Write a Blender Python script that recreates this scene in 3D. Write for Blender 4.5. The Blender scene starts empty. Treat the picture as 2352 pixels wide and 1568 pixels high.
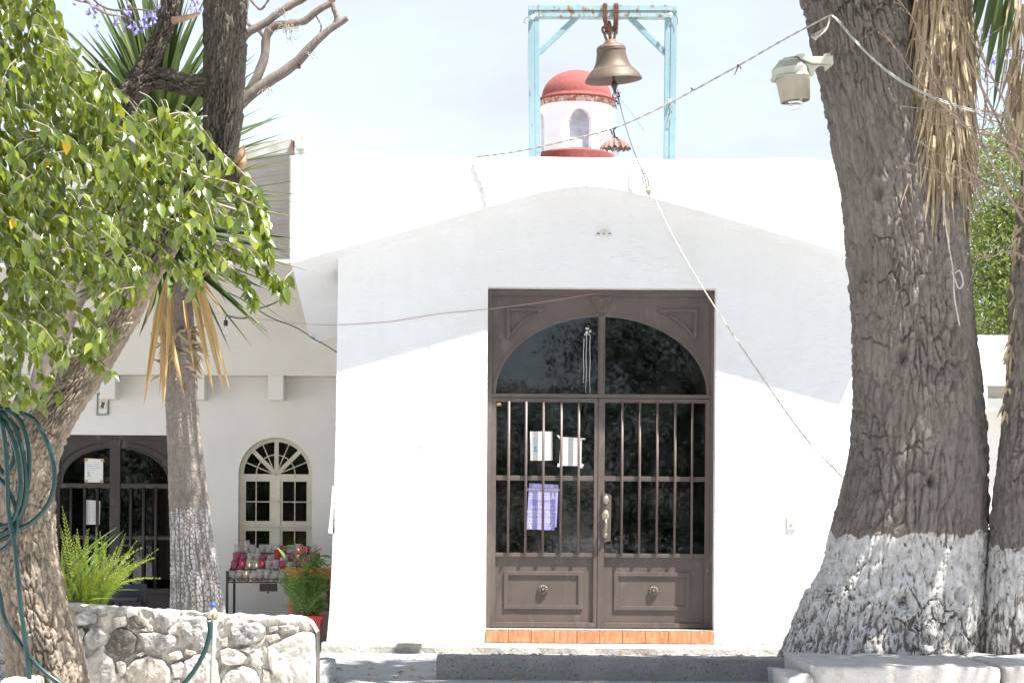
import bpy, bmesh, math, random
import numpy as np
from mathutils import Matrix, Vector
R = math.radians
random.seed(11)
rng = np.random.default_rng(11)
SC = bpy.context.scene
COL = SC.collection

# ------------------------------------------------------------------ camera
FPX, PX, PY, ROLL = 4900.0, 1176.0, 1200.0, R(0.4)     # photo measured at 2352 x 1568
cam_d = bpy.data.cameras.new('camera')
cam = bpy.data.objects.new('camera', cam_d); COL.objects.link(cam)
cam_d.sensor_width = 36.0
cam_d.lens = 36.0 * FPX / 2352.0
cam_d.shift_y = (PY - 784.0) / 2352.0
cam_d.clip_start = 0.1
cam_d.clip_end = 2000.0
CAMR = Matrix.Rotation(R(90), 4, 'X') @ Matrix.Rotation(ROLL, 4, 'Z')
cam.matrix_world = CAMR
SC.camera = cam
# ------------------------------------------------------------------ light
SUN = Vector((0.62, -0.345, 1.5)).normalized()          # towards the sun
sun_d = bpy.data.lights.new('sun', 'SUN')
sun_d.energy = 2.75
sun_d.angle = R(0.53)
sun_d.color = (1.0, 0.97, 0.925)
sun = bpy.data.objects.new('sun', sun_d); COL.objects.link(sun)
sun.location = (10, -10, 30)
sun.rotation_euler = SUN.to_track_quat('Z', 'Y').to_euler()
W = bpy.data.worlds.new('World'); SC.world = W
W.use_nodes = True
wn = W.node_tree.nodes; wl = W.node_tree.links
wn.clear()
wo = wn.new('ShaderNodeOutputWorld'); wb = wn.new('ShaderNodeBackground')
sky = wn.new('ShaderNodeTexSky'); sky.sky_type = 'NISHITA'; sky.sun_disc = False
sky.sun_elevation = math.asin(SUN.z); sky.sun_rotation = math.atan2(SUN.x, SUN.y)
sky.altitude = 1800; sky.dust_density = 2.0; sky.air_density = 1.0
tc = wn.new('ShaderNodeTexCoord'); mp = wn.new('ShaderNodeMapping')
mp.inputs['Scale'].default_value = (1.0, 1.0, 2.6)
nz = wn.new('ShaderNodeTexNoise'); nz.inputs['Scale'].default_value = 4.2
nz.inputs['Detail'].default_value = 5; nz.inputs['Roughness'].default_value = 0.52
rp = wn.new('ShaderNodeMapRange')
rp.inputs['From Min'].default_value = 0.33; rp.inputs['From Max'].default_value = 0.66
rp.inputs['To Min'].default_value = 0.58; rp.inputs['To Max'].default_value = 1.0
mx = wn.new('ShaderNodeMix'); mx.data_type = 'RGBA'
CLOUD = 1.58
mx.inputs[7].default_value = (CLOUD * 0.955, CLOUD * 0.99, CLOUD * 1.06, 1)
wl.new(tc.outputs['Generated'], mp.inputs['Vector']); wl.new(mp.outputs['Vector'], nz.inputs['Vector'])
wl.new(nz.outputs['Fac'], rp.inputs['Value']); wl.new(rp.outputs['Result'], mx.inputs[0])
wl.new(sky.outputs['Color'], mx.inputs[6]); wl.new(mx.outputs[2], wb.inputs['Color'])
wb.inputs['Strength'].default_value = 0.10
wl.new(wb.outputs['Background'], wo.inputs['Surface'])
SC.view_settings.view_transform = 'Standard'
SC.view_settings.look = 'None'
SC.view_settings.exposure = 2.47
SC.view_settings.gamma = 1.0
SC.view_settings.use_curve_mapping = False
SC.render.resolution_x = 1024; SC.render.resolution_y = 682
try:
    SC.cycles.max_bounces = 8; SC.cycles.transparent_max_bounces = 12
except Exception:
    pass

# ------------------------------------------------------------------ helpers
def at(px, py, Y):
    """point at depth Y on the line of sight through photo pixel (2352-wide picture)"""
    d = CAMR.to_3x3() @ Vector(((px - PX) / FPX, -(py - PY) / FPX, -1.0))
    return d * (Y / d.y)
def pxm(n, Y): return n * Y / FPX          # pixels -> metres at depth Y

OFF = {}
def link(o, parent=None):
    COL.objects.link(o)
    if parent is not None:
        o.parent = parent
    return o
def tag(o, label=None, cat=None, group=None, kind=None):
    if label: o['label'] = label
    if cat: o['category'] = cat
    if group: o['group'] = group
    if kind: o['kind'] = kind
    return o
def thing(name, label, cat, loc=(0, 0, 0), group=None):
    o = bpy.data.objects.new(name, None); o.empty_display_size = 0.1
    o.location = loc; link(o)
    OFF[o.name] = Vector(loc)
    return tag(o, label, cat, group)

class MB:
    """collects geometry in world coordinates, builds ONE mesh object"""
    def __init__(s): s.v = []; s.f = []
    def add(s, verts, faces):
        b = len(s.v); s.v += [tuple(p) for p in verts]
        s.f += [tuple(i + b for i in f) for f in faces]; return s
    def box(s, x0, x1, y0, y1, z0, z1):
        v = [(x, y, z) for z in (z0, z1) for y in (y0, y1) for x in (x0, x1)]
        return s.add(v, [(0, 2, 3, 1), (4, 5, 7, 6), (0, 1, 5, 4), (2, 6, 7, 3), (0, 4, 6, 2), (1, 3, 7, 5)])
    def prism(s, poly, y0, y1):
        """polygon of (x, z) extruded from y0 (front) to y1"""
        n = len(poly)
        v = [(x, y0, z) for x, z in poly] + [(x, y1, z) for x, z in poly]
        area = sum(poly[i][0] * poly[(i + 1) % n][1] - poly[(i + 1) % n][0] * poly[i][1] for i in range(n))
        fr = tuple(range(n)); bk = tuple(range(2 * n - 1, n - 1, -1))
        side = [(i, i + n, (i + 1) % n + n, (i + 1) % n) for i in range(n)]
        if area < 0:
            fr = fr[::-1]; bk = bk[::-1]; side = [q[::-1] for q in side]
        return s.add(v, [fr, bk] + side)
    def ringframe(s, outer, inner, y0, y1):
        """frame between two matching polygons (x, z)"""
        n = len(outer)
        v = [(x, y0, z) for x, z in outer] + [(x, y0, z) for x, z in inner] + [(x, y1, z) for x, z in outer] + [(x, y1, z) for x, z in inner]
        f = []
        for i in range(n):
            j = (i + 1) % n
            f += [(i, j, n + j, n + i), (2 * n + j, 2 * n + i, 3 * n + i, 3 * n + j),
                  (j, i, 2 * n + i, 2 * n + j), (n + i, n + j, 3 * n + j, 3 * n + i)]
        return s.add(v, f)
    def tube(s, pts, rad, n=8, cap=True):
        pts = [Vector(p) for p in pts]
        if not hasattr(rad, '__len__'): rad = [rad] * len(pts)
        base = len(s.v); up = None
        for i, p in enumerate(pts):
            t = (pts[min(i + 1, len(pts) - 1)] - pts[max(i - 1, 0)])
            if t.length < 1e-9: t = Vector((0, 0, 1))
            t.normalize()
            if up is None:
                up = t.orthogonal().normalized()
            else:
                up = (up - t * up.dot(t))
                up = up.normalized() if up.length > 1e-6 else t.orthogonal().normalized()
            b = t.cross(up)
            for k in range(n):
                a = 2 * math.pi * k / n
                s.v.append(tuple(p + (up * math.cos(a) + b * math.sin(a)) * rad[i]))
        for i in range(len(pts) - 1):
            for k in range(n):
                a0 = base + i * n + k; a1 = base + i * n + (k + 1) % n
                s.f.append((a0, a1, a1 + n, a0 + n))
        if cap:
            s.f.append(tuple(base + k for k in range(n))[::-1])
            s.f.append(tuple(base + (len(pts) - 1) * n + k for k in range(n)))
        return s
    def lathe(s, prof, c, n=24, mat=None):
        """profile of (r, z) turned about the vertical through c"""
        base = len(s.v); m = len(prof); c = Vector(c)
        for r, z in prof:
            for k in range(n):
                a = 2 * math.pi * k / n
                q = Vector((r * math.cos(a), r * math.sin(a), z))
                if mat is not None: q = mat @ q
                s.v.append(tuple(c + q))
        for i in range(m - 1):
            for k in range(n):
                a0 = base + i * n + k; a1 = base + i * n + (k + 1) % n
                s.f.append((a0, a1, a1 + n, a0 + n))
        return s
    def obj(s, name, mat, parent=None, smooth=False, bevel=0, kind=None, label=None, cat=None, group=None, root=None):
        off = Vector((0, 0, 0)); p = parent
        while p is not None:
            if p.name in OFF: off = OFF[p.name]
            p = p.parent
        v = np.array(s.v, dtype=np.float64) - np.array(off)
        me = bpy.data.meshes.new(name)
        me.from_pydata(v.tolist(), [], s.f)
        if bevel:
            bm = bmesh.new(); bm.from_mesh(me)
            bmesh.ops.remove_doubles(bm, verts=bm.verts, dist=1e-6)
            ed = [e for e in bm.edges if len(e.link_faces) == 2 and e.calc_face_angle(0) > 0.5]
            bmesh.ops.bevel(bm, geom=ed, offset=bevel, segments=2, profile=0.6, affect='EDGES', clamp_overlap=True)
            bm.to_mesh(me); bm.free()
        me.materials.append(mat)
        if smooth:
            me.polygons.foreach_set('use_smooth', [True] * len(me.polygons))
        me.update()
        o = bpy.data.objects.new(name, me); link(o, parent)
        return tag(o, label, cat, group, kind)

def whole(name, mb, mat, label, cat, loc=None, group=None, **kw):
    """a thing that is a single mesh, origin at loc"""
    if loc is None:
        a = np.array(mb.v); loc = (a[:, 0].mean(), a[:, 1].mean(), a[:, 2].min())
    loc = Vector(loc)
    mb.v = [tuple(Vector(p) - loc) for p in mb.v]
    o = mb.obj(name, mat, None, **kw)
    o.location = loc; OFF[o.name] = loc
    return tag(o, label, cat, group)

def catmull(P, n):
    P = np.asarray(P, float); m = len(P)
    Q = np.vstack([2 * P[0] - P[1], P, 2 * P[-1] - P[-2]])
    t = np.linspace(0, m - 1 - 1e-9, n); i = t.astype(int); u = (t - i)[:, None]
    p0, p1, p2, p3 = Q[i], Q[i + 1], Q[i + 2], Q[i + 3]
    return 0.5 * (2 * p1 + (p2 - p0) * u + (2 * p0 - 5 * p1 + 4 * p2 - p3) * u ** 2 + (3 * p1 - p0 - 3 * p2 + p3) * u ** 3)

# ---- array noise
def h2(i, j, s):
    x = (i.astype(np.int64) * 374761393 + j.astype(np.int64) * 668265263 + s * 982451653) & 0xffffffff
    x = ((x ^ (x >> 13)) * 1274126177) & 0xffffffff
    x = ((x ^ (x >> 16)) * 2246822519) & 0xffffffff
    return ((x ^ (x >> 15)) & 0xffffff) / float(0xffffff)
def vnoise(x, y, seed=0, per=None):
    i = np.floor(x); j = np.floor(y); fx = x - i; fy = y - j
    i = i.astype(np.int64); j = j.astype(np.int64)
    fx = fx * fx * (3 - 2 * fx); fy = fy * fy * (3 - 2 * fy)
    w = (lambda a: a % per) if per else (lambda a: a)
    a = h2(w(i), j, seed); b = h2(w(i + 1), j, seed); c = h2(w(i), j + 1, seed); d = h2(w(i + 1), j + 1, seed)
    return (a * (1 - fx) + b * fx) * (1 - fy) + (c * (1 - fx) + d * fx) * fy
def fbm(x, y, seed=0, octv=4, per=None):
    r = 0; a = 0.5
    for k in range(octv):
        r = r + a * vnoise(x * 2 ** k, y * 2 ** k, seed + k * 17, per * 2 ** k if per else None); a *= 0.5
    return r
def worley(x, y, seed=0, per=None, jit=0.95):
    i = np.floor(x).astype(np.int64); j = np.floor(y).astype(np.int64)
    f1 = np.full(x.shape, 9.0); f2 = np.full(x.shape, 9.0); cid = np.zeros(x.shape)
    for di in (-1, 0, 1):
        for dj in (-1, 0, 1):
            ci = i + di; cj = j + dj; w = ci % per if per else ci
            qx = ci + 0.5 + (h2(w, cj, seed) - 0.5) * jit; qy = cj + 0.5 + (h2(w, cj, seed + 5) - 0.5) * jit
            d = np.hypot(x - qx, y - qy); hid = h2(w, cj, seed + 9)
            nw = d < f1
            f2 = np.where(nw, f1, np.minimum(f2, d)); cid = np.where(nw, hid, cid); f1 = np.where(nw, d, f1)
    return f1, f2, cid
def sstep(a, b, x):
    t = np.clip((x - a) / (b - a), 0, 1); return t * t * (3 - 2 * t)

# ------------------------------------------------------------------ materials
class NT:
    def __init__(s, name):
        s.m = bpy.data.materials.new(name); s.m.use_nodes = True
        s.t = s.m.node_tree; s.n = s.t.nodes; s.n.clear()
        s.out = s.n.new('ShaderNodeOutputMaterial'); s.tc = None
    def N(s, typ, **kw):
        n = s.n.new('ShaderNode' + typ)
        for k, v in kw.items():
            if k in n.inputs: n.inputs[k].default_value = v
            else: setattr(n, k, v)
        return n
    def L(s, a, b): s.t.links.new(a, b)
    def co(s, scale=(1, 1, 1), loc=(0, 0, 0), rot=(0, 0, 0)):
        if s.tc is None: s.tc = s.n.new('ShaderNodeTexCoord')
        m = s.n.new('ShaderNodeMapping'); m.inputs['Scale'].default_value = scale
        m.inputs['Location'].default_value = loc; m.inputs['Rotation'].default_value = rot
        s.L(s.tc.outputs['Object'], m.inputs['Vector']); return m.outputs['Vector']
    def noise(s, scale, detail=4, rough=0.55, stretch=(1, 1, 1), dist=0.0, loc=(0, 0, 0)):
        n = s.N('TexNoise', Scale=scale, Detail=detail, Roughness=rough, Distortion=dist)
        s.L(s.co(stretch, loc), n.inputs['Vector']); return n.outputs['Fac']
    def voro(s, scale, stretch=(1, 1, 1), feature='F1', out='Distance'):
        n = s.n.new('ShaderNodeTexVoronoi'); n.feature = feature; n.inputs['Scale'].default_value = scale
        s.L(s.co(stretch), n.inputs['Vector']); return n.outputs[out]
    def ramp(s, fac, a, b, lo=0.0, hi=1.0):
        n = s.N('MapRange'); n.inputs['From Min'].default_value = a; n.inputs['From Max'].default_value = b
        n.inputs['To Min'].default_value = lo; n.inputs['To Max'].default_value = hi
        s.L(fac, n.inputs['Value']); return n.outputs['Result']
    def mix(s, fac, a, b):
        n = s.n.new('ShaderNodeMix'); n.data_type = 'RGBA'
        for sock, val in ((n.inputs[0], fac), (n.inputs[6], a), (n.inputs[7], b)):
            if hasattr(val, 'is_output'): s.L(val, sock)
            elif isinstance(val, (int, float)): sock.default_value = val
            else: sock.default_value = (*val, 1) if len(val) == 3 else val
        return n.outputs[2]
    def math(s, op, a, b=0.0):
        n = s.n.new('ShaderNodeMath'); n.operation = op
        for sock, val in ((n.inputs[0], a), (n.inputs[1], b)):
            if hasattr(val, 'is_output'): s.L(val, sock)
            else: sock.default_value = val
        return n.outputs[0]
    def attr(s, name):
        n = s.n.new('ShaderNodeAttribute'); n.attribute_name = name; return n.outputs['Fac']
    def bump(s, h, strength=0.4, dist=0.01, prev=None):
        n = s.N('Bump', Strength=strength, Distance=dist); s.L(h, n.inputs['Height'])
        if prev is not None: s.L(prev, n.inputs['Normal'])
        return n.outputs['Normal']
    def bsdf(s, color, rough=0.6, metal=0.0, spec=0.5, normal=None, **kw):
        b = s.n.new('ShaderNodeBsdfPrincipled')
        for sock, val in ((b.inputs['Base Color'], color), (b.inputs['Roughness'], rough), (b.inputs['Metallic'], metal)):
            if hasattr(val, 'is_output'): s.L(val, sock)
            elif isinstance(val, (int, float)): sock.default_value = val
            else: sock.default_value = (*val, 1)
        b.inputs['Specular IOR Level'].default_value = spec
        for k, v in kw.items(): b.inputs[k].default_value = v
        if normal is not None: s.L(normal, b.inputs['Normal'])
        return b.outputs['BSDF']
    def done(s, sh): s.L(sh, s.out.inputs['Surface']); return s.m

def simple(name, c, rough=0.5, metal=0.0, c2=None, scale=8.0, lo=0.4, hi=0.65, bump=0.0, bscale=60.0, bdist=0.003, spec=0.5, stretch=(1, 1, 1)):
    t = NT(name); col = c
    if c2 is not None:
        col = t.mix(t.ramp(t.noise(scale, 5, 0.6, stretch), lo, hi), c, c2)
    nrm = t.bump(t.noise(bscale, 4, 0.6, stretch), bump, bdist) if bump else None
    return t.done(t.bsdf(col, rough, metal, spec, nrm))

def stucco(name, c, c2, b=0.6, worn=False):
    t = NT(name)
    big = t.ramp(t.noise(1.3, 5, 0.6), 0.42, 0.75)
    col = t.mix(big, c, c2)
    spots = t.ramp(t.noise(55, 2, 0.5), 0.735, 0.78, 0, 0.35)
    col = t.mix(spots, col, (0.35, 0.30, 0.25))
    if worn:
        streak = t.ramp(t.noise(5, 5, 0.65, (1.6, 1, 0.09)), 0.52, 0.75, 0, 0.06)
        col = t.mix(streak, col, (0.52, 0.50, 0.47))
        sp = t.N('SeparateXYZ'); t.L(t.co(), sp.inputs[0])
        low = t.math('MULTIPLY', t.ramp(sp.outputs['Z'], 0.55, 0.05), t.ramp(t.noise(7, 6, 0.7), 0.38, 0.66))
        col = t.mix(t.math('MULTIPLY', low, 0.55), col, (0.46, 0.41, 0.35))
        col = t.mix(t.ramp(t.noise(0.9, 4, 0.6, loc=(5, 2, 1)), 0.55, 0.62, 0, 0.10), col, (0.70, 0.69, 0.66))
    h = t.math('ADD', t.noise(26, 6, 0.62, (1, 1, 1.5)), t.math('MULTIPLY', t.ramp(t.noise(7.0, 3, 0.5, (1, 1, 2.2)), 0.5, 0.62), 0.35))
    n = t.bump(h, b, 0.012)
    n = t.bump(t.noise(2.2, 2, 0.5), 0.25, 0.05, n)
    return t.done(t.bsdf(col, 0.9, 0, 0.2, n))
M_WHITE = stucco('stucco_white', (0.85, 0.85, 0.855), (0.80, 0.795, 0.785), 0.65, True)
M_WHITE_SMOOTH = stucco('stucco_smooth', (0.80, 0.80, 0.80), (0.78, 0.775, 0.77), 0.28)
M_CREAM = stucco('stucco_cream', (0.70, 0.665, 0.61), (0.64, 0.60, 0.55), 0.25)
M_CREAM2 = stucco('stucco_cream_upper', (0.66, 0.615, 0.55), (0.59, 0.545, 0.49), 0.25)

def brown_paint(name, c, c2, rough=0.42):
    t = NT(name)
    col = t.mix(t.ramp(t.noise(3.0, 5, 0.65), 0.4, 0.7), c, c2)
    col = t.mix(t.ramp(t.noise(9, 5, 0.7, (1, 1, 0.35)), 0.56, 0.78, 0, 0.45), col, (0.27, 0.235, 0.205))
    col = t.mix(t.ramp(t.noise(14, 6, 0.75, (1, 1, 1), loc=(2, 5, 1)), 0.665, 0.70, 0, 0.8), col, (0.20, 0.09, 0.05))
    col = t.mix(t.ramp(t.noise(60, 2, 0.5), 0.745, 0.79, 0, 0.8), col, (0.6, 0.57, 0.52))
    n = t.bump(t.noise(120, 3, 0.5), 0.15, 0.002)
    return t.done(t.bsdf(col, rough, 0.1, 0.45, n))
M_BROWN = brown_paint('brown_metal_paint', (0.136, 0.105, 0.092), (0.104, 0.081, 0.072))
M_DARKBROWN = brown_paint('dark_brown_metal', (0.045, 0.033, 0.030), (0.034, 0.026, 0.024), 0.4)

def glass(name, tint=0.3, speck=0.0, ior=1.5):
    t = NT(name)
    tr = t.N('BsdfTransparent'); tr.inputs['Color'].default_value = (tint * 0.97, tint, tint * 1.0, 1)
    gl = t.N('BsdfGlossy', Roughness=0.02); gl.inputs['Color'].default_value = (1, 1, 1, 1)
    fr = t.N('Fresnel', IOR=ior)
    m = t.N('MixShader'); t.L(fr.outputs[0], m.inputs[0]); t.L(tr.outputs[0], m.inputs[1]); t.L(gl.outputs[0], m.inputs[2])
    n = t.bump(t.noise(1.1, 2, 0.5), 0.05, 0.02); t.L(n, gl.inputs['Normal'])
    res = m.outputs[0]
    if speck:
        d = t.N('BsdfDiffuse'); d.inputs['Color'].default_value = (0.62, 0.62, 0.6, 1)
        s1 = t.ramp(t.noise(85, 2, 0.5), 0.755, 0.80, 0, 0.75)
        s2 = t.ramp(t.noise(3.5, 5, 0.7), 0.45, 0.85, 0.0, speck)
        m2 = t.N('MixShader'); t.L(t.math('MAXIMUM', s1, s2), m2.inputs[0]); t.L(res, m2.inputs[1]); t.L(d.outputs[0], m2.inputs[2]); res = m2.outputs[0]
    return t.done(res)
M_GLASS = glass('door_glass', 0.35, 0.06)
M_GLASS2 = glass('wing_glass', 0.3, 0.02)
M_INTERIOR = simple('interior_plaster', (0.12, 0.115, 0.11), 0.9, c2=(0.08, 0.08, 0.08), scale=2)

def bark(name, c1, c2, c3, wash=False, fine=70.0):
    t = NT(name)
    col = t.mix(t.ramp(t.noise(5, 6, 0.65, (1, 1, 0.35)), 0.36, 0.66), c1, c2)
    col = t.mix(t.ramp(t.noise(26, 5, 0.7, (1, 1, 0.3)), 0.5, 0.75, 0, 0.75), col, c3)
    col = t.mix(t.ramp(t.attr('tone'), 0, 1, 0.0, 0.5), col, c3)
    rough = 0.85
    if wash:
        w = t.attr('wash')
        br = t.noise(34, 6, 0.66, (1, 1, 0.22))
        k = t.ramp(t.math('ADD', w, t.math('MULTIPLY', t.math('SUBTRACT', br, 0.5), 1.5)), 0.42, 0.56, 0, 0.93)
        col = t.mix(k, col, t.mix(t.ramp(t.noise(12, 4), 0.4, 0.7), (0.64, 0.63, 0.61), (0.44, 0.42, 0.395)))
    n = t.bump(t.noise(fine, 5, 0.7, (1, 1, 0.28)), 0.75, 0.012)
    return t.done(t.bsdf(col, rough, 0, 0.25, n))
M_BARK_BIG = bark('bark_giant', (0.178, 0.152, 0.132), (0.112, 0.095, 0.083), (0.245, 0.218, 0.195), True)
M_BARK_FICUS = bark('bark_ficus', (0.27, 0.215, 0.16), (0.15, 0.117, 0.088), (0.36, 0.31, 0.25))
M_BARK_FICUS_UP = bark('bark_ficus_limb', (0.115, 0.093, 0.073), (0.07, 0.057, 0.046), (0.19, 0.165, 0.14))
M_BARK_YUCCA = bark('bark_yucca', (0.24, 0.20, 0.172), (0.165, 0.132, 0.112), (0.36, 0.33, 0.305), True, 55)
M_BARK_GREY = bark('bark_branch', (0.21, 0.165, 0.14), (0.13, 0.105, 0.09), (0.28, 0.25, 0.23))
M_TWIG = simple('twig', (0.30, 0.22, 0.17), 0.8, c2=(0.2, 0.14, 0.11), scale=20)
M_TWIG_GREY = simple('twig_pale', (0.38, 0.33, 0.26), 0.8, c2=(0.25, 0.2, 0.15), scale=20)
M_SPLINTER = simple('split_wood', (0.50, 0.33, 0.20), 0.85, c2=(0.32, 0.21, 0.13), scale=14, stretch=(1, 1, .2), bump=.4)

def leafmat(name, a, b, c, rough=0.28, trans=0.35, tcol=(0.25, 0.42, 0.03), stripe=False, spec=0.5):
    t = NT(name)
    r = t.attr('rnd')
    col = t.mix(t.ramp(r, 0.0, 0.6), a, b); col = t.mix(t.ramp(r, 0.72, 1.0), col, c)
    if stripe:
        col = t.mix(t.ramp(t.noise(45, 3, 0.6), 0.45, 0.7, 0, 0.4), col, c)
    s = t.bsdf(col, rough, 0, spec)
    d = t.N('BsdfTranslucent'); d.inputs['Color'].default_value = (*tcol, 1)
    m = t.N('MixShader'); m.inputs[0].default_value = trans; t.L(s, m.inputs[1]); t.L(d.outputs[0], m.inputs[2])
    return t.done(m.outputs[0])
M_LEAF = leafmat('ficus_leaf', (0.026, 0.050, 0.009), (0.085, 0.128, 0.013), (0.20, 0.238, 0.026), 0.22, 0.29, (0.42, 0.48, 0.02), spec=0.8)
M_LEAF_YELLOW = leafmat('ficus_leaf_yellow', (0.6, 0.36, 0.02), (0.6, 0.36, 0.02), (0.65, 0.42, 0.04), 0.35, 0.3, (0.6, 0.4, 0.03))
M_BLADE = leafmat('yucca_blade', (0.04, 0.062, 0.022), (0.06, 0.09, 0.028), (0.12, 0.155, 0.042), 0.55, 0.10, (0.18, 0.27, 0.04), spec=0.3)
M_DRY = leafmat('dry_blade', (0.38, 0.25, 0.09), (0.45, 0.31, 0.13), (0.33, 0.20, 0.07), 0.6, 0.12, (0.5, 0.35, 0.12), True)
M_STRAW = leafmat('straw_blade', (0.37, 0.29, 0.18), (0.46, 0.37, 0.24), (0.25, 0.185, 0.12), 0.7, 0.12, (0.5, 0.4, 0.22), True)
M_FERN = leafmat('fern_leaf', (0.17, 0.24, 0.025), (0.26, 0.33, 0.04), (0.34, 0.38, 0.07), 0.45, 0.35, (0.42, 0.52, 0.05))
M_FERN_DK = leafmat('fern_leaf_dark', (0.075, 0.15, 0.03), (0.125, 0.215, 0.042), (0.21, 0.29, 0.07), 0.45, 0.3, (0.2, 0.36, 0.06))
M_STRAP = leafmat('strap_leaf', (0.09, 0.17, 0.035), (0.12, 0.21, 0.045), (0.16, 0.26, 0.06), 0.35, 0.2, (0.2, 0.35, 0.05))
M_FEATHER = leafmat('feathery_leaf', (0.09, 0.135, 0.028), (0.14, 0.19, 0.04), (0.21, 0.25, 0.07), 0.6, 0.3, (0.30, 0.38, 0.07))
M_DARKLEAF = leafmat('dark_leaf', (0.03, 0.055, 0.015), (0.04, 0.07, 0.018), (0.055, 0.09, 0.025), 0.5, 0.12, (0.10, 0.2, 0.03))
M_LILAC = leafmat('lilac_petal', (0.30, 0.25, 0.55), (0.36, 0.31, 0.60), (0.44, 0.40, 0.64), 0.6, 0.35, (0.4, 0.33, 0.75))
M_PINK = leafmat('pink_petal', (0.75, 0.12, 0.18), (0.8, 0.18, 0.22), (0.85, 0.3, 0.32), 0.5, 0.25, (0.8, 0.2, 0.25))

def rusty_paint(name, c, c2, amt=0.62):
    t = NT(name)
    col = t.mix(t.ramp(t.noise(9, 4, 0.6), 0.35, 0.7), c, c2)
    r = t.ramp(t.noise(16, 6, 0.72, (1, 1, 0.6)), amt, amt + 0.06)
    col = t.mix(r, col, t.mix(t.noise(60, 3), (0.16, 0.07, 0.035), (0.33, 0.19, 0.10)))
    n = t.bump(t.noise(70, 4, 0.6), 0.5, 0.003)
    return t.done(t.bsdf(col, 0.6, 0, 0.4, n))
M_BLUE = rusty_paint('blue_flaking_paint', (0.22, 0.345, 0.39), (0.26, 0.385, 0.425))
M_BLUE_TOP = rusty_paint('blue_rusty_paint', (0.26, 0.39, 0.42), (0.31, 0.43, 0.44), 0.535)
M_RUST = simple('rust', (0.16, 0.075, 0.05), 0.85, 0.2, (0.26, 0.14, 0.10), 25, bump=0.5)
M_RUSTSHADE = simple('rusty_tin', (0.26, 0.165, 0.14), 0.85, 0.0, (0.17, 0.10, 0.085), 30, bump=0.3)
def bronze():
    t = NT('bell_bronze')
    col = t.mix(t.ramp(t.noise(10, 5, 0.6, (1, 1, 0.5)), 0.35, 0.7), (0.13, 0.098, 0.066), (0.088, 0.068, 0.05))
    geo = t.n.new('ShaderNodeTexCoord')
    sp = t.N('SeparateXYZ'); t.L(geo.outputs['Object'], sp.inputs[0])
    k = t.math('MULTIPLY', t.ramp(sp.outputs['Z'], 0.28, 0.42), t.ramp(t.noise(22, 4), 0.35, 0.6))
    col = t.mix(k, col, (0.24, 0.09, 0.04))
    n = t.bump(t.noise(80, 4, 0.6), 0.25, 0.002)
    return t.done(t.bsdf(col, 0.58, 0.3, 0.45, n))
M_BRONZE = bronze()
M_IRON = simple('dark_iron', (0.05, 0.042, 0.038), 0.7, 0.3, (0.10, 0.06, 0.045), 30, bump=0.3)
M_BLACKIRON = simple('black_iron', (0.022, 0.02, 0.02), 0.6, 0.3, (0.06, 0.04, 0.03), 30, bump=0.3)
M_RED = simple('red_dome_paint', (0.265, 0.068, 0.058), 0.9, 0, (0.19, 0.052, 0.047), 4, bump=0.5, bscale=30, bdist=0.01)
M_BRICK = simple('worn_brick', (0.34, 0.13, 0.07), 0.9, 0, (0.60, 0.52, 0.47), 24, 0.45, 0.6, bump=0.4)
M_LAMPGREY = simple('lamp_paint', (0.44, 0.445, 0.375), 0.55, 0, (0.37, 0.37, 0.31), 9, bump=0.1)
M_LENS = simple('lamp_dirty_lens', (0.34, 0.30, 0.235), 0.5, 0, (0.27, 0.235, 0.18), 6, bump=0.2, bscale=160)
M_BULBW = simple('bulb_white', (0.75, 0.75, 0.73), 0.35)
M_CORD = simple('pale_cord', (0.50, 0.47, 0.41), 0.8, 0, (0.32, 0.30, 0.26), 40)
M_ROPE = simple('yellow_rope', (0.56, 0.53, 0.41), 0.8, 0, (0.46, 0.43, 0.33), 40)
M_PINKCORD = simple('pink_cord', (0.42, 0.27, 0.26), 0.7)
M_WHITECABLE = simple('white_cable', (0.36, 0.36, 0.34), 0.5)
M_BLACK = simple('black_plastic', (0.015, 0.015, 0.017), 0.45)
M_GREENCABLE = simple('green_cable', (0.02, 0.06, 0.045), 0.5)
M_IVORY = simple('ivory_plastic', (0.72, 0.68, 0.52), 0.4)
M_PORCELAIN = simple('porcelain', (0.68, 0.66, 0.62), 0.3)
M_BRASS = simple('aged_brass', (0.44, 0.40, 0.29), 0.38, 0.8, (0.33, 0.30, 0.22), 30)
M_PAPER = simple('paper_white', (0.78, 0.77, 0.74), 0.8, 0, (0.70, 0.69, 0.65), 8)
M_PAPER_SH = simple('paper_cream', (0.72, 0.68, 0.62), 0.8)
M_TAPE = simple('clear_tape', (0.62, 0.58, 0.60), 0.35)
M_TAPE_BR = simple('brown_tape', (0.42, 0.24, 0.11), 0.4)
M_PURPLE = simple('poster_purple', (0.33, 0.30, 0.66), 0.6, 0, (0.42, 0.37, 0.74), 7, stretch=(1, 1, .3))
M_PRINTW = simple('print_white', (0.86, 0.84, 0.88), 0.6)
M_PRINTB = simple('print_blue', (0.15, 0.42, 0.55), 0.6)
M_PRINTG = simple('print_grey', (0.45, 0.45, 0.5), 0.6)
M_PRINTK = simple('print_dark', (0.08, 0.08, 0.09), 0.6)
M_PRINTY = simple('print_ochre', (0.55, 0.38, 0.12), 0.6)
M_GREYFRAME = simple('sign_frame_grey', (0.16, 0.18, 0.19), 0.5)
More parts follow.
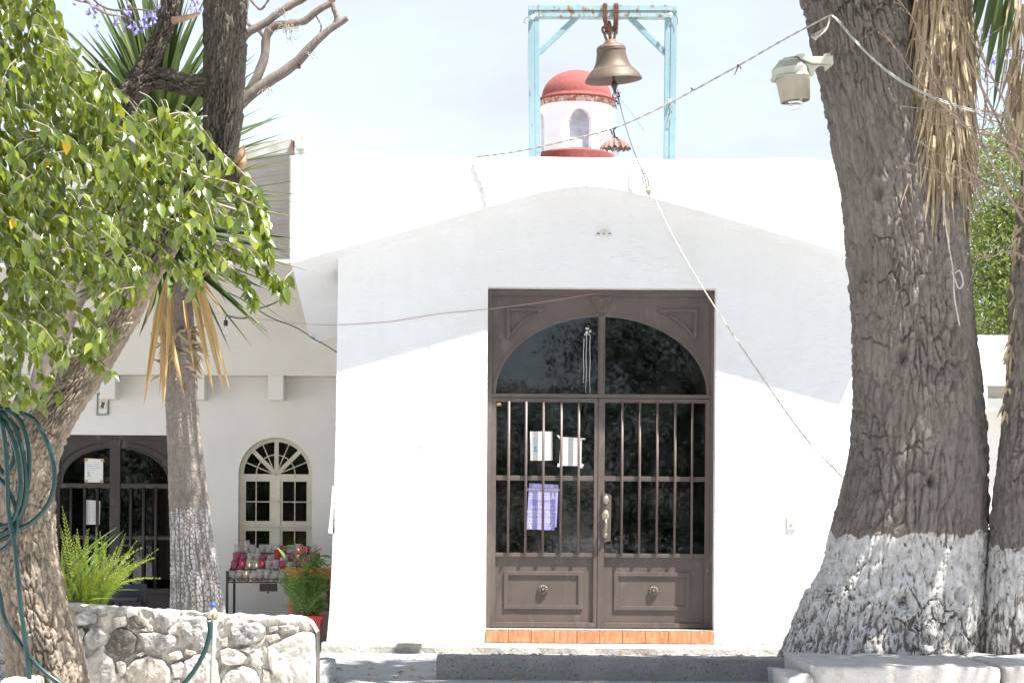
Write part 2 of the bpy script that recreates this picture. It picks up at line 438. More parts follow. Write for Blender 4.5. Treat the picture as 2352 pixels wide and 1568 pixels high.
def tile_mat():
    t = NT('sill_tile')
    n = t.n.new('ShaderNodeTexBrick'); n.offset = 0.37; n.offset_frequency = 2
    n.inputs['Scale'].default_value = 1.0; n.inputs['Mortar Size'].default_value = 0.0
    n.inputs['Brick Width'].default_value = 0.09; n.inputs['Row Height'].default_value = 0.024
    n.inputs['Color1'].default_value = (0.45, 0.175, 0.08, 1); n.inputs['Color2'].default_value = (0.54, 0.30, 0.165, 1)
    t.L(t.co((1, 1, 1), (0.3, 0, 0.1), (R(90), 0, R(90))), n.inputs['Vector'])
    w = t.ramp(t.noise(60, 4, 0.6, (1, 1, 0.15)), 0.4, 0.7, 0, 0.3)
    return t.done(t.bsdf(t.mix(w, n.outputs['Color'], (0.56, 0.31, 0.16)), 0.3, 0, 0.5))
M_TILE = tile_mat()
def concrete(name, c, c2, c3, pit=0.5):
    t = NT(name)
    col = t.mix(t.ramp(t.noise(3.2, 6, 0.68), 0.38, 0.66), c, c2)
    col = t.mix(t.ramp(t.noise(34, 5, 0.65), 0.60, 0.72, 0, 0.7), col, c3)
    h = t.math('SUBTRACT', t.noise(30, 6, 0.65), t.ramp(t.noise(55, 3, 0.5), 0.62, 0.72, 0, 0.8))
    n = t.bump(h, pit, 0.015)
    return t.done(t.bsdf(col, 0.92, 0, 0.2, n))
M_CONC_DK = concrete('concrete_dark', (0.22, 0.222, 0.218), (0.285, 0.285, 0.275), (0.075, 0.075, 0.07), 0.9)
M_CONC = concrete('concrete_pavement', (0.33, 0.335, 0.34), (0.28, 0.285, 0.29), (0.20, 0.20, 0.20), 0.6)
M_PLINTH = concrete('plinth_worn', (0.34, 0.315, 0.275), (0.42, 0.40, 0.365), (0.21, 0.18, 0.145), 1.0)
M_GROUND = concrete('courtyard_ground', (0.52, 0.51, 0.50), (0.56, 0.55, 0.54), (0.38, 0.37, 0.36), 0.4)
def rockmat(name, a, b, c, d, k=0.6):
    t = NT(name)
    col = t.mix(t.ramp(t.noise(5, 6, 0.65), 0.36, 0.64), a, b)
    col = t.mix(t.ramp(t.noise(14, 6, 0.7, loc=(3, 1, 7)), 0.54, 0.66, 0, 0.85), col, c)
    col = t.mix(t.ramp(t.noise(48, 4, 0.6), 0.62, 0.72, 0, 0.6), col, d)
    n = t.bump(t.noise(34, 6, 0.7), k, 0.02)
    return t.done(t.bsdf(col, 0.95, 0, 0.15, n))
M_ROCK = [rockmat('rock_pale', (0.46, 0.425, 0.37), (0.56, 0.525, 0.475), (0.64, 0.61, 0.56), (0.14, 0.125, 0.11)),
          rockmat('rock_grey', (0.30, 0.285, 0.27), (0.42, 0.40, 0.37), (0.54, 0.52, 0.48), (0.09, 0.09, 0.09)),
          rockmat('rock_dark', (0.125, 0.112, 0.098), (0.155, 0.14, 0.122), (0.17, 0.155, 0.135), (0.07, 0.065, 0.06), 0.35),
          rockmat('rock_mottled', (0.28, 0.27, 0.26), (0.48, 0.455, 0.42), (0.13, 0.13, 0.135), (0.06, 0.06, 0.06)),
          rockmat('rock_pinkish', (0.46, 0.40, 0.34), (0.54, 0.49, 0.43), (0.42, 0.27, 0.20), (0.2, 0.16, 0.13))]
M_MORTAR = rockmat('lime_mortar', (0.55, 0.51, 0.45), (0.62, 0.585, 0.53), (0.44, 0.40, 0.345), (0.16, 0.135, 0.11), 1.0)
M_SLAB = rockmat('worn_slab', (0.43, 0.41, 0.385), (0.48, 0.465, 0.44), (0.35, 0.30, 0.245), (0.22, 0.18, 0.15), 0.6)
def hose_mat():
    t = NT('green_hose')
    w = t.n.new('ShaderNodeTexWave'); w.inputs['Scale'].default_value = 30; w.inputs['Distortion'].default_value = 0
    w.bands_direction = 'DIAGONAL'; t.L(t.co((1, 1, 1)), w.inputs['Vector'])
    col = t.mix(t.ramp(w.outputs['Fac'], 0.5, 0.8), (0.002, 0.024, 0.025), (0.006, 0.050, 0.044))
    return t.done(t.bsdf(col, 0.32, 0, 0.5))
M_HOSE = hose_mat()
M_GALV = simple('galvanised_pipe', (0.40, 0.39, 0.35), 0.5, 0.35, (0.31, 0.29, 0.25), 14, bump=0.2)
M_TAP = simple('dull_tap', (0.42, 0.37, 0.28), 0.45, 0.5, (0.3, 0.26, 0.2), 30)
M_BLUEKNOB = simple('blue_knob', (0.02, 0.10, 0.50), 0.35)
M_CORR = simple('corrugated_sheet', (0.46, 0.44, 0.42), 0.5, 0.2, (0.38, 0.36, 0.34), 3)
M_WHITEMETAL = simple('white_sheet_metal', (0.46, 0.45, 0.43), 0.5, 0, (0.36, 0.33, 0.30), 7)
M_WINFRAME = simple('cream_window_frame', (0.62, 0.57, 0.45), 0.5, 0, (0.56, 0.51, 0.41), 5)
M_CHAIR = simple('chair_vinyl', (0.028, 0.030, 0.040), 0.6, bump=.2, bscale=200)
M_ORANGE = simple('orange_paint', (0.62, 0.115, 0.03), 0.5, 0, (0.55, 0.10, 0.03), 8)
M_REDPLASTIC = simple('red_plastic', (0.55, 0.035, 0.022), 0.4, 0, (0.48, 0.03, 0.02), 8)
M_PANELDK = simple('dark_panel', (0.055, 0.045, 0.042), 0.8)
M_BEIGESTONE = simple('beige_stone', (0.30, 0.245, 0.19), 0.9, 0, (0.24, 0.19, 0.15), 12, bump=.4)
M_CLAY = simple('clay_pot', (0.35, 0.16, 0.09), 0.85, 0, (0.28, 0.13, 0.08), 9)
M_SOIL = simple('soil', (0.06, 0.045, 0.035), 0.95)
def cglass(name, c, a):
    t = NT(name)
    tr = t.N('BsdfTransparent'); tr.inputs['Color'].default_value = (*c, 1)
    gl = t.bsdf(c, 0.12, 0, 0.6)
    m = t.N('MixShader'); m.inputs[0].default_value = a; t.L(tr.outputs[0], m.inputs[1]); t.L(gl, m.inputs[2])
    return t.done(m.outputs[0])
M_CG_CLEAR = cglass('candle_glass_clear', (0.86, 0.85, 0.83), 0.22)
M_CG_PINK = cglass('candle_glass_pink', (0.72, 0.22, 0.36), 0.3)
M_CG_RED = cglass('candle_glass_red', (0.6, 0.01, 0.02), 0.7)
M_CG_AMBER = cglass('candle_glass_amber', (0.9, 0.45, 0.08), 0.45)
M_WAX = simple('wax_cream', (0.66, 0.60, 0.46), 0.5)
M_WAX_PINK = simple('wax_pink', (0.40, 0.05, 0.14), 0.5)
M_WAX_AMBER = simple('wax_amber', (0.62, 0.28, 0.05), 0.5)
def flame():
    t = NT('candle_flame'); e = t.N('Emission', Strength=0.8); e.inputs['Color'].default_value = (1.0, 0.62, 0.2, 1)
    return t.done(e.outputs[0])
M_FLAME = flame()
M_BULBGLASS = cglass('bulb_glass', (0.92, 0.92, 0.9), 0.18)
# ================================================================== setting
ZT = -1.25            # terrace level
MB().add([(-300, -300, -1.75), (300, -300, -1.75), (300, 300, -1.75), (-300, 300, -1.75)], [(0, 1, 2, 3)]).obj('ground', M_GROUND, kind='structure')
MB().box(-14, 14, 15.25, 44, -1.9, ZT).obj('terrace', M_CONC, kind='structure')

# ================================================================== chapel
YW, YP = 20.6, 20.3          # portal wall face, parapet face
YD = 20.80                   # door face
CH = thing('chapel', 'white stucco chapel front with low gable and brown double door', 'chapel', (0.7, YW, ZT))
edge = [(640, 612), (667, 605), (777, 573), (900, 540), (1040, 500), (1150, 468), (1240, 443), (1290, 432), (1340, 427), (1390, 430),
        (1440, 440), (1500, 455), (1600, 482), (1700, 511), (1800, 540), (1932, 578), (2080, 620)]
E = [at(x, y, YP) for x, y in edge]
ex = np.array([p.x for p in E]); ez = np.array([p.z for p in E])
XL, XR = at(667, 605, YP).x, at(2070, 617, YP).x
ZTOP = at(1300, 362.5, YP).z
xs = np.linspace(XL, XR, 61)
g = MB(); rings = []
for i, x in enumerate(xs):
    z0 = float(np.interp(x, ex, ez))
    zt = ZTOP + 0.006 * math.sin(x * 3.1) + 0.004 * math.sin(x * 7.7)
    rings.append([(x, YP, z0), (x, YW, z0 - 0.045), (x, 22.72, z0 - 0.665), (x, 22.72, z0 - 0.45), (x, YP + 0.22, z0 + 0.14), (x, YP + 0.22, zt - 0.006), (x, YP + 0.006, zt), (x, YP, zt - 0.008)])
n = 8
v = [p for r_ in rings for p in r_]
f = []
for i in range(len(xs) - 1):
    for k in range(n):
        f.append((i * n + k, i * n + (k + 1) % n, (i + 1) * n + (k + 1) % n, (i + 1) * n + k))
f.append(tuple(range(n))[::-1]); f.append(tuple((len(xs) - 1) * n + k for k in range(n)))
g.add(v, [q[::-1] for q in f]).obj('parapet', M_WHITE, CH)

def fx(px, Y=YD): return at(px, 1055, Y).x
def fz(py, Y=YD): return at(1380, py, Y).z
ox0, ox1 = at(1118, 1055, YW).x, at(1642.5, 1055, YW).x
ozt, ozb = at(1380, 661, YW).z, at(1380, 1476.5, YW).z
lef = [at(x, y, YW) for x, y in ((750, 1482), (757, 1400), (762, 1300), (767, 1150), (771, 1000), (774, 800), (777, 595))]
lef = [(p.x, p.z) for p in lef]; lef[0] = (lef[0][0], ozb)
top = [(float(x), float(np.interp(x, ex, ez)) + 0.02) for x in np.linspace(lef[-1][0], 3.42, 25)]
wall_poly = [(ox0, ozb)] + lef + top + [(3.42, ozb), (ox1, ozb), (ox1, ozt), (ox0, ozt)]
MB().prism(wall_poly, YW, YD + 0.05).obj('front_wall', M_WHITE, CH)
MB().box(lef[-1][0], lef[-1][0] + 0.18, YD + 0.05, 22.7, ZT, 2.3).obj('side_wall', M_WHITE, CH)
MB().box(3.24, 3.42, YD + 0.05, 22.7, ZT, 2.3).obj('side_wall', M_WHITE, CH)
pl = MB()
xa, xb = lef[0][0] - 0.03, 3.5
N_ = 90
v = []; 
for i in range(N_ + 1):
    x = xa + (xb - xa) * i / N_
    j1, j2, j3 = [float(vnoise(np.array([x * 9.0]), np.array([k * 3.3]), 3)[0]) - 0.5 for k in range(3)]
    v += [(x, YW + 0.1, ozb - 0.003), (x, 20.40 + 0.02 * j1, ozb - 0.004 + 0.008 * j1), (x, 20.37 + 0.03 * j2, ozb - 0.035 + 0.012 * j3), (x, 20.36 + 0.03 * j3, ZT - 0.02)]
f = []
for i in range(N_):
    for k in range(3): f.append((i * 4 + k, i * 4 + k + 1, i * 4 + k + 5, i * 4 + k + 4))
f += [(0, 1, 2, 3)[::-1], (N_ * 4, N_ * 4 + 1, N_ * 4 + 2, N_ * 4 + 3)]
pl.add(v, f).obj('plinth', M_PLINTH, CH)
# sill tiles
tz0, tz1 = ozb + 0.002, fz(1443.5)
tx = np.linspace(ox0 + 0.002, ox1 - 0.002, 11)
for i in range(10):
    MB().box(tx[i] + 0.002, tx[i + 1] - 0.002, YW - 0.012 + 0.002 * (i % 2), YD - 0.03, tz0, tz1 - 0.012 + 0.003 * random.random()).obj('tile', M_TILE, CH, bevel=0.002)
MB().box(ox0 + 0.001, ox1 - 0.001, YW - 0.001, YD - 0.02, tz1 - 0.012 + 0.004, tz1 + 0.003).obj('sill', M_PLINTH, CH)
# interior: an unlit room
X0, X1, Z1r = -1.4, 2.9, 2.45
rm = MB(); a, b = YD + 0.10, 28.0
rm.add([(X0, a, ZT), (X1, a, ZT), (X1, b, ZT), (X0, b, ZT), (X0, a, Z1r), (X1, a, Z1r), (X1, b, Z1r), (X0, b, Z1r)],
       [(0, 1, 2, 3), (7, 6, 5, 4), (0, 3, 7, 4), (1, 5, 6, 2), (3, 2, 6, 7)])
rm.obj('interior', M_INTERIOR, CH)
# ---- door frame
jl, jr, jt = fx(1119), fx(1640.5), fz(667)
zb = fz(1442)
df = MB()
w = pxm(9.5, YD)
df.box(jl, jl + w, YD - 0.03, YD + 0.06, zb, jt).box(jr - w, jr, YD - 0.03, YD + 0.06, zb, jt)
df.box(jl + w, jr - w, YD - 0.03, YD + 0.06, fz(680), jt)
DF = df.obj('door_frame', M_BROWN, CH, bevel=0.004)
MB().box(jl + w, jr - w, YD - 0.045, YD - 0.0305, fz(673), fz(668)).obj('head_strip', M_BROWN, DF, bevel=0.003)
MB().box(jl + w, jr - w, YD - 0.025, YD + 0.04, fz(914), fz(905)).obj('transom_bar', M_BROWN, DF, bevel=0.004)
# ---- arched transom
ac, ab = fx(1380), fz(905)
aw, ah = (fx(1627.5) - fx(1131.5)) / 2, fz(722) - fz(905)
def arc(sw, sh, n=40, a0=0.0, a1=math.pi):
    return [(ac + sw * math.cos(a0 + (a1 - a0) * i / n), ab + sh * math.sin(a0 + (a1 - a0) * i / n)) for i in range(n + 1)]
A_ = arc(aw, ah)
tw = MB()
outer_l, outer_r, outer_t = jl + w, jr - w, fz(680)
# spandrel sheet above the arch, as strips from arch to head
v = []; f = []
for i, (x, z) in enumerate(A_): v += [(x, YD, z), (x, YD, outer_t)]
for i in range(len(A_) - 1): f.append((2 * i, 2 * i + 1, 2 * i + 3, 2 * i + 2))
k = len(v); v += [(outer_r, YD, ab), (outer_r, YD, outer_t), (outer_l, YD, ab), (outer_l, YD, outer_t)]
f += [(k, k + 1, 1, 0), (2 * len(A_) - 2, 2 * len(A_) - 1, k + 3, k + 2)]
tw.add(v, f)
TW = tw.obj('transom_window', M_BROWN, CH)
B_ = arc(aw - pxm(6, YD), ah - pxm(6, YD))
ar = MB()
v = []; f = []
for (x, z), (x2, z2) in zip(A_, B_): v += [(x, YD - 0.012, z), (x2, YD - 0.012, z2), (x, YD + 0.03, z), (x2, YD + 0.03, z2)]
for i in range(len(A_) - 1):
    q = 4 * i
    f += [(q, q + 1, q + 5, q + 4), (q + 1, q + 3, q + 7, q + 5), (q, q + 4, q + 6, q + 2)]
ar.add(v, f).obj('arch_moulding', M_BROWN, TW)
mw = pxm(8, YD)
for sgn in (-1, 1):
    poly = [p for p in B_ if (p[0] - ac) * sgn > mw]
    poly = [(ac + sgn * mw, ab + 0.002), ] + (poly if sgn > 0 else poly[::-1]) + [(ac + sgn * mw, ab + ah - pxm(6.2, YD))]
    MB().prism(poly, YD + 0.012, YD + 0.017).obj('glass_pane', M_GLASS, TW)
MB().box(ac - mw, ac + mw, YD - 0.02, YD + 0.03, ab, ab + ah - 0.004).obj('mullion', M_BROWN, TW, bevel=0.004)
MB().box(ac - mw * .55, ac + mw * .55, YD - 0.028, YD - 0.0202, ab, ab + ah - 0.02).obj('mullion_strip', M_BROWN, TW, bevel=0.003)
ks = [(fx(1355), fz(680.5)), (fx(1368.5), fz(717)), (fx(1392), fz(717)), (fx(1403.5), fz(680.5))]
MB().prism(ks, YD - 0.024, YD + 0.001).obj('keystone', M_BROWN, TW, bevel=0.004)
ki = [(fx(1363), fz(684)), (fx(1373), fz(711)), (fx(1387.5), fz(711)), (fx(1395.5), fz(684))]
kj = [(fx(1366), fz(686)), (fx(1375), fz(709)), (fx(1385.5), fz(709)), (fx(1392.5), fz(686))]
MB().ringframe(ki, kj, YD - 0.034, YD - 0.023).obj('keystone_bead', M_BROWN, TW)
for sgn in (-1, 1):
    def tri(t, sgn=sgn):
        # corner panel with a curved inner edge
        c = [(1160.5 + t, 709 + t * .9), (1246 - 2.2 * t, 709 + t * .9)]
        n = 10
        for i in range(n + 1):
            u = i / n
            c.append((1249.5 - 2.4 * t + (1163 + t - 1249.5 + 2.4 * t) * u, 715 + t * .9 + (783 - 2.2 * t - 715 - t * .9) * u + 10 * math.sin(math.pi * u) * -1.0))
        return [(fx(x), fz(y)) if sgn < 0 else (2 * ac - fx(x), fz(y)) for x, y in c]
    MB().ringframe(tri(0), tri(7), YD - 0.026, YD + 0.001).obj('corner_moulding', M_BROWN, TW)
# ---- leaves
def leaf(side):
    if side < 0:
        L0, L1, s0, s1, bars = 1127.5, 1372.5, 12, 8, (1168.4, 1208, 1247.8, 1288.8, 1329)
        mo, mi, ro = (1159.6, 1340.6, 1311.3, 1399), (1169, 1330, 1321.6, 1389), (1249.2, 1354.7)
    else:
        L0, L1, s0, s1, bars = 1373.5, 1631, 15, 12, (1428.5, 1468.7, 1509, 1550, 1589)
        mo, mi, ro = (1412.4, 1586, 1312.5, 1400), (1422, 1577, 1322.5, 1390.5), (1503, 1356)
    x0, x1 = fx(L0), fx(L1); za, zz = fz(1440.5), fz(915.5)
    xi0, xi1 = fx(L0 + s0), fx(L1 - s1)
    lf = MB()
    y0, y1 = YD - 0.022, YD + 0.035
    lf.box(x0, xi0, y0, y1, za, zz).box(xi1, x1, y0, y1, za, zz)
    lf.box(xi0, xi1, y0, y1, fz(924.5), zz).box(xi0, xi1, y0, y1, za, fz(1429))
    lf.box(xi0, xi1, y0 + 0.002, y1, fz(1279.5), fz(1270))
    LF = lf.obj('door_leaf', M_BROWN, CH, bevel=0.004)
    MB().box(xi0, xi1, y0 + 0.006, y1, fz(1104.5), fz(1093)).obj('middle_rail', M_BROWN, LF, bevel=0.004)
    MB().box(xi0, xi1, YD + 0.003, YD + 0.010, fz(1429), fz(1279.5)).obj('panel', M_BROWN, LF)
    def rect(r_): return [(fx(r_[0]), fz(r_[2])), (fx(r_[1]), fz(r_[2])), (fx(r_[1]), fz(r_[3])), (fx(r_[0]), fz(r_[3]))]
    MB().ringframe(rect(mo), rect(mi), YD - 0.010, YD + 0.004).obj('panel_moulding', M_BROWN, LF, bevel=0.003)
    # rosette: fluted petals round a boss
    c = Vector((fx(ro[0]), YD + 0.003, fz(ro[1]))); rr = pxm(11.5, YD)
    rs = MB(); n = 48
    vv = []; ff = []
    for j, (rf, yy) in enumerate(((1.0, 0), (0.96, -0.010), (0.65, -0.020), (0.28, -0.010), (0.24, -0.024), (0.12, -0.032), (0.0, -0.034))):
        for k in range(n):
            a = 2 * math.pi * k / n
            wv = 1 + 0.07 * math.cos(12 * a) * (1 if j < 3 else 0)
            dy = -0.006 * abs(math.cos(6 * a)) if j in (1, 2) else 0
            vv.append((c.x + rr * rf * wv * math.cos(a), c.y + yy + dy, c.z + rr * rf * wv * math.sin(a)))
    for j in range(6):
        for k in range(n): ff.append((j * n + k, j * n + (k + 1) % n, (j + 1) * n + (k + 1) % n, (j + 1) * n + k))
    rs.add(vv, ff).obj('rosette', M_BROWN, LF, smooth=True)
    MB().box(xi0, xi1, YD + 0.012, YD + 0.017, fz(1270), fz(1104.5)).obj('glass_pane', M_GLASS, LF)
    MB().box(xi0, xi1, YD + 0.012, YD + 0.017, fz(1093), fz(924.5)).obj('glass_pane', M_GLASS, LF)
    for bx in bars:
        q = MB(); X = fx(bx)
        q.tube([(X, y0 - 0.011, fz(1271)), (X, y0 - 0.011, fz(923))], pxm(3.1, YD), 10).obj('bar', M_BROWN, LF, smooth=True)
    if side > 0:
        pp = [(fx(1384), fz(1129.5)), (fx(1404.5), fz(1137.5)), (fx(1403.5), fz(1241)), (fx(1384), fz(1246))]
        MB().prism(pp, YD - 0.036, YD - 0.0225).obj('lock_plate', M_BROWN, LF, bevel=0.002)
        def esc(px, py, rx, rz, d, nm):
            q = MB(); c = Vector((fx(px), YD - 0.036, fz(py))); n = 20; vv = []; ff = []
            for rf, yy in ((1, 0.001), (1, -0.006), (0.86, -0.012), (0.62, -0.013), (0.55, -d), (0.3, -d - 0.002), (0.0, -d)):
                for k in range(n):
                    a = 2 * math.pi * k / n
                    vv.append((c.x + pxm(rx, YD) * rf * math.cos(a), c.y + yy, c.z + pxm(rz, YD) * rf * math.sin(a)))
            for j in range(6):
                for k in range(n): ff.append((j * n + k, j * n + (k + 1) % n, (j + 1) * n + (k + 1) % n, (j + 1) * n + k))
            q.add(vv, ff).obj(nm, M_BRASS, LF, smooth=True)
        esc(1392.3, 1147, 6.5, 9.8, 0.022, 'lock_cylinder')
        esc(1391.5, 1184, 8.8, 12.5, 0.016, 'handle_escutcheon')
        hp = [Vector((fx(x), YD - d, fz(y))) for x, y, d in ((1391.5, 1192, 0.045), (1392, 1197, 0.075), (1392.5, 1206, 0.085), (1392, 1216, 0.078), (1391.5, 1222, 0.06), (1391.5, 1225, 0.04))]
        pr = catmull(np.array(hp), 14)
        MB().tube([tuple(p) for p in pr], [pxm(r_, YD) for r_ in np.interp(np.linspace(0, 1, 14), [0, .3, .6, 1], [2.4, 3.2, 2.6, 1.8])], 10).obj('handle', M_BRASS, LF, smooth=True)
        esc(1391.5, 1228.5, 4.6, 6.8, 0.03, 'handle_foot')
    return LF
leaf(-1); leaf(1)
# bits of tape and an old wasp nest on the door
whole('wasp_nest', MB().lathe([(0.0, 0.0), (0.022, -0.004), (0.03, -0.018), (0.02, -0.032), (0, -0.036)], (fx(1145), YD - 0.004, fz(926)), 9), M_TAPE_BR,
      'small brown mud nest in the upper corner of the brown door', 'nest', loc=(fx(1145), YD, fz(926)))
# bird droppings streaked down the transom glass
dm = simple('dropping', (0.62, 0.62, 0.6), 0.8)
for dx, y0, y1 in ((0, 760, 903), (8.5, 770, 903), (-6, 778, 880)):
    pth = [(fx(1345 + dx + 0.6 * math.sin(y * .09 + dx)), YD + 0.0105, fz(y)) for y in np.linspace(y0, y1, 12)]
    MB().tube(pth, [0.0035 * (1 if i < 9 else .7) for i in range(12)], 4).obj('streak', dm, TW)
bl = MB()
for i in range(14):
    bx, by, br = 1347 + random.gauss(0, 3), 762 + random.gauss(0, 9), random.uniform(.004, .011)
    bl.lathe([(0, -.001), (br, 0), (0, .001)], (0, 0, 0), 7, Matrix.Translation((fx(bx), YD + 0.0105, fz(by))) @ Matrix.Rotation(R(90), 4, 'X'))
bl.obj('splash', dm, TW)

# round lamp socket above the door, light switch
c = at(1387, 537, YW); mt = Matrix.Rotation(R(90), 4, 'X')
T = thing('wall_lamp_socket', 'round white porcelain lamp socket on the gable above the door', 'lamp socket', c)
MB().lathe([(0, 0.012), (0.075, 0.012), (0.08, 0.0), ], c, 24, mt).obj('base_plate', M_WHITE_SMOOTH, T)
MB().lathe([(0.045, 0.012), (0.043, 0.03), (0.03, 0.045), (0.016, 0.046), (0.014, 0.03), (0, 0.03)], c, 20, mt).obj('socket', M_PORCELAIN, T, smooth=True)
for s in (-1, 1): MB().box(c.x + s * 0.055 - 0.012, c.x + s * 0.055 + 0.012, c.y - 0.02, c.y - 0.0125, c.z - 0.005, c.z + 0.005).obj('screw_tab', M_IRON, T)
c = at(1817.5, 1200, YW)
T = thing('light_switch', 'ivory light switch plate on the white chapel wall', 'light switch', c)
MB().box(c.x - .042, c.x + .042, YW - 0.014, YW + 0.002, c.z - .065, c.z + .065).obj('plate', M_IVORY, T, bevel=0.006)
MB().box(c.x - .012, c.x + .016, YW - 0.022, YW - 0.0142, c.z - .012, c.z + .006).obj('rocker', M_IVORY, T, bevel=0.003)

# ---- papers on the main door
def quad(name, pts, Y, th, mat, parent=None, **kw):
    poly = [(fx(x, Y), fz(y, Y)) for x, y in pts]
    return MB().prism(poly, Y - th, Y)
def text(body, size, x, y, z, mat, parent, align='CENTER', sx=1.0, tilt=0.0, bold=0.0):
    cu = bpy.data.curves.new('lettering', 'FONT'); cu.body = body; cu.size = size; cu.align_x = align
    cu.offset = bold * size; cu.resolution_u = 2
    tmp = bpy.data.objects.new('lettering_tmp', cu); COL.objects.link(tmp)
    dg = bpy.context.evaluated_depsgraph_get(); dg.update()
    me = bpy.data.meshes.new_from_object(tmp.evaluated_get(dg))
    bpy.data.objects.remove(tmp); bpy.data.curves.remove(cu)
    me.name = 'lettering'; me.materials.clear(); me.materials.append(mat)
    me.transform(Matrix.Rotation(tilt, 4, 'Y') @ Matrix.Rotation(R(90), 4, 'X') @ Matrix.Diagonal((sx, 1, 1, 1)))
    o = bpy.data.objects.new('lettering', me); link(o, parent)
    off = OFF[parent.name]; o.location = Vector((x, y, z)) - off
    return o
def line(T, x0, x1, y, Y, h, mat, nm='text_line', skew=0.0):
    """a row of print too small to read: words as short dashes"""
    mb = MB(); X = x0
    while X < x1 - 2:
        wd = min(random.uniform(4, 11), x1 - X)
        mb.prism([(fx(X, Y), fz(y + h + skew * (X - x0), Y)), (fx(X + wd, Y), fz(y + h + skew * (X - x0), Y)), (fx(X + wd, Y), fz(y + skew * (X - x0), Y)), (fx(X, Y), fz(y + skew * (X - x0), Y))], Y - 0.0004, Y)
        X += wd + 1.4
    mb.obj(nm, mat, T)
YG = YD + 0.0115
def paper(name, label, cat, pts, mat, Y=YG):
    cx = sum(p[0] for p in pts) / len(pts); by = max(p[1] for p in pts)
    T = thing(name, label, cat, (fx(cx, Y), Y, fz(by, Y)))
    quad('sheet', pts, Y, 0.0012, mat).obj('sheet', mat, T)
    return T
YF = YG - 0.0016
T = paper('notice_paper', 'white paper notice with faint blue letters and a blue chair drawing, on brown door glass', 'notice', [(1217, 991.5), (1268, 991), (1269, 1057.5), (1218.5, 1058.5)], M_PAPER)
text('AVISO', 0.026, fx(1244), YF, fz(1003), M_PRINTB, T)
for k, s_ in enumerate(('SI ERES TAN AMABLE', 'DE VENIR TU SILLA,', 'DONDE LO PONEMOS', 'EN SU LUGAR')):
    text(s_, 0.017, fx(1223), YF, fz(1009.5 + 5.6 * k), M_PRINTB, T, 'LEFT', 0.86)
chm = MB()
for a_, b_, c_, d_ in ((1226, 1232.5, 1027, 1031), (1226.5, 1233.5, 1033, 1036), (1226.5, 1227.6, 1036, 1041), (1233, 1234, 1036, 1041), (1229, 1230, 1036, 1039.5), (1226, 1227.2, 1031, 1033)):
    chm.box(fx(a_), fx(b_), YF - 0.0003, YF, fz(d_), fz(c_))
chm.obj('chair_drawing', M_PRINTB, T)
T = paper('notice_paper', 'white typed sheet held by clear tape at its corners on brown door glass', 'notice', [(1287, 1003.5), (1336, 1005.5), (1335, 1070), (1284.5, 1069.5)], M_PAPER)
for k in range(17): line(T, 1290, 1331 if k % 4 else 1318, 1008.5 + 3.4 * k, YF, 0.7, M_PRINTG)
for q in ([(1278, 1000), (1282, 999), (1290, 1005), (1286, 1009)], [(1332, 1005.5), (1344, 1006), (1343.5, 1010), (1331, 1009)], [(1281, 1064), (1292, 1066), (1290, 1073), (1279.5, 1072)], [(1331, 1068), (1336, 1064), (1341.5, 1067), (1337, 1075), (1331, 1074)]):
    quad('tape', q, YF - 0.0004, 0.0004, M_TAPE).obj('tape', M_TAPE, T)
T = paper('festival_poster', 'lilac festival poster with white lettering behind the bars of the brown door', 'poster',
          [(1216, 1110), (1283.5, 1113), (1279, 1211), (1275, 1211), (1274.5, 1218), (1210.5, 1216)], M_PURPLE)
cxp = 1248
tl = R(0.6)
for s_, sz, y, sx, bold in (('FESTIVIDAD DE', 0.034, 1119.5, 0.85, .02), ('NUESTRA PATRONA DIOCESANA', 0.034, 1127.5, 0.68, .02)):
    text(s_, sz, fx(cxp), YF, fz(y), M_PRINTW, T, 'CENTER', sx, tl, bold)
for s_, sz, y, x, sx in (('Te invitamos a la', 0.015, 1131.8, 1240, 1), ('Peregrinación Anual a la Basílica de', 0.015, 1136, 1240, .85), ('NUESTRA SEÑORA DE', 0.019, 1141.4, 1240, .95), ('LOS DOLORES DE SORIANO', 0.019, 1147, 1240, .9),
                         ('SERVIR Y PAZ', 0.026, 1167, 1235, .8), ('¡Un dulce puente de Amor!', 0.014, 1160, 1263, .75), ('Nuestra causa de amor', 0.014, 1164.6, 1262, .75), ('para que bien contigo', 0.014, 1168.6, 1262, .75),
                         ('Salida de Apaseo el Alto: Martes 4 de Abril', 0.021, 1177, 1246, .80), ('Santiago de Querétaro, Abril 2017', 0.022, 1201, 1244, .82),
                         ('Pbro. Armando Núñez Moreno', 0.013, 1206.5, 1243, .8), ('Secretario Canciller', 0.012, 1210, 1243, .9), ('LA DIÓCESIS', 0.016, 1215, 1243, .9)):
    text(s_, sz, fx(x), YF, fz(y), M_PRINTW, T, 'CENTER', sx, tl, .01)
for k, (a_, b_) in enumerate(((1219, 1240), (1216, 1243), (1215, 1243), (1254, 1268), (1254, 1274), (1254, 1277))):
    line(T, a_, b_, 1179.5 + 2.5 * (k % 3) + 0.6 * (k // 3), YF, 0.8, M_PRINTW, skew=0.02)
for k in range(3): line(T, 1214, 1276 - 5 * k, 1190 + 2.6 * k, YF, 0.8, M_PRINTW, skew=0.03)
MB().prism([(fx(1219), fz(1149.8)), (fx(1219), fz(1149.3)), (fx(1277), fz(1151.6)), (fx(1277), fz(1152.1))], YF - .0003, YF).obj('rule', M_PRINTK, T)
fg = MB()
fg.prism([(fx(1266), fz(1146)), (fx(1276), fz(1146.5)), (fx(1273.5), fz(1136)), (fx(1272.5), fz(1132.5)), (fx(1269.5), fz(1132.5)), (fx(1268.5), fz(1136))], YF - .0003, YF)
fg.lathe([(0, -.0002), (pxm(2, YF), 0)], (0, 0, 0), 10, Matrix.Translation((fx(1271), YF - .0003, fz(1131.8))) @ Matrix.Rotation(R(90), 4, 'X'))
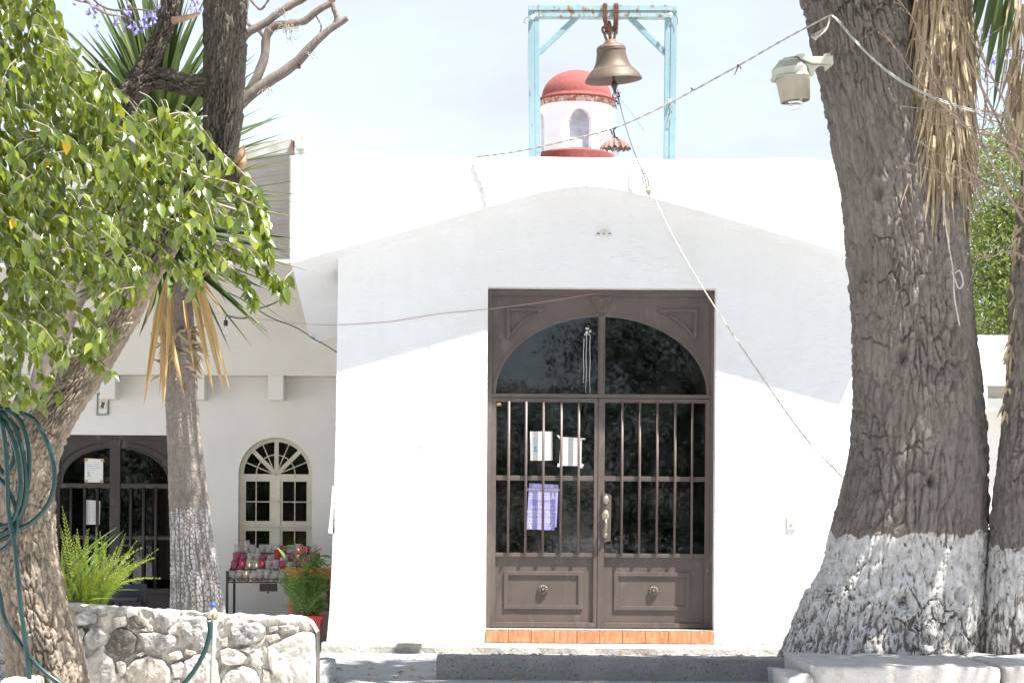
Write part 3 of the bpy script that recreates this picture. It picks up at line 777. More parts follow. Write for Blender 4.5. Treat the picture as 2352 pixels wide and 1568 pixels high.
fg.obj('figure_print', M_PRINTW, T)
cr = MB(); cr.box(fx(1237.6), fx(1238.4), YF - .0006, YF - .0002, fz(1167), fz(1153.5)).box(fx(1235), fx(1241), YF - .0010, YF - .0007, fz(1157.4), fz(1156.6)); cr.obj('cross_print', M_PRINTW, T)
for sx, bx in ((1, 1213), (-1, 1272)):
    sw = MB()
    for k in range(2):
        cc = catmull(np.array([(bx + sx * (1 + 3 * k), 0, 1203 + k), (bx + sx * (4 + 2 * k), 0, 1206 + k), (bx + sx * (3 + 2 * k), 0, 1209.5), (bx + sx * (6 + k), 0, 1212.5), (bx + sx * (9 - 3 * k), 0, 1215)]), 14)
        sw.tube([(fx(p[0]), YF, fz(p[2])) for p in cc], 0.0028, 4)
    sw.obj('scroll_print', M_PRINTW, T)

M_FROST = simple('frosted_pane', (0.30, 0.32, 0.36), 0.5, 0, (0.50, 0.52, 0.56), 9, 0.35, 0.7, bump=.4, bscale=14, bdist=.01)
# ================================================================== tower behind
YT = 28.0
tcx = at(1324, 300, YT).x
def tz(y): return at(1324, y, YT).z
T = thing('dome_tower', 'white round tower with red dome behind the chapel parapet', 'tower', (tcx, YT, ZT))
rr = pxm(83, YT)
zb_, zc_ = tz(358), tz(247)
MB().box(tcx - 2.6, tcx + 2.6, YT - 2.7, YT + 6, ZT - .1, 2.5).obj('nave_wall', M_WHITE_SMOOTH, T)
prof = [(2.45 * math.cos(a), 2.5 + 2.27 * math.sin(a)) for a in np.linspace(0, math.pi / 2 - 0.28, 16)] + [(0.0, zb_ + 0.0)]
MB().lathe([(2.45, 2.3)] + prof, (tcx, YT, 0), 40).obj('main_dome', M_RED, T, smooth=True)
MB().lathe([(rr * 1.05, zb_ - 0.2), (rr * 1.05, zb_), (rr * 0.98, zb_ + 0.03), (rr * .9, zb_ + .03)], (tcx, YT, 0), 40).obj('drum_base', M_RED, T, smooth=False)
# drum with arched openings: grid of the cylinder, window columns recessed
nA, nZ = 192, 60
dz = (zc_ - zb_) / nZ
wa = [R(270) + math.asin(0.075), R(270) - R(82), R(4), R(94)]        # window directions
hw_ = math.asin(pxm(25.5, YT) / rr)
ws, wt, wb_ = tz(298), tz(265), zb_ + 0.02
V = np.zeros((nZ + 1, nA, 3)); rec = np.zeros((nZ + 1, nA), bool)
for j in range(nZ + 1):
    z = zb_ + dz * j
    for k in range(nA):
        a = 2 * math.pi * k / nA; r_ = rr; hit = False
        for w0 in wa:
            da = (a - w0 + math.pi) % (2 * math.pi) - math.pi
            if abs(da) < hw_ and z > wb_:
                if z < ws or (da / hw_) ** 2 + ((z - ws) / (wt - ws)) ** 2 < 1: hit = True
        if hit: r_ = rr * 0.62
        rec[j, k] = hit
        V[j, k] = (tcx + r_ * math.cos(a), YT + r_ * math.sin(a), z)
f = [(j * nA + k, j * nA + (k + 1) % nA, (j + 1) * nA + (k + 1) % nA, (j + 1) * nA + k) for j in range(nZ) for k in range(nA)]
MB().add(V.reshape(-1, 3), f).obj('drum', M_WHITE_SMOOTH, T)
for w0 in wa:
    d0 = Vector((math.cos(w0), math.sin(w0), 0)); t0_ = Vector((-math.sin(w0), math.cos(w0), 0)); hwm = rr * math.sin(hw_) * .97
    po = [(-hwm, wb_), (hwm, wb_)] + [(hwm * math.cos(a), ws + (wt - ws) * .97 * math.sin(a)) for a in np.linspace(0, math.pi, 15)]
    vv = [Vector((tcx, YT, z)) + d0 * rr * .80 + t0_ * x for x, z in po] + [Vector((tcx, YT, z)) + d0 * rr * .785 + t0_ * x for x, z in po]; n_ = len(po)
    MB().add(vv, [tuple(range(n_)), tuple(range(2 * n_ - 1, n_ - 1, -1))] + [(i, i + n_, (i + 1) % n_ + n_, (i + 1) % n_) for i in range(n_)]).obj('window_pane', M_FROST, T)
cr = [(rr * 0.985, zc_ - .01), (rr * 1.03, zc_ + 0.02), (rr * 1.05, zc_ + 0.055)]
nb = 34
z0, z1 = zc_ - 0.005, zc_ + 0.062
for k in range(nb):
    a0, a1 = 2 * math.pi * (k + .03) / nb, 2 * math.pi * (k + .97) / nb
    vv = []
    for r0, r1, z in ((rr * .97, rr * 1.015 + random.uniform(-.004, .004), z0), (rr * .97, rr * 1.055 + random.uniform(-.004, .004), z1)):
        for a in (a0, a1):
            vv += [(tcx + r0 * math.cos(a), YT + r0 * math.sin(a), z), (tcx + r1 * math.cos(a), YT + r1 * math.sin(a), z)]
    MB().add(vv, [(0, 1, 3, 2), (4, 6, 7, 5), (1, 5, 7, 3), (0, 2, 6, 4), (0, 4, 5, 1), (2, 3, 7, 6)]).obj('brick', M_BRICK, T)
zd = z1 + 0.002; dtop = tz(163)
pr = [(rr * .9, zd), (rr * 1.085, zd), (rr * 1.09, zd + .03), (rr * 1.0, zd + .045), (rr * .965, zd + .06)]
for a in np.linspace(0.06, math.pi / 2, 18): pr.append((rr * .965 * math.cos(a), zd + .06 + (dtop - zd - .06) * math.sin(a)))
MB().lathe(pr, (tcx, YT, 0), 48).obj('dome', M_RED, T, smooth=True)

# ================================================================== left wing
YU, YL = 22.45, 22.75
XWR = -1.53
WG = thing('side_wing', 'cream porch wing under a corrugated roof beside the chapel', 'building', (-4, YL, ZT))
def ux(px, Y): return at(px, 900, Y).x
def uz(py, Y): return at(500, py, Y).z
zbm = uz(861, YU)
MB().box(-7.5, XWR, YU, YL + .2, zbm, 2.74).obj('upper_wall', M_CREAM2, WG)
# lower wall with a door and an arched window opening
wx0, wx1 = ux(549, YL), ux(718.5, YL); wc = (wx0 + wx1) / 2; wr = (wx1 - wx0) / 2
wsz, wtz, wbz = uz(1088, YL), uz(1003.5, YL), uz(1272, YL)
dx0, dx1, dzt = ux(125, YL), ux(402, YL), uz(1000, YL)
zt_ = zbm + 0.1
arcw = [(wc - wr * math.cos(a), wsz + (wtz - wsz) * math.sin(a)) for a in np.linspace(0, math.pi, 25)]
poly = [(-7.5, ZT), (dx0, ZT), (dx0, dzt), (dx1, dzt), (dx1, ZT), (wc, ZT), (wc, wbz), (wx0, wbz)] + arcw + [(wx1, wbz), (wc + .0005, wbz), (wc + .0005, ZT), (XWR, ZT), (XWR, zt_), (-7.5, zt_)]
MB().prism(poly, YL, YL + 0.2).obj('lower_wall', M_CREAM, WG)
for cpx in (632.5, 451, 246):
    X = ux(cpx, YU); hw = pxm(17.5, YU)
    z0 = uz(917, YU)
    MB().box(X - hw, X + hw, YU + .02, YL + .02, z0, zbm + .02).obj('corbel', M_CREAM, WG, bevel=0.008)
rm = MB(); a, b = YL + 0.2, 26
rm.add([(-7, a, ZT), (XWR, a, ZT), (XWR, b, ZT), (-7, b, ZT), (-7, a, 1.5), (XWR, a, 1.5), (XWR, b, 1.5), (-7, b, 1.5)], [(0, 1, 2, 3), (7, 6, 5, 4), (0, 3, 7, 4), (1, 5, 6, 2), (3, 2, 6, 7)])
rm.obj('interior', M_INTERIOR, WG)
# window
yv = YL + 0.09
WF = MB()
def arcp(r0x, r0z, n=24): return [(wc - r0x * math.cos(a), wsz + r0z * math.sin(a)) for a in np.linspace(0, math.pi, n + 1)]
ww = pxm(9.5, YL)
o_ = [(wx0 + .002, wbz)] + arcp(wr - .002, wtz - wsz - .002) + [(wx1 - .002, wbz)]
i_ = [(wx0 + ww, wbz + ww)] + arcp(wr - ww, wtz - wsz - ww) + [(wx1 - ww, wbz + ww)]
WF.ringframe(o_, i_, yv, yv + .05)
zs0, zs1 = uz(1099, YL), uz(1087, YL)
WF.box(wx0 + ww, wx1 - ww, yv + .002, yv + .05, zs0, zs1)
WN = WF.obj('window', M_WINFRAME, WG)
def wpart(nm, mb): return mb.obj(nm, M_WINFRAME, WN, bevel=0.003)
wpart('mullion', MB().box(wc - pxm(10, YL), wc + pxm(10, YL), yv - .006, yv + .045, wbz + ww, zs0))
for zz in (1206.5,):
    for s in (-1, 1):
        xa, xb = sorted((wc + s * pxm(10, YL), wc + s * (wr - ww)))
        wpart('sash_rail', MB().box(xa, xb, yv + .004, yv + .045, uz(zz + 6.5, YL), uz(zz - 6.5, YL)))
for s in (-1, 1):
    xa, xb = sorted((wc + s * pxm(10, YL), wc + s * (wr - ww)))
    for e0, e1 in ((uz(1200, YL), zs0), (wbz + ww, uz(1213, YL))):
        o2 = [(xa + .001, e0), (xb - .001, e0), (xb - .001, e1), (xa + .001, e1)]; t_ = pxm(5, YL)
        i2 = [(xa + t_, e0 + t_), (xb - t_, e0 + t_), (xb - t_, e1 - t_), (xa + t_, e1 - t_)]
        wpart('sash', MB().ringframe(o2, i2, yv + .008, yv + .045))
        MB().box(xa + t_, xb - t_, yv + .025, yv + .029, e0 + t_, e1 - t_).obj('pane', M_GLASS2, WN)
zc0 = zs1
for ang in (45, 90, 135):
    a = R(ang); L_ = (wr - ww * .6) if ang != 90 else (wtz - zc0 - ww * .5)
    d = Vector((math.cos(a), 0, math.sin(a))); nrm = Vector((-d.z, 0, d.x)); hw = pxm(4.8, YL)
    L_ *= 1.0
    p0 = Vector((wc, 0, zc0 - .004)); p1 = p0 + d * L_ * 0.985
    pl4 = [p0 + nrm * hw, p0 - nrm * hw, p1 - nrm * hw, p1 + nrm * hw]
    MB().prism([(p.x, p.z) for p in pl4], yv + .004 + .001 * (ang // 45), yv + .045).obj('fan_bar', M_WINFRAME, WN)
fan = [(wc - (wr - ww) * math.cos(a), zs1 + (wtz - zs1 - ww) * math.sin(a)) for a in np.linspace(0, math.pi, 25)]
MB().prism(fan, yv + .030, yv + .034).obj('pane', M_GLASS2, WN)
yg = YL + 0.03
M_GRILLE = simple('grille_wire', (0.58, 0.52, 0.42), 0.6, 0, (0.4, 0.3, 0.2), 30)
def gl(pts, nm='grille_wire'): MB().tube(pts, 0.0062, 6).obj(nm, M_GRILLE, WN)
for s in (-1, 1):
    xm = wc + s * pxm(44.5, YL)
    gl([(xm, yg, wbz), (xm, yg, zs1)])
ga = [(wc + pxm(44.5, YL) * math.cos(a), yg, zs1 + pxm(44, YL) * math.sin(a)) for a in np.linspace(0, math.pi, 18)]
gl(ga)
for zz in (1151, 1209, 1262): gl([(wx0, yg, uz(zz, YL)), (wx1, yg, uz(zz, YL))])
for ang in (22, 66, 114, 158):
    a = R(ang); gl([(wc, yg + .004, zs1 - .01), (wc + wr * .94 * math.cos(a), yg + .004, zs1 - .01 + wr * .97 * math.sin(a))])
# wing door
yd = YL + 0.1
dl = MB(); q = pxm(10, YL)
dl.box(dx0, dx0 + q, yd - .02, yd + .05, ZT + .03, dzt).box(dx1 - q, dx1, yd - .02, yd + .05, ZT + .03, dzt).box(dx0 + q, dx1 - q, yd - .02, yd + .05, uz(1010, YL), dzt)
WD = dl.obj('wing_door', M_DARKBROWN, WG, bevel=0.004)
dc = ux(262.5, YL)
MB().box(dc - pxm(12, YL), dc + pxm(12, YL), yd - .03, yd + .05, ZT + .03, uz(1010, YL)).obj('centre_stile', M_DARKBROWN, WD, bevel=0.005)
zsp, zap = uz(1111.5, YL), uz(1030, YL)
for s in (-1, 1):
    xe = (dx0 + q) if s < 0 else (dx1 - q); xi = dc + s * pxm(12, YL)
    W_ = abs(xe - xi) - pxm(5, YL)
    v = []; f = []
    n = 18
    for i in range(n + 1):
        a = math.pi / 2 * i / n
        x = xi + s * W_ * math.cos(a); z = zsp + (zap - zsp) * math.sin(a)
        v += [(x, yd, z), (x, yd, uz(1010, YL))]
    for i in range(n): f.append((2 * i, 2 * i + 1, 2 * i + 3, 2 * i + 2))
    k = len(v); v += [(xe, yd, zsp), (xe, yd, uz(1010, YL))]; f.append((0, 1, k + 1, k))
    MB().add(v, f).obj('spandrel', M_DARKBROWN, WD)
    for rr_, yy in ((1.0, -.012), (1.16, -.008)):
        m = [(xi + s * W_ * rr_ * math.cos(a), yd + yy, zsp + (zap - zsp) * rr_ * math.sin(a)) for a in np.linspace(0.1 if rr_ > 1 else 0, math.pi / 2 - (0.15 if rr_ > 1 else 0), 14)]
        m = [p for p in m if min(xe, xi) < p[0] < max(xe, xi)]
        MB().tube(m, 0.009, 6).obj('arch_bead', M_DARKBROWN, WD)
    xa, xb = sorted((xe, xi))
    for y0, y1 in ((1111.5, 1122), (1232, 1240), (1352, 1364), (1440, 1462)):
        MB().box(xa, xb, yd - .015, yd + .03, uz(y1, YL), uz(y0, YL)).obj('rail', M_DARKBROWN, WD, bevel=0.003)
    MB().box(xa, xb, yd + .012, yd + .018, uz(1440, YL), uz(1364, YL)).obj('panel', M_DARKBROWN, WD)
    MB().box(xa, xb, yd + .013, yd + .017, uz(1352, YL), uz(1122, YL)).obj('pane', M_GLASS2, WD)
    glp = [(xi, zsp)] + [(xi + s * W_ * math.cos(a), zsp + (zap - zsp) * math.sin(a)) for a in np.linspace(0, math.pi / 2, 14)]
    MB().prism(glp, yd + .013, yd + .017).obj('pane', M_GLASS2, WD)
    for bx in ((160.8, 193, 222) if s < 0 else (299, 328.7, 357)):
        MB().tube([(ux(bx, YL), yd - .022, uz(1354, YL)), (ux(bx, YL), yd - .022, uz(1120, YL))], pxm(3.6, YL), 8).obj('bar', M_DARKBROWN, WD, smooth=True)
MB().box(ux(262, YL), ux(270, YL), yd - .045, yd - .0305, uz(1300, YL), uz(1286, YL)).obj('lock', M_IVORY, WD, bevel=.003)
MB().box(ux(258, YL), ux(268, YL), yd - .05, yd - .0305, uz(1326, YL), uz(1308, YL)).obj('lock_box', M_BLACK, WD, bevel=.003)
# corrugated roof sheet sloping back, with fascia and gutter
co = MB(); nx, ny = 30, 240
xL, xR = at(-300, 480, 20.55).x, XL - 0.03
v = []
zfr = at(690, 318, 20.55).z
for j in range(ny + 1):
    t = j / ny; Y = 20.55 + (22.44 - 20.55) * t
    for i in range(nx + 1):
        u = i / nx; x = xL + (xR - xL) * u
        zf = at(690, 345, 20.55).z - 0.17 * (xR - x)
        zk = 2.76 - 0.02 * (xR - x)
        v.append((x, Y, zf + (zk - zf) * t + 0.012 * math.sin(t * 2 * math.pi * 26)))
f = [(j * (nx + 1) + i, j * (nx + 1) + i + 1, (j + 1) * (nx + 1) + i + 1, (j + 1) * (nx + 1) + i) for j in range(ny) for i in range(nx)]
co.add(v, f).obj('corrugated_roof', M_CORR, WG, smooth=True)
zf0 = at(690, 345, 20.55).z
sd = [(20.56, zf0 - .01), (20.56, 2.56), (22.7, 1.97), (22.7, 2.74)]
MB().add([(xR - .012, y, z) for y, z in sd] + [(xR + .022, y, z) for y, z in sd], [(0, 3, 2, 1), (4, 5, 6, 7), (0, 4, 7, 3), (1, 2, 6, 5), (0, 1, 5, 4), (2, 3, 7, 6)]).obj('sun_block_panel', M_CREAM2, WG)  # added infill that keeps sun from leaking onto the porch wall
MB().add([(xL, 20.53, zf0 - .17 * (xR - xL) - .02), (xR, 20.53, zf0 - .02), (xR, 20.53, zf0 + .12), (xL, 20.53, zf0 - .17 * (xR - xL) + .12),
          (xL, 20.55, zf0 - .17 * (xR - xL) - .02), (xR, 20.55, zf0 - .02), (xR, 20.55, zf0 + .12), (xL, 20.55, zf0 - .17 * (xR - xL) + .12)],
         [(0, 1, 2, 3), (7, 6, 5, 4), (3, 2, 6, 7), (0, 4, 5, 1), (1, 5, 6, 2), (0, 3, 7, 4)]).obj('fascia', M_WHITEMETAL, WG)
def bx_(x0, y0, x1, y1, Ya, Yb): 
    p = at(x0, y1, Ya); r_ = at(x1, y0, Ya); return MB().box(p.x, r_.x, Ya, Yb, p.z, r_.z)
bx_(676, 309, 699, 338, 20.48, 20.9).obj('gutter_end', M_WHITEMETAL, WG, bevel=.01)
bx_(668, 322, 674, 356, 20.49, 20.6).obj('gutter_bracket', M_RUST, WG)
p0 = at(690, 341, 20.6); p1 = at(727, 359, 20.6)
MB().prism([(p0.x, p1.z - .06), (p0.x, p0.z), (p1.x - .03, p0.z - .005), (p1.x, p1.z - .06)], 20.58, 20.8).obj('flashing', M_WHITEMETAL, WG, bevel=.004)
# sign on the wing wall
Ys = YL - 0.012
sp = [(223.5, 903), (251, 900), (249.5, 952.5), (222, 953.5)]
def sgp(x, y): p = at(x, y, Ys); return (p.x, p.z)
T = thing('framed_sign', 'small grey framed no-phone sign on the cream porch wall', 'sign', at(236, 953, Ys))
outer = [sgp(*p) for p in sp]; inner = [sgp(226, 906), sgp(248, 903.5), sgp(246.5, 950), sgp(225, 950.5)]
MB().ringframe(outer, inner, Ys - .014, YL + .001).obj('frame', M_GREYFRAME, T)
MB().prism(inner, Ys - .002, YL).obj('board', M_PAPER_SH, T)
cph = at(236, 930, Ys)
ring = [(cph.x + .042 * math.cos(a), Ys - .004, cph.z + .05 * math.sin(a)) for a in np.linspace(0, 2 * math.pi, 22)]
MB().tube(ring, 0.003, 4).obj('ring_print', M_PRINTY, T)
ph = [Vector((x * .018, 0, z * .034)) for x, z in ((-1, -1), (1, -1), (1, 1), (-1, 1))]
ph = [Matrix.Rotation(R(16), 3, 'Y') @ p for p in ph]; ph = [(cph.x + p.x, cph.z + p.z) for p in ph]
MB().prism(ph, Ys - .0035, Ys - .0022).obj('phone_print', M_PRINTK, T)
MB().tube([(cph.x - .02, Ys - .005, cph.z + .046), (cph.x + .012, Ys - .005, cph.z + .012)], .003, 4).obj('bar_print', M_PRINTK, T)
# papers on the wing door
def upaper(name, label, pts, Y):
    T = thing(name, label, 'notice', at(pts[0][0], pts[2][1], Y))
    MB().prism([(at(x, y, Y).x, at(x, y, Y).z) for x, y in pts], Y - .002, Y).obj('sheet', M_PAPER_SH, T); return T
Yq = yd + .012
T = upaper('notice_paper', 'cream notice with blue print and chair drawing taped on dark porch door glass', [(195, 1052), (237, 1054), (236.5, 1107.5), (194.5, 1108)], Yq)
def tt(s_, size, px, py, mat, T, al='LEFT', sx=.9):
    p = at(px, py, Yq - .0026); return text(s_, size, p.x, p.y, p.z, mat, T, al, sx)
tt('Aviso', .022, 216, 1061, M_PRINTG, T, 'CENTER')
for k, s_ in enumerate(('SI ERES TAN AMABLE', 'DE VENIR TU SILLA,', 'DONDE LO PONEMOS', 'EN SU LUGAR')): tt(s_, .0165, 200, 1066 + 4.7 * k, M_PRINTB, T)
chm = MB()
for a_, b_, c_, d_ in ((201, 206.5, 1083.5, 1087), (201.5, 208, 1090, 1092.5), (201.6, 202.6, 1092.5, 1096), (207, 208, 1092.5, 1096), (202, 203, 1087, 1090)):
    p = at(a_, d_, Yq - .0026); r_ = at(b_, c_, Yq - .0026); chm.box(p.x, r_.x, p.y - .0004, p.y, p.z, r_.z)
chm.obj('chair_drawing', M_PRINTB, T)
for x, y in ((194, 1052), (232, 1053), (194.5, 1102), (230, 1102)):
    p = at(x, y + 7, Yq - .003); MB().box(p.x, p.x + .034, p.y - .0006, p.y, p.z, p.z + .034).obj('tape', M_TAPE_BR, T)
T = upaper('notice_paper', 'cream typed sheet hung low behind the bars of the dark porch door', [(193.5, 1147), (230.5, 1150), (229, 1204), (192, 1204)], Yq)
for k in range(16):
    mb = MB(); y = 1151 + 3 * k; X = 196
    while X < 226:
        wd = random.uniform(3, 8); p = at(X, y + .8, Yq - .0026); r_ = at(min(X + wd, 227), y, Yq - .0026)
        mb.box(p.x, r_.x, p.y - .0004, p.y, p.z, r_.z); X += wd + 1.2
    mb.obj('text_line', M_PRINTG, T)
# loose paper at the corner of the chapel
q = [at(x, y, YW - .03) for x, y in ((763, 1114), (767.5, 1118), (768, 1225), (753, 1223), (757, 1190))]
whole('loose_paper', MB().prism([(p.x, p.z) for p in q], YW + .0, YW + .003), M_PAPER, 'narrow white paper curling off the chapel wall corner toward the porch', 'paper')

# ================================================================== right wing
RW = thing('flank_wing', 'low white wing wall beyond the giant trunk', 'building', (5.5, 22.6, ZT))
ztp = at(2280, 770, 22.5).z
MB().box(3.43, 9, 22.5, 22.9, at(2300, 885, 22.5).z, ztp).obj('upper_wall', M_WHITE, RW, bevel=.01)
MB().box(3.43, 9, 22.75, 22.9, ZT, at(2300, 885, 22.5).z - .001).obj('lower_wall', M_CREAM, RW)
p = at(2268, 960, 22.52)
MB().box(p.x - .30, p.x, 22.51, 22.75, at(2250, 932, 22.52).z, at(2250, 885, 22.52).z).obj('corbel', M_WHITE, RW, bevel=.01)
MB().box(3.43, 9, 22.56, 22.75, at(2300, 945, 22.6).z, at(2300, 915, 22.6).z).obj('ledge', M_CREAM, RW, bevel=.006)

# ================================================================== bell frame and bell
YB = 20.78
def bz(y): return at(1385, y, YB).z
zroof = 2.72
T = thing('bell_gantry', 'flaking pale blue steel frame holding the bell above the roof', 'gantry', (at(1385, 360, YB).x, YB, zroof))
def bar2(p0, p1, w, y0, y1, mat, nm):
    a, b = Vector((p0.x, 0, p0.z)), Vector((p1.x, 0, p1.z)); d = (b - a).normalized(); nn = Vector((-d.z, 0, d.x)) * w / 2
    return MB().prism([((a + nn).x, (a + nn).z), ((a - nn).x, (a - nn).z), ((b - nn).x, (b - nn).z), ((b + nn).x, (b + nn).z)], y0, y1).obj(nm, mat, T, bevel=.004)
def post(xt, xb, wpx, y0, y1):
    a = at(xt, 16, YB); b = at(xb, 362, YB); k = (zroof - a.z) / (b.z - a.z); c_ = a + (b - a) * k
    bar2(c_, a, pxm(wpx, YB), y0, y1, M_BLUE, 'post')
post(1219.3, 1222.2, 12.5, YB - .05, YB + .05); post(1232, 1235.2, 12.5, YB - .045, YB + .05)
post(1534, 1531, 13, YB - .045, YB + .05); post(1548.2, 1543.2, 14.5, YB - .05, YB + .05)
bar2(at(1213, 21, YB), at(1554.5, 22, YB), pxm(13, YB), YB - .062, YB + .06, M_BLUE_TOP, 'beam')
bar2(at(1226, 35.3, YB), at(1541, 36.3, YB), pxm(14, YB), YB - .056, YB + .06, M_BLUE_TOP, 'beam')
bar2(at(1236, 124, YB), at(1325, 40, YB), pxm(12, YB), YB - .028, YB + .028, M_BLUE, 'brace')
bar2(at(1446, 40, YB), at(1532, 127, YB), pxm(12, YB), YB - .028, YB + .028, M_BLUE, 'brace')
m90 = Matrix.Rotation(R(90), 4, 'X')
for px, py in ((1223.5, 41.5), (1539.5, 36.5), (1538.5, 234)):
    c = at(px, py, YB - .06)
    MB().lathe([(0, 0.05), (.008, .05), (.009, .042), (.019, .042), (.021, .02), (.016, .016), (.021, .01), (.018, -.012), (.006, -.012)], c, 14, m90).obj('insulator', M_PORCELAIN if py > 37 else M_IVORY, T, smooth=True)
for pts in ([(1213, 40), (1206, 43), (1203, 52), (1209, 54)], [(1548, 32), (1555, 40), (1557, 55), (1555.5, 57)], [(1546, 236), (1551, 235), (1551, 240)]):
    MB().tube([tuple(at(x, y, YB - .07)) for x, y in pts], .003, 5).obj('wire_end', M_IRON, T)
M_MOUTH = simple('bell_mouth', (0.085, 0.055, 0.04), 0.7, 0.2, (0.055, 0.04, 0.032), 14, bump=.3)  # shade inside the bell put into a darker colour
# bell
bc = at(1409, 186, YB)       # centre of the lip
S = pxm(66.5, YB)
tilt = Matrix.Rotation(R(-5.0), 4, 'Y') @ Matrix.Rotation(R(2.5), 4, 'X')
out = [(1.0, 0.0), (.985, .06), (.93, .17), (.86, .27), (.80, .34), (.79, .36), (.775, .37), (.73, .43), (.70, .445), (.665, .49), (.60, .62), (.555, .76), (.525, .92), (.505, 1.06), (.50, 1.12), (.515, 1.135), (.515, 1.16), (.50, 1.175), (.50, 1.20), (.51, 1.215), (.495, 1.24), (.46, 1.30), (.40, 1.345), (.30, 1.37), (.285, 1.375), (.28, 1.40), (.20, 1.46), (.17, 1.55), (0, 1.56)]
inn = [(1.0, 0.0), (.955, .02), (.86, .16), (.74, .30), (.62, .45), (.54, .62), (.48, .85), (.44, 1.1), (.3, 1.25), (0, 1.3)]
T = thing('bell', 'weathered bronze church bell hanging mouth down', 'bell', bc)
zsc = .91
MB().lathe([(r_ * S, z * S * zsc) for r_, z in out], bc, 56, tilt).obj('body', M_BRONZE, T, smooth=True)
MB().lathe([(r_ * S * .998, z * S * zsc + .001) for r_, z in inn][::-1], bc, 56, tilt).obj('bell_mouth', M_MOUTH, T, smooth=True)
topc = bc + tilt @ Vector((0, 0, 1.5 * S * zsc))
for s in (-1, 1):
    cr_ = [topc + tilt @ Vector(p) * S for p in ((s * .10, 0, -.02), (s * .16, 0, .14), (s * .20, 0, .28), (s * .24, 0, .36), (s * .24, 0, .44), (s * .19, 0, .50), (s * .12, 0, .46), (s * .08, 0, .36))]
    cr_ = catmull(np.array(cr_), 16)
    MB().tube([tuple(p) for p in cr_], .045 * S, 8).obj('crown_loop', M_BRONZE, T, smooth=True)
MB().tube([tuple(topc + tilt @ Vector((0, 0, z)) * S) for z in (-.02, .15, .3, .55, .66, .70)], [.06 * S, .055 * S, .075 * S, .09 * S, .07 * S, .02 * S], 10).obj('crown_pin', M_BRONZE, T, smooth=True)
cl = [bc + tilt @ Vector((0.02, 0, z)) * S for z in (.45, .25, .12, .02, -.05, -.12, -.18, -.24, -.34, -.42, -.44)]
MB().tube([tuple(p) for p in cl], [.02 * S * 1.3, .04 * S, .05 * S, .04 * S, .085 * S, .115 * S, .12 * S, .09 * S, .055 * S, .05 * S, .02 * S], 12).obj('clapper', M_IRON, T, smooth=True)
rg = cl[-1] + Vector((.01, 0, -.02))
MB().tube([tuple(rg + Vector((.036 * math.cos(a), 0, .026 * math.sin(a)))) for a in np.linspace(0, 2 * math.pi, 13)], .005, 5).obj('clapper_ring', M_IRON, T)
# chains looped over the beam
def chain(px, pyt, pyb, dx, label):
    mb = MB()
    for side, yo in ((-1, -.075), (1, .075)):
        n = 15
        for i in range(n):
            t = i / (n - 1)
            y = pyt + (pyb - pyt) * t
            x = px + dx * max(0, (t - .45)) * 1.8 + 0.5 * math.sin(i * 2.1)
            Yc = YB + yo * (1 if y < 46 else max(.15, 1 - (y - 46) / 28))
            c = at(x, y, Yc)
            rot = Matrix.Rotation(R(90 * (i % 2) + 25), 3, 'Z')
            mb.tube([tuple(c + rot @ Vector((.012 * math.cos(a), 0, .022 * math.sin(a)))) for a in np.linspace(0, 2 * math.pi, 9)], .0055, 4, False)
    for i in range(4):
        c = at(px, pyt - 1, YB - .06 + .04 * i); rot = Matrix.Rotation(R(90 * (i % 2)), 3, 'Y')
        mb.tube([tuple(c + rot @ Vector((.011 * math.cos(a), .022 * math.sin(a), 0))) for a in np.linspace(0, 2 * math.pi, 9)], .0055, 4, False)
    whole('hanging_chain', mb, M_RUST, label, 'chain', group='chains holding the bell')
for px, dx in ((1387.5, 5), (1392, 4), (1413, -3.5), (1418, -2)):
    chain(px, 13, 74, dx, 'rusty chain loop slung over the blue beam carrying the bell')
# ================================================================== masonry in front
def rock_block(x0, x1, y0, y1, z0, z1, res, amp, seed, round_=0.25):
    """closed block with rounded, weathered faces"""
    bm = bmesh.new(); bmesh.ops.create_cube(bm, size=2.0)
    bmesh.ops.subdivide_edges(bm, edges=bm.edges[:], cuts=res, use_grid_fill=True)
    P = np.array([v.co[:] for v in bm.verts])
    nrm = P / np.maximum(np.linalg.norm(P, axis=1)[:, None], 1e-6)
    # superellipsoid rounding
    L = (np.abs(P) ** 8).sum(1) ** (1 / 8.0)
    Q = P / L[:, None]; P = P * (1 - round_) + Q * round_
    c = np.array([(x0 + x1) / 2, (y0 + y1) / 2, (z0 + z1) / 2]); h = np.array([(x1 - x0) / 2, (y1 - y0) / 2, (z1 - z0) / 2])
    W_ = P * h + c
    d = (fbm(W_[:, 0] * 6 + W_[:, 1] * 4, W_[:, 2] * 6 + W_[:, 1] * 3, seed) - .47) * 2 + .5 * (fbm(W_[:, 0] * 19 - W_[:, 1] * 7, W_[:, 2] * 19 + W_[:, 1] * 9, seed + 3) - .47)
    W_ = W_ + nrm * (d * amp)[:, None]
    for v, p in zip(bm.verts, W_): v.co = p
    vs = [tuple(v.co) for v in bm.verts]; fs = [tuple(v.index for v in f.verts) for f in bm.faces]
    bm.free(); return MB().add(vs, fs)

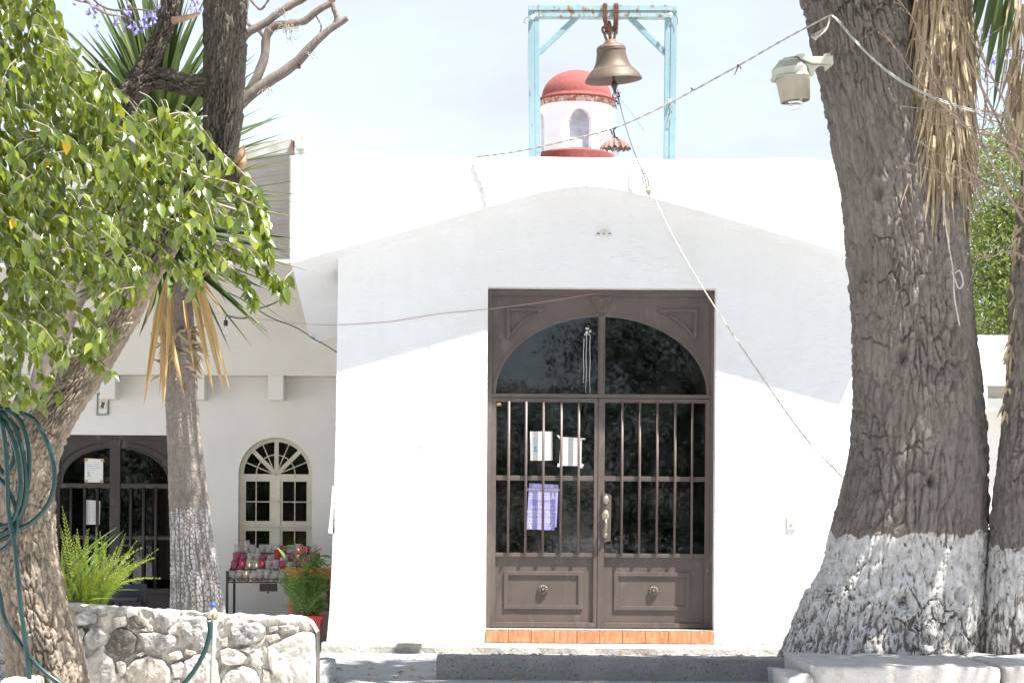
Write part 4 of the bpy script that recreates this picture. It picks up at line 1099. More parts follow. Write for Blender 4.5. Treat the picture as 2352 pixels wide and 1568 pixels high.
def stone_from(poly, Y, depth, seed, bulge=0.045):
    """a stone whose outline is poly [(x, z)], standing proud of the face at Y, set `depth` back into it"""
    c = np.mean(poly, axis=0); n = 44
    P = np.array(poly + poly[:1]); seg = np.linalg.norm(np.diff(P, axis=0), axis=1); s = np.concatenate([[0], np.cumsum(seg)])
    t = np.linspace(0, s[-1], n, endpoint=False)
    O = np.stack([np.interp(t, s, P[:, 0]), np.interp(t, s, P[:, 1])], 1)
    O = O * .75 + 0.125 * (np.roll(O, 1, 0) + np.roll(O, -1, 0))
    size = np.sqrt((O[:, 0].max() - O[:, 0].min()) * (O[:, 1].max() - O[:, 1].min()))
    rings = [(1.0, depth), (1.02, 0.012), (1.0, -bulge * .3), (.97, -bulge * .62), (.91, -bulge * .85), (.82, -bulge * .95), (.72, -bulge), (.6, -bulge), (.48, -bulge * 1.02), (.36, -bulge * 1.02), (.24, -bulge * 1.02), (.12, -bulge * 1.02), (0.03, -bulge * 1.02)]
    v = []
    tx_, tz_ = rng.normal(0, .35), rng.normal(0, .35)
    for rf, dy in rings:
        q = c + (O - c) * rf
        nn = fbm(q[:, 0] * 11 + 7, q[:, 1] * 11, seed) - .47
        w1, w2, wi = worley(q[:, 0] * 9 + seed, q[:, 1] * 9, seed + 4)
        n2 = (fbm(q[:, 0] * 34, q[:, 1] * 34 + 5, seed + 2) - .47) * 1.3 + (wi - .5) * 1.2 * sstep(0, .12, w2 - w1)
        if rf > .95: q = q + (O - c) / size * (nn * .05)[:, None]
        yy = Y + dy + (0 if dy > .02 else 1) * (-(nn * .06 + n2 * .03) * min(1, bulge / .045) + bulge * .6 * ((q[:, 0] - c[0]) / size * tx_ + (q[:, 1] - c[1]) / size * tz_))
        v += [(a, b, d) for (a, d), b in zip(q, np.broadcast_to(yy, n))]
    f = [(j * n + k, j * n + (k + 1) % n, (j + 1) * n + (k + 1) % n, (j + 1) * n + k) for j in range(len(rings) - 1) for k in range(n)]
    f.append(tuple((len(rings) - 1) * n + k for k in range(n)))
    return MB().add(v, f)

YS = 15.0
def c3(x, y): p = at(x / 2.875, 1022.7 + y / 2.875, YS); return (p.x, p.z)
SWT = thing('stone_wall', 'low rubble stone wall with pale mortar beside the gap to the chapel', 'wall', (-2.6, YS, -1.75))
# mortar body: profile swept along the wall, lumpy
topline = [(-400, 1035), (440, 1050), (700, 1072), (1000, 1088), (1140, 1092), (1400, 1118), (1700, 1132), (1950, 1140), (2040, 1165), (2085, 1240)]
xs_ = np.linspace(c3(-400, 0)[0], c3(2090, 0)[0], 330)
tlx = [c3(*p)[0] for p in topline]; tlz = [c3(*p)[1] for p in topline]
prof = []
nf = 70
V = []
for x in xs_:
    zt = float(np.interp(x, tlx, tlz)); row = []
    for k in range(nf): row.append((x, YS, -1.78 + (zt - .012 + 1.78) * k / (nf - 1)))
    for yy, dz in ((.02, .0), (.07, .004), (.16, .004), (.25, .002), (.33, 0), (.38, -.02)): row.append((x, YS + yy, zt + dz))
    row.append((x, YS + .4, -1.78))
    V.append(row)
V = np.array(V)
X, Yv, Z = V[..., 0], V[..., 1], V[..., 2]
f1, f2, cid = worley(X * 11 + Z * 2, Z * 13, 21)
lump = (fbm(X * 9, Z * 9, 5) - .47) * .09 + (fbm(X * 33, Z * 33 + Yv * 20, 6) - .47) * .04 - (sstep(.0, .16, f2 - f1) - .8) * .016
front = np.arange(V.shape[1]) < nf
V[..., 1] = np.where(front[None, :], Yv + .015 - lump, Yv)
topm = (np.arange(V.shape[1]) >= nf - 4) & (np.arange(V.shape[1]) < V.shape[1] - 1)
V[..., 2] = np.where(topm[None, :], Z + (fbm(X * 12 + Yv * 9, Yv * 14, 8) - .47) * .05, Z)
# rounded right end
endx = xs_[-1]; e = np.clip((X - (endx - .10)) / .10, 0, 1)
V[..., 1] += front[None, :] * e ** 2 * .06
m = V.shape[1]
f = [(i * m + k, (i + 1) * m + k, (i + 1) * m + k + 1, i * m + k + 1) for i in range(len(xs_) - 1) for k in range(m - 1)]
f.append(tuple((len(xs_) - 1) * m + k for k in range(m)))
MB().add(V.reshape(-1, 3), f).obj('mortar', M_MORTAR, SWT, smooth=True)
ST = [([(480, 1130), (560, 1085), (640, 1110), (640, 1165), (560, 1190), (480, 1180)], 1), ([(565, 1260), (610, 1200), (660, 1195), (700, 1250), (690, 1310), (610, 1360), (575, 1330)], 3),
      ([(735, 1240), (800, 1210), (865, 1220), (905, 1270), (890, 1370), (840, 1400), (760, 1385), (695, 1340)], 2), ([(920, 1240), (1010, 1230), (1180, 1265), (1165, 1330), (1060, 1350), (960, 1345)], 1),
      ([(1170, 1190), (1220, 1140), (1340, 1130), (1420, 1180), (1450, 1270), (1400, 1330), (1310, 1350), (1230, 1280)], 3), ([(1510, 1220), (1560, 1190), (1700, 1165), (1755, 1200), (1750, 1270), (1650, 1310), (1540, 1310)], 3),
      ([(1765, 1330), (1850, 1290), (1990, 1230), (2075, 1240), (2080, 1400), (2075, 1640), (1930, 1640), (1790, 1480)], 0), ([(1455, 1350), (1500, 1330), (1580, 1340), (1640, 1400), (1590, 1440), (1510, 1450), (1460, 1430)], 0),
      ([(1650, 1370), (1700, 1370), (1740, 1440), (1720, 1480), (1660, 1450)], 1), ([(1470, 1540), (1520, 1480), (1600, 1455), (1680, 1480), (1720, 1568), (1700, 1640), (1480, 1640)], 0),
      ([(540, 1420), (600, 1400), (660, 1350), (740, 1400), (765, 1480), (760, 1560), (640, 1590), (560, 1560)], 0), ([(770, 1430), (800, 1415), (835, 1430), (830, 1500), (790, 1520)], 0),
      ([(835, 1470), (900, 1410), (980, 1385), (1080, 1420), (1125, 1480), (1120, 1568), (1000, 1620), (850, 1600)], 4), ([(1130, 1440), (1200, 1420), (1225, 1450), (1212, 1530), (1150, 1530)], 0),
      ([(1215, 1420), (1280, 1380), (1380, 1370), (1440, 1430), (1450, 1568), (1330, 1620), (1205, 1600)], 0), ([(850, 1130), (890, 1115), (940, 1140), (970, 1190), (900, 1210), (850, 1180)], 2),
      ([(1020, 1150), (1060, 1105), (1130, 1105), (1135, 1190), (1080, 1220), (1020, 1195)], 1), ([(1440, 1155), (1520, 1148), (1540, 1168), (1480, 1182)], 3), ([(1770, 1200), (1830, 1190), (1840, 1215), (1780, 1235)], 3),
      ([(1850, 1192), (1930, 1187), (1960, 1212), (1880, 1227)], 1), ([(0, 1230), (60, 1280), (75, 1380), (30, 1410), (-60, 1400), (-80, 1260)], 1), ([(-50, 1450), (70, 1430), (80, 1540), (-50, 1550)], 3),
      ([(490, 1215), (545, 1205), (565, 1240), (545, 1290), (500, 1290)], 1), ([(730, 1140), (830, 1125), (840, 1180), (770, 1205)], 0), ([(1225, 1340), (1285, 1355), (1300, 1368), (1260, 1385), (1222, 1372)], 4),
      ([(975, 1180), (1010, 1195), (1015, 1225), (965, 1228), (940, 1215)], 4), ([(1110, 1375), (1190, 1350), (1215, 1395), (1180, 1415), (1120, 1410)], 0), ([(900, 1380), (945, 1355), (960, 1375), (930, 1395)], 1),
      ([(1575, 1345), (1650, 1325), (1700, 1345), (1640, 1372)], 0), ([(1460, 1280), (1500, 1270), (1500, 1320), (1465, 1325)], 0), ([(1740, 1480), (1780, 1490), (1790, 1560), (1735, 1560)], 4), ([(1140, 1545), (1190, 1540), (1195, 1600), (1140, 1600)], 0),
      ([(-60, 1130), (20, 1120), (40, 1210), (-40, 1235)], 0), ([(660, 1130), (715, 1120), (725, 1170), (670, 1185)], 4), ([(1760, 1255), (1830, 1242), (1850, 1270), (1780, 1300)], 4)]
for i, (pl_, mi) in enumerate(ST):
    bulge = .04 if len(pl_) > 5 else .024
    o = stone_from([c3(*p) for p in pl_], YS - .008, .09, 100 + i, bulge * .7).obj('stone', M_ROCK[mi], SWT)
# flat rock on the ground at the foot of the leaning tree
rk = at(45, 1560, 13.6)
whole('loose_rock', rock_block(rk.x - .11, rk.x + .11, 13.5, 13.8, -1.75, rk.z + .02, 7, .05, 55, .8), M_ROCK[4], 'brownish angular rock at the foot of the leaning tree', 'rock')

# low dark concrete wall
p0, p1 = at(1002.5, 1508, 17.0), at(1815, 1515, 17.0)
zt = at(1400, 1508.5, 17.0).z
bx = MB(); nx = 120
v = []
for i in range(nx + 1):
    x = p0.x + (p1.x - p0.x) * i / nx
    j1, j2 = [float(fbm(np.array([x * 7.0]), np.array([k * 3.1]), 31)[0]) - .47 for k in (1, 2)]
    v += [(x, 17.0, -1.78), (x, 17.0 + .006 * j1, zt - .014), (x, 17.010, zt - .002 + .012 * j1), (x, 17.30, zt + .008 * j2), (x, 17.31, -1.78)]
f = [(i * 5 + k, i * 5 + k + 5, i * 5 + k + 6, i * 5 + k + 1) for i in range(nx) for k in range(4)]
f += [(0, 1, 2, 3, 4), tuple(nx * 5 + k for k in (4, 3, 2, 1, 0))]
bx.add(v, f)
whole('concrete_wall', bx, M_CONC_DK, 'low dark grey concrete wall in front of the chapel door', 'wall')
kb = at(738, 1540, 16.4)
whole('curb_rock', rock_block(kb.x - .10, kb.x + .06, 15.9, 17.2, -1.3, at(738, 1512, 16.6).z - .02, 6, .05, 61, .6), M_CONC, 'lumpy grey concrete curb against the end of the rubble wall', 'curb')

# worn slabs before the giant trunk
SB = thing('stone_bench', 'worn pale stone ledge at the foot of the giant trunk', 'ledge', (3, 15.8, -1.75))
zS = at(2080, 1530, 15.2).z
def slab(xa, xb, Ya, Yb, zt_, h, seed, amp=.03): return rock_block(at(xa, 1530, Ya).x, at(xb, 1530, Ya).x, Ya, Yb, zt_ - h, zt_, 12, amp, seed, .3)
slab(1862, 2303, 15.2, 16.75, zS, .16, 71).obj('slab', M_SLAB, SB, smooth=True)
slab(2306, 2560, 15.25, 16.8, zS + .005, .2, 72).obj('slab', M_SLAB, SB, smooth=True)
slab(1808, 1872, 15.1, 15.9, at(1840, 1550, 15.2).z, .3, 73).obj('slab', M_SLAB, SB, smooth=True)
slab(1780, 1812, 15.9, 16.4, at(1790, 1538, 16).z, .3, 74).obj('slab', M_CONC, SB, smooth=True)
for i, (xa, xb) in enumerate(((1860, 1990), (1993, 2120), (2122, 2260), (2264, 2400), (2404, 2560))):
    slab(xa, xb, 15.24 + .03 * (i % 2), 16.5, zS - .13, .5, 80 + i, .05).obj('stone', M_ROCK[(0, 4, 0, 4, 0)[i]], SB, smooth=True)

# ================================================================== trunks
def trunk(name, P, parent, mat, nu, nv, disp, extra=None, ry=1.0, smooth=True):
    """P rows: (x, y, z, radius). disp(theta, v, z) -> (displacement, plate mask)"""
    C = catmull(np.array(P, float), nv)
    c, r_ = C[:, :3], C[:, 3]
    t = np.gradient(c, axis=0); t /= np.linalg.norm(t, axis=1)[:, None]
    up = np.zeros_like(t); u0 = np.array([1.0, 0, 0]); u0 -= t[0] * u0.dot(t[0]); up[0] = u0 / np.linalg.norm(u0)
    for i in range(1, nv):
        u = up[i - 1] - t[i] * up[i - 1].dot(t[i]); up[i] = u / np.linalg.norm(u)
    b = np.cross(t, up)
    s = np.concatenate([[0], np.cumsum(np.linalg.norm(np.diff(c, axis=0), axis=1))])
    th = np.linspace(0, 2 * np.pi, nu, endpoint=False)
    TH, S = np.meshgrid(th, s)
    d, plate, tone = disp(TH, S, c[:, 2][:, None] + 0 * TH)
    rad = r_[:, None] + d
    V = c[:, None, :] + (np.cos(TH)[..., None] * up[:, None, :] + np.sin(TH)[..., None] * b[:, None, :] * ry) * rad[..., None]
    f = []
    I, K = np.meshgrid(np.arange(nv - 1), np.arange(nu), indexing='ij')
    a0 = I * nu + K; a1 = I * nu + (K + 1) % nu
    f = np.stack([a0, a1, a1 + nu, a0 + nu], -1).reshape(-1, 4)
    off = Vector((0, 0, 0)); p = parent
    while p is not None:
        if p.name in OFF: off = OFF[p.name]
        p = p.parent
    me = bpy.data.meshes.new(name)
    vv = (V - np.array(off)).reshape(-1, 3)
    me.from_pydata(vv.tolist(), [], f.tolist() + [tuple(range(nu))[::-1], tuple((nv - 1) * nu + k for k in range(nu))])
    me.materials.append(mat)
    me.polygons.foreach_set('use_smooth', [smooth] * len(me.polygons))
    at_ = me.attributes.new('tone', 'FLOAT', 'POINT'); at_.data.foreach_set('value', np.clip(tone, 0, 1).ravel().astype(np.float32))
    w = np.zeros(V.shape[:2]) if extra is None else extra(TH, S, V, plate)
    at_ = me.attributes.new('wash', 'FLOAT', 'POINT'); at_.data.foreach_set('value', w.ravel().astype(np.float32))
    me.update()
    o = bpy.data.objects.new(name, me); link(o, parent); return o

KNOTS = {3: ((4.55, -.62, .07), (4.9, -.86, .05), (4.35, 1.35, .06), (4.75, .35, .045), (5.2, -.5, .05), (4.2, 2.7, .07))}
def bark_disp(cells, vfreq, depth, seed, fine=2.4, lump=.03):
    """furrowed bark: long irregular plates split by thin wavering cracks, flaky fibrous faces"""
    def fn(TH, S, Z):
        q = TH / (2 * np.pi); u = q * cells
        h = max(1, int(cells * .5))
        wu = (fbm(q * h, S * 2.6, seed + 40, 3, h) - .47) * 1.5 + (fbm(q * h * 4, S * 9, seed + 42, 3, h * 4) - .47) * .45
        ws = (fbm(q * h, S * 2.0, seed + 41, 3, h) - .47) * .35
        f1, f2, cid = worley(u + wu, (S + ws) * vfreq, seed, int(cells))
        g1, g2, gid = worley((u + wu) * fine, (S + ws) * vfreq * fine * .8, seed + 1, None)
        m = .4 + .6 * sstep(.36, .6, fbm(q * 5, S * 1.6, seed + 43, 3, 5))
        crack = (1 - sstep(.0, .22, f2 - f1)) * m
        crack2 = (1 - sstep(.0, .24, g2 - g1)) * (.4 + .6 * m)
        k1, k2, kid = worley(u * .30 + wu * .5, (S + ws) * 5.5, seed + 7)
        hcr = (1 - sstep(0, .10, k2 - k1)) * sstep(.5, .62, fbm(q * 6, S * 2.2, seed + 8, 3, 6)) * sstep(.3, .9, np.abs(((k1 + kid * 7) % 1) - .5) * 2 + .35)
        crack = np.maximum(crack, hcr)
        fib = fbm(u * 1.5 + wu, S * vfreq * .8, seed + 60, 5) - .47
        fib2 = fbm(u * 5 + wu * 3, S * 9, seed + 61, 3) - .47
        flake = (gid - .5) * .7 + (cid - .5) * .6 + (((S + ws) * vfreq * fine * .8) % 1.0 - .5) * .25
        d = -crack * depth * 1.75 - crack2 * depth * .7 + fib * depth * 1.0 + fib2 * depth * .9 + flake * depth * .5
        d = d * (.62 + 1.2 * fbm(q * 5, S * 1.1, seed + 51, 3, 5))
        d += (fbm(q * 4, S * .9, seed + 50, 3, 4) - .47) * lump * 2
        for kx, kz, kr in KNOTS.get(seed, ()):
            du = ((TH - kx + np.pi) % (2 * np.pi) - np.pi) * .55; dv = Z - kz; rr_ = np.hypot(du, dv * .7) / kr
            d += .035 * np.exp(-(rr_ - 1.1) ** 2 * 4) - .06 * np.exp(-rr_ ** 2 * 3)
        return d, np.clip(1 - crack - .7 * crack2, 0, 1), cid * .5 + gid * .5
    return fn

# ---- giant yucca on the right
YR = 17.3
def prow(rows, Y):
    out = []
    for px, py, hw, *yy in rows:
        Yc = yy[0] if yy else Y
        p = at(px, py, Yc); out.append((p.x, p.y, p.z, pxm(hw, Yc)))
    return out
GY = thing('giant_yucca', 'massive furrowed trunk with whitewashed flaring base and dry leaf skirts', 'tree', at(2060, 1545, YR))
main = prow([(2030, 1660, 275), (2032, 1585, 262), (2035, 1530, 243), (2048, 1460, 222), (2066, 1400, 210), (2077, 1340, 196), (2086, 1260, 184), (2097, 1150, 170), (2105, 1030, 158), (2104, 900, 148), (2096, 760, 143), (2086, 620, 141), (2068, 460, 138), (2033, 300, 128), (2000, 150, 126), (1968, 0, 124), (1930, -150, 118), (1900, -300, 105)], YR)
bd = bark_disp(50, 3.1, .026, 3)
def washline(y, Yc, soft=.10):
    zl = at(2090, y, Yc).z
    def fn(TH, S, V, plate):
        z = V[..., 2]; ed = zl + (fbm(TH / 6.283 * 12, S * 2, 77, 3, 12) - .47) * .16 + (vnoise(TH / 6.283 * 60, S * 4, 78, 60) - .5) * .06
        return sstep(-soft * .2, soft * .2, ed - z) * (.36 + .38 * plate) * (.70 + .32 * sstep(-1.2, -.25, z)) 
    return fn
trunk('trunk', main, GY, M_BARK_BIG, 420, 800, bd, washline(1226, 16.7), .92)
sec = prow([(2160, 900, 70, 17.25), (2165, 760, 74, 17.2), (2168, 600, 62, 17.1), (2172, 450, 54, 17.05), (2170, 300, 52, 17.05), (2165, 100, 50, 17.05), (2160, -150, 48, 17.0), (2150, -330, 44, 17.0)], YR)
trunk('stem', sec, GY, M_BARK_BIG, 150, 420, bark_disp(22, 3.6, .02, 9))
thd = prow([(2345, 1660, 118), (2345, 1560, 108), (2344, 1450, 94), (2346, 1330, 84), (2350, 1200, 77), (2360, 1060, 68), (2374, 920, 66), (2384, 770, 68), (2394, 620, 70), (2408, 450, 66), (2420, 300, 62), (2440, 100, 60), (2470, -150, 58), (2500, -330, 52)], 17.0)
trunk('stem', thd, GY, M_BARK_BIG, 210, 620, bark_disp(27, 3.4, .022, 14), washline(1250, 16.8))

# blade meshes (origin at the base, along +X, width along Y)
def blade_mesh(name, mat, L=1.0, wd=.05, fold=.25, sag=.0, rnd=.5, n=7, base=.55, ragged=0.0, tip=1.0):
    v = []; 
    for i in range(n + 1):
        t = i / n
        w = wd * (base + (1 - base) * min(1, t * 4)) * (1 - t ** 2.2 * tip) + .0006
        if ragged: w *= 1 + ragged * math.sin(i * 5.1 + rnd * 40)
        z = -sag * t * t * L
        v += [(t * L, -w / 2, z + fold * w), (t * L, 0, z), (t * L, w / 2, z + fold * w)]
    f = []
    for i in range(n):
        f += [(3 * i, 3 * i + 3, 3 * i + 4, 3 * i + 1), (3 * i + 1, 3 * i + 4, 3 * i + 5, 3 * i + 2)]
    me = bpy.data.meshes.new(name); me.from_pydata(v, [], f); me.materials.append(mat)
    a = me.attributes.new('rnd', 'FLOAT', 'POINT'); a.data.foreach_set('value', [rnd] * len(v)); me.update()
    return me
def dirmat(d, n=None):
    x = Vector(d).normalized(); z = Vector(n) if n is not None else Vector((0, 0, 1))
    z = z - x * z.dot(x)
    if z.length < 1e-3: z = x.orthogonal()
    z.normalize(); y = z.cross(x)
    return Matrix((x, y, z)).transposed()
def put(name, me, parent, pos, rot3, scale=(1, 1, 1)):
    o = bpy.data.objects.new(name, me); link(o, parent)
    off = Vector((0, 0, 0)); p = parent
    while p is not None:
        if p.name in OFF: off = OFF[p.name]
        p = p.parent
    o.matrix_local = Matrix.Translation(Vector(pos) - off) @ rot3.to_4x4() @ Matrix.Diagonal((*scale, 1))
    return o
BLD = [blade_mesh('blade', M_BLADE, 1, .07, .25, s, r_) for s, r_ in ((0, .1), (.03, .35), (.0, .55), (.06, .75), (.02, .95), (.1, .3))]
STR = [blade_mesh('dry_blade', M_STRAW, 1, .05, .3 * k, s, r_, 9, .8, .22, .9) for k, s, r_ in ((1, -.06, .1), (-1, .05, .35), (.6, -.12, .6), (-.5, .09, .8), (1.3, .0, .95), (.2, .14, .5))]

def rosette(parent, base, axis, n, L, rmin=-35, rmax=85, crown='crown'):
    """one live head of blades: a joined mesh above the picture"""
    mb = MB(); rv = []
    ax = dirmat(axis)
    for i in range(n):
        el = R(rmin + (rmax - rmin) * (i + .5) / n + random.uniform(-6, 6)); az = i * 2.39996 + random.uniform(-.2, .2)
        d = ax @ Vector((math.sin(el), math.cos(el) * math.cos(az), math.cos(el) * math.sin(az)))
        m = random.choice(BLD); r3 = dirmat(d); l = L * random.uniform(.85, 1.12)
        base_i = len(mb.v)
        vs = [Vector(base) + r3 @ Vector((p.co.x * l, p.co.y * 1.3, p.co.z * l)) for p in m.vertices]
        mb.add(vs, [tuple(pp.vertices) for pp in m.polygons]); rv += [random.random()] * len(vs)
    o = mb.obj(crown, M_BLADE, parent)
    a = o.data.attributes.new('rnd', 'FLOAT', 'POINT'); a.data.foreach_set('value', rv)
    return o
tops = [at(1895, -330, 17.3), at(2150, -350, 17.0), at(2505, -350, 17.0)]
rosette(GY, tops[0], (-.1, -.1, 1), 130, 1.15)
for a0, a1 in ((at(1930, -150, 17.3), Vector((1.5, 15.7, 5.9))), (at(1950, -100, 17.3), Vector((2.7, 15.5, 5.6))), (at(1950, -100, 17.3), Vector((2.1, 16.5, 6.4)))):  # unseen limbs with heads, added to shade the terrace
    pr = catmull(np.array([a0, (a0 + a1) / 2 + Vector((0, 0, -.1)), a1]), 10)
    MB().tube([tuple(p) for p in pr], list(np.linspace(.15, .12, 10)), 10).obj('limb', M_BARK_GREY, GY, smooth=True)
    rosette(GY, a1, (a1 - a0) + Vector((0, 0, .8)), 150, 1.2)
rosette(GY, tops[1], (.1, -.3, 1), 130, 1.2)
rosette(GY, tops[2], (.1, -.2, 1), 64, 1.2)
# unseen side limbs and heads, added to shade the trunk and the ledge
for a0, a1 in ((at(2160, -180, 17.0), Vector((3.9, 15.5, 5.0))), (at(2470, -150, 17.0), Vector((5.6, 16.0, 5.2))), (at(2470, -150, 17.0), Vector((4.9, 15.0, 5.7))), (at(2470, -150, 17.0), Vector((5.2, 14.2, 5.9))), (at(2470, -150, 17.0), Vector((6.2, 14.4, 6.0)))):
    mid = (a0 + a1) / 2 + Vector((0, 0, -.15))
    pr = catmull(np.array([a0, mid, a1]), 10)
    MB().tube([tuple(p) for p in pr], list(np.linspace(.15, .12, 10)), 10).obj('limb', M_BARK_GREY, GY, smooth=True)
    rosette(GY, a1, (a1 - a0) + Vector((0, 0, .8)), 84, 1.2)
# dry skirts, each dead blade an object of its own
def skirt(px, pyt, pyb, hw, Y, n, ryd):
    for i in range(n):
        t = random.random()
        y = pyt + (pyb - pyt - 75) * t ** .8
        a = random.uniform(-math.pi, 0) if i % 6 else random.uniform(0, math.pi)
        rad = pxm(hw * (.62 + .38 * random.random()) * (1 - .25 * t), Y)
        c = at(px, y, Y)
        pos = Vector((c.x + rad * math.cos(a), c.y + rad * ryd * math.sin(a), c.z))
        d = Vector((.14 * math.cos(a) + random.gauss(0, .07), .14 * math.sin(a) + random.gauss(0, .05), -1))
        nrm = Vector((math.cos(a), math.sin(a), .1)) + Vector((random.gauss(0, .45), random.gauss(0, .3), 0))
        l = random.uniform(.42, .85)
        put('dead_blade', random.choice(STR), GY, pos, dirmat(d, nrm), (l, random.uniform(.4, 1.05), random.uniform(.5, 1.2)))
skirt(2167, -40, 445, 66, 17.02, 225, .8)
skirt(2390, -40, 360, 90, 16.85, 70, .7)
fb_ = MB(); rv = []
for (px, hw, yb, Yk, n) in ((2167, 64, 430, 17.0, 620), (2390, 88, 330, 16.85, 240)):
    for i in range(n):
        y = random.uniform(-40, yb - 40); a = random.uniform(-math.pi, .3); rad = pxm(hw * random.uniform(.7, 1.02), Yk); c = at(px, y, Yk)
        p = Vector((c.x + rad * math.cos(a), c.y + rad * .85 * math.sin(a), c.z)); l = random.uniform(.15, .5); w_ = random.uniform(.004, .013)
        d = Vector((.1 * math.cos(a) + random.gauss(0, .09), random.gauss(-.05, .06), -1)) * l; sd = Vector((w_, random.gauss(0, .006), 0)); m_ = p + d * .5 + Vector((random.gauss(0, .012), random.gauss(0, .012), 0))
        fb_.add([p - sd, p + sd, m_ + sd, m_ - sd, p + d], [(0, 1, 2, 3), (3, 2, 4)]); rv += [random.random()] * 5
o = fb_.obj('leaf_fibres', M_STRAW, GY, kind='stuff'); a = o.data.attributes.new('rnd', 'FLOAT', 'POINT'); a.data.foreach_set('value', rv)
def blade_at(parent, name, pts, mesh, Y, wsc=1.0, roll=0):
    a, b = at(*pts[0], Y), at(*pts[1], Y if len(pts) < 3 else pts[2]); d = b - a
    put(name, mesh, parent, a, dirmat(d, Vector((.2 * roll, -1, .1))), (d.length, wsc, 1))
for q in (((2262, -40), (2236, 90)), ((2290, -40), (2244, 150)), ((2300, -20), (2262, 190)), ((2312, 0), (2280, 260)), ((2330, -30), (2300, 130)), ((2258, -50), (2235, 40))):
    blade_at(GY, 'hanging_blade', q, random.choice(BLD[:3]), 16.75, 1.1, random.uniform(-1, 1))
# shreds of old leaf bases on the outer stem
for i in range(46):
    y = random.uniform(430, 960); x = np.interp(y, [430, 640, 770, 980], [2345, 2323, 2316, 2298]) + random.uniform(-2, 14)
    c = at(x, y, 16.9)
    put('shred', random.choice(STR), GY, c, dirmat((random.gauss(-.25, .25), random.gauss(-.2, .2), -1), (random.gauss(0, .6), -1, 0)), (random.uniform(.06, .17), .5, .6))

# ---- ficus on the left
YFt = 14.3
FT = thing('ficus_tree', 'leaning rough-barked tree with glossy drooping leaves beside the rubble wall', 'tree', at(100, 1600, YFt) * 1.0)
fm = prow([(128, 1760, 125), (117, 1640, 108), (105, 1520, 92), (78, 1400, 80), (62, 1300, 75), (56, 1200, 68), (60, 1110, 64), (85, 1020, 58), (140, 930, 47), (218, 825, 42), (286, 715, 40), (345, 605, 38), (402, 505, 36), (440, 450, 20)], YFt)
fu = prow([(330, 632, 30), (345, 605, 38), (402, 505, 40), (462, 425, 42), (502, 345, 43), (512, 250, 46), (517, 120, 47), (516, -20, 47), (514, -260, 46)], YFt)
ficus_disp = bark_disp(36, 6.5, .019, 90, 2.0, .035)
trunk('trunk', fm, FT, M_BARK_FICUS, 230, 700, ficus_disp)
trunk('limb', fu, FT, M_BARK_FICUS_UP, 200, 520, ficus_disp)
# fork rising to the left
trunk('limb', prow([(52, 1080, 52), (20, 990, 46), (-40, 900, 42), (-110, 780, 38), (-160, 620, 34)], YFt), FT, M_BARK_FICUS, 120, 180, ficus_disp)
trunk('limb', prow([(520, 193, 30), (480, 196, 30), (430, 196, 28), (380, 182, 27), (340, 184, 29), (305, 208, 31), (275, 248, 28), (245, 320, 22), (225, 400, 15)], YFt), FT, M_BARK_FICUS_UP, 90, 300, ficus_disp)
trunk('limb', prow([(288, 240, 26), (312, 195, 28), (340, 148, 27), (366, 92, 25), (385, 45, 25), (394, 0, 24), (402, -120, 22)], YFt), FT, M_BARK_FICUS_UP, 90, 300, ficus_disp)
def stub(pts, rad, mat=M_BARK_FICUS_UP, endm=True):
    P = [tuple(at(x, y, Y)) for x, y, Y in pts]
    MB().tube(P, [pxm(r_, 14.2) for r_ in rad], 10).obj('stub', mat, FT, smooth=True)
stub([(398, 48, 14.2), (425, 42, 14.15), (446, 36, 14.12), (458, 32, 14.1)], [9, 7, 5, 3.5], M_SPLINTER)
stub([(515, 372, 14.1), (540, 372, 14.05), (558, 362, 14.02)], [17, 14, 11])
stub([(528, 400, 14.1), (548, 410, 14.03), (566, 414, 14.0)], [16, 14, 12])
stub([(546, 375, 14.02), (556, 350, 14.0), (560, 332, 14.0)], [12, 8, 1], M_SPLINTER)
stub([(552, 385, 13.99), (562, 370, 13.98), (567, 352, 13.98)], [10, 7, .6], M_SPLINTER)
stub([(560, 405, 13.99), (567, 412, 13.98), (571, 416, 13.98)], [12, 11, 9], M_SPLINTER)

# leaf shapes: ovate, pointed, folded along the midrib (base at origin, along +X)
def ficus_leaf(rnd, curl, fold, mat=M_LEAF):
    L = 1.0; n = 6; v = []
    for i in range(n + 1):
        t = i / n
        w = .30 * math.sin(math.pi * min(1, t ** .82) ) ** .85 * (1 - .35 * t) * 0.98 if 0 < t < 1 else 0.004
        x = t * L; z = -curl * t * t
        v += [(x, -w, z + fold * w), (x, 0, z), (x, w, z + fold * w)]
    f = []
    for i in range(n): f += [(3 * i, 3 * i + 3, 3 * i + 4, 3 * i + 1), (3 * i + 1, 3 * i + 4, 3 * i + 5, 3 * i + 2)]
    me = bpy.data.meshes.new('leaf'); me.from_pydata(v, [], f); me.materials.append(mat)
    a = me.attributes.new('rnd', 'FLOAT', 'POINT'); a.data.foreach_set('value', [rnd] * len(v))
    me.polygons.foreach_set('use_smooth', [True] * len(me.polygons)); me.update(); return me
FL = [ficus_leaf(r_, c_, f_) for r_, c_, f_ in ((.05, .10, .25), (.2, .18, .32), (.3, .06, .18), (.45, .22, .4), (.55, .12, .22), (.65, .28, .3), (.75, .08, .35), (.85, .16, .25), (.95, .2, .2), (.4, .34, .3))]
FLY = ficus_leaf(.5, .2, .25, M_LEAF_YELLOW)
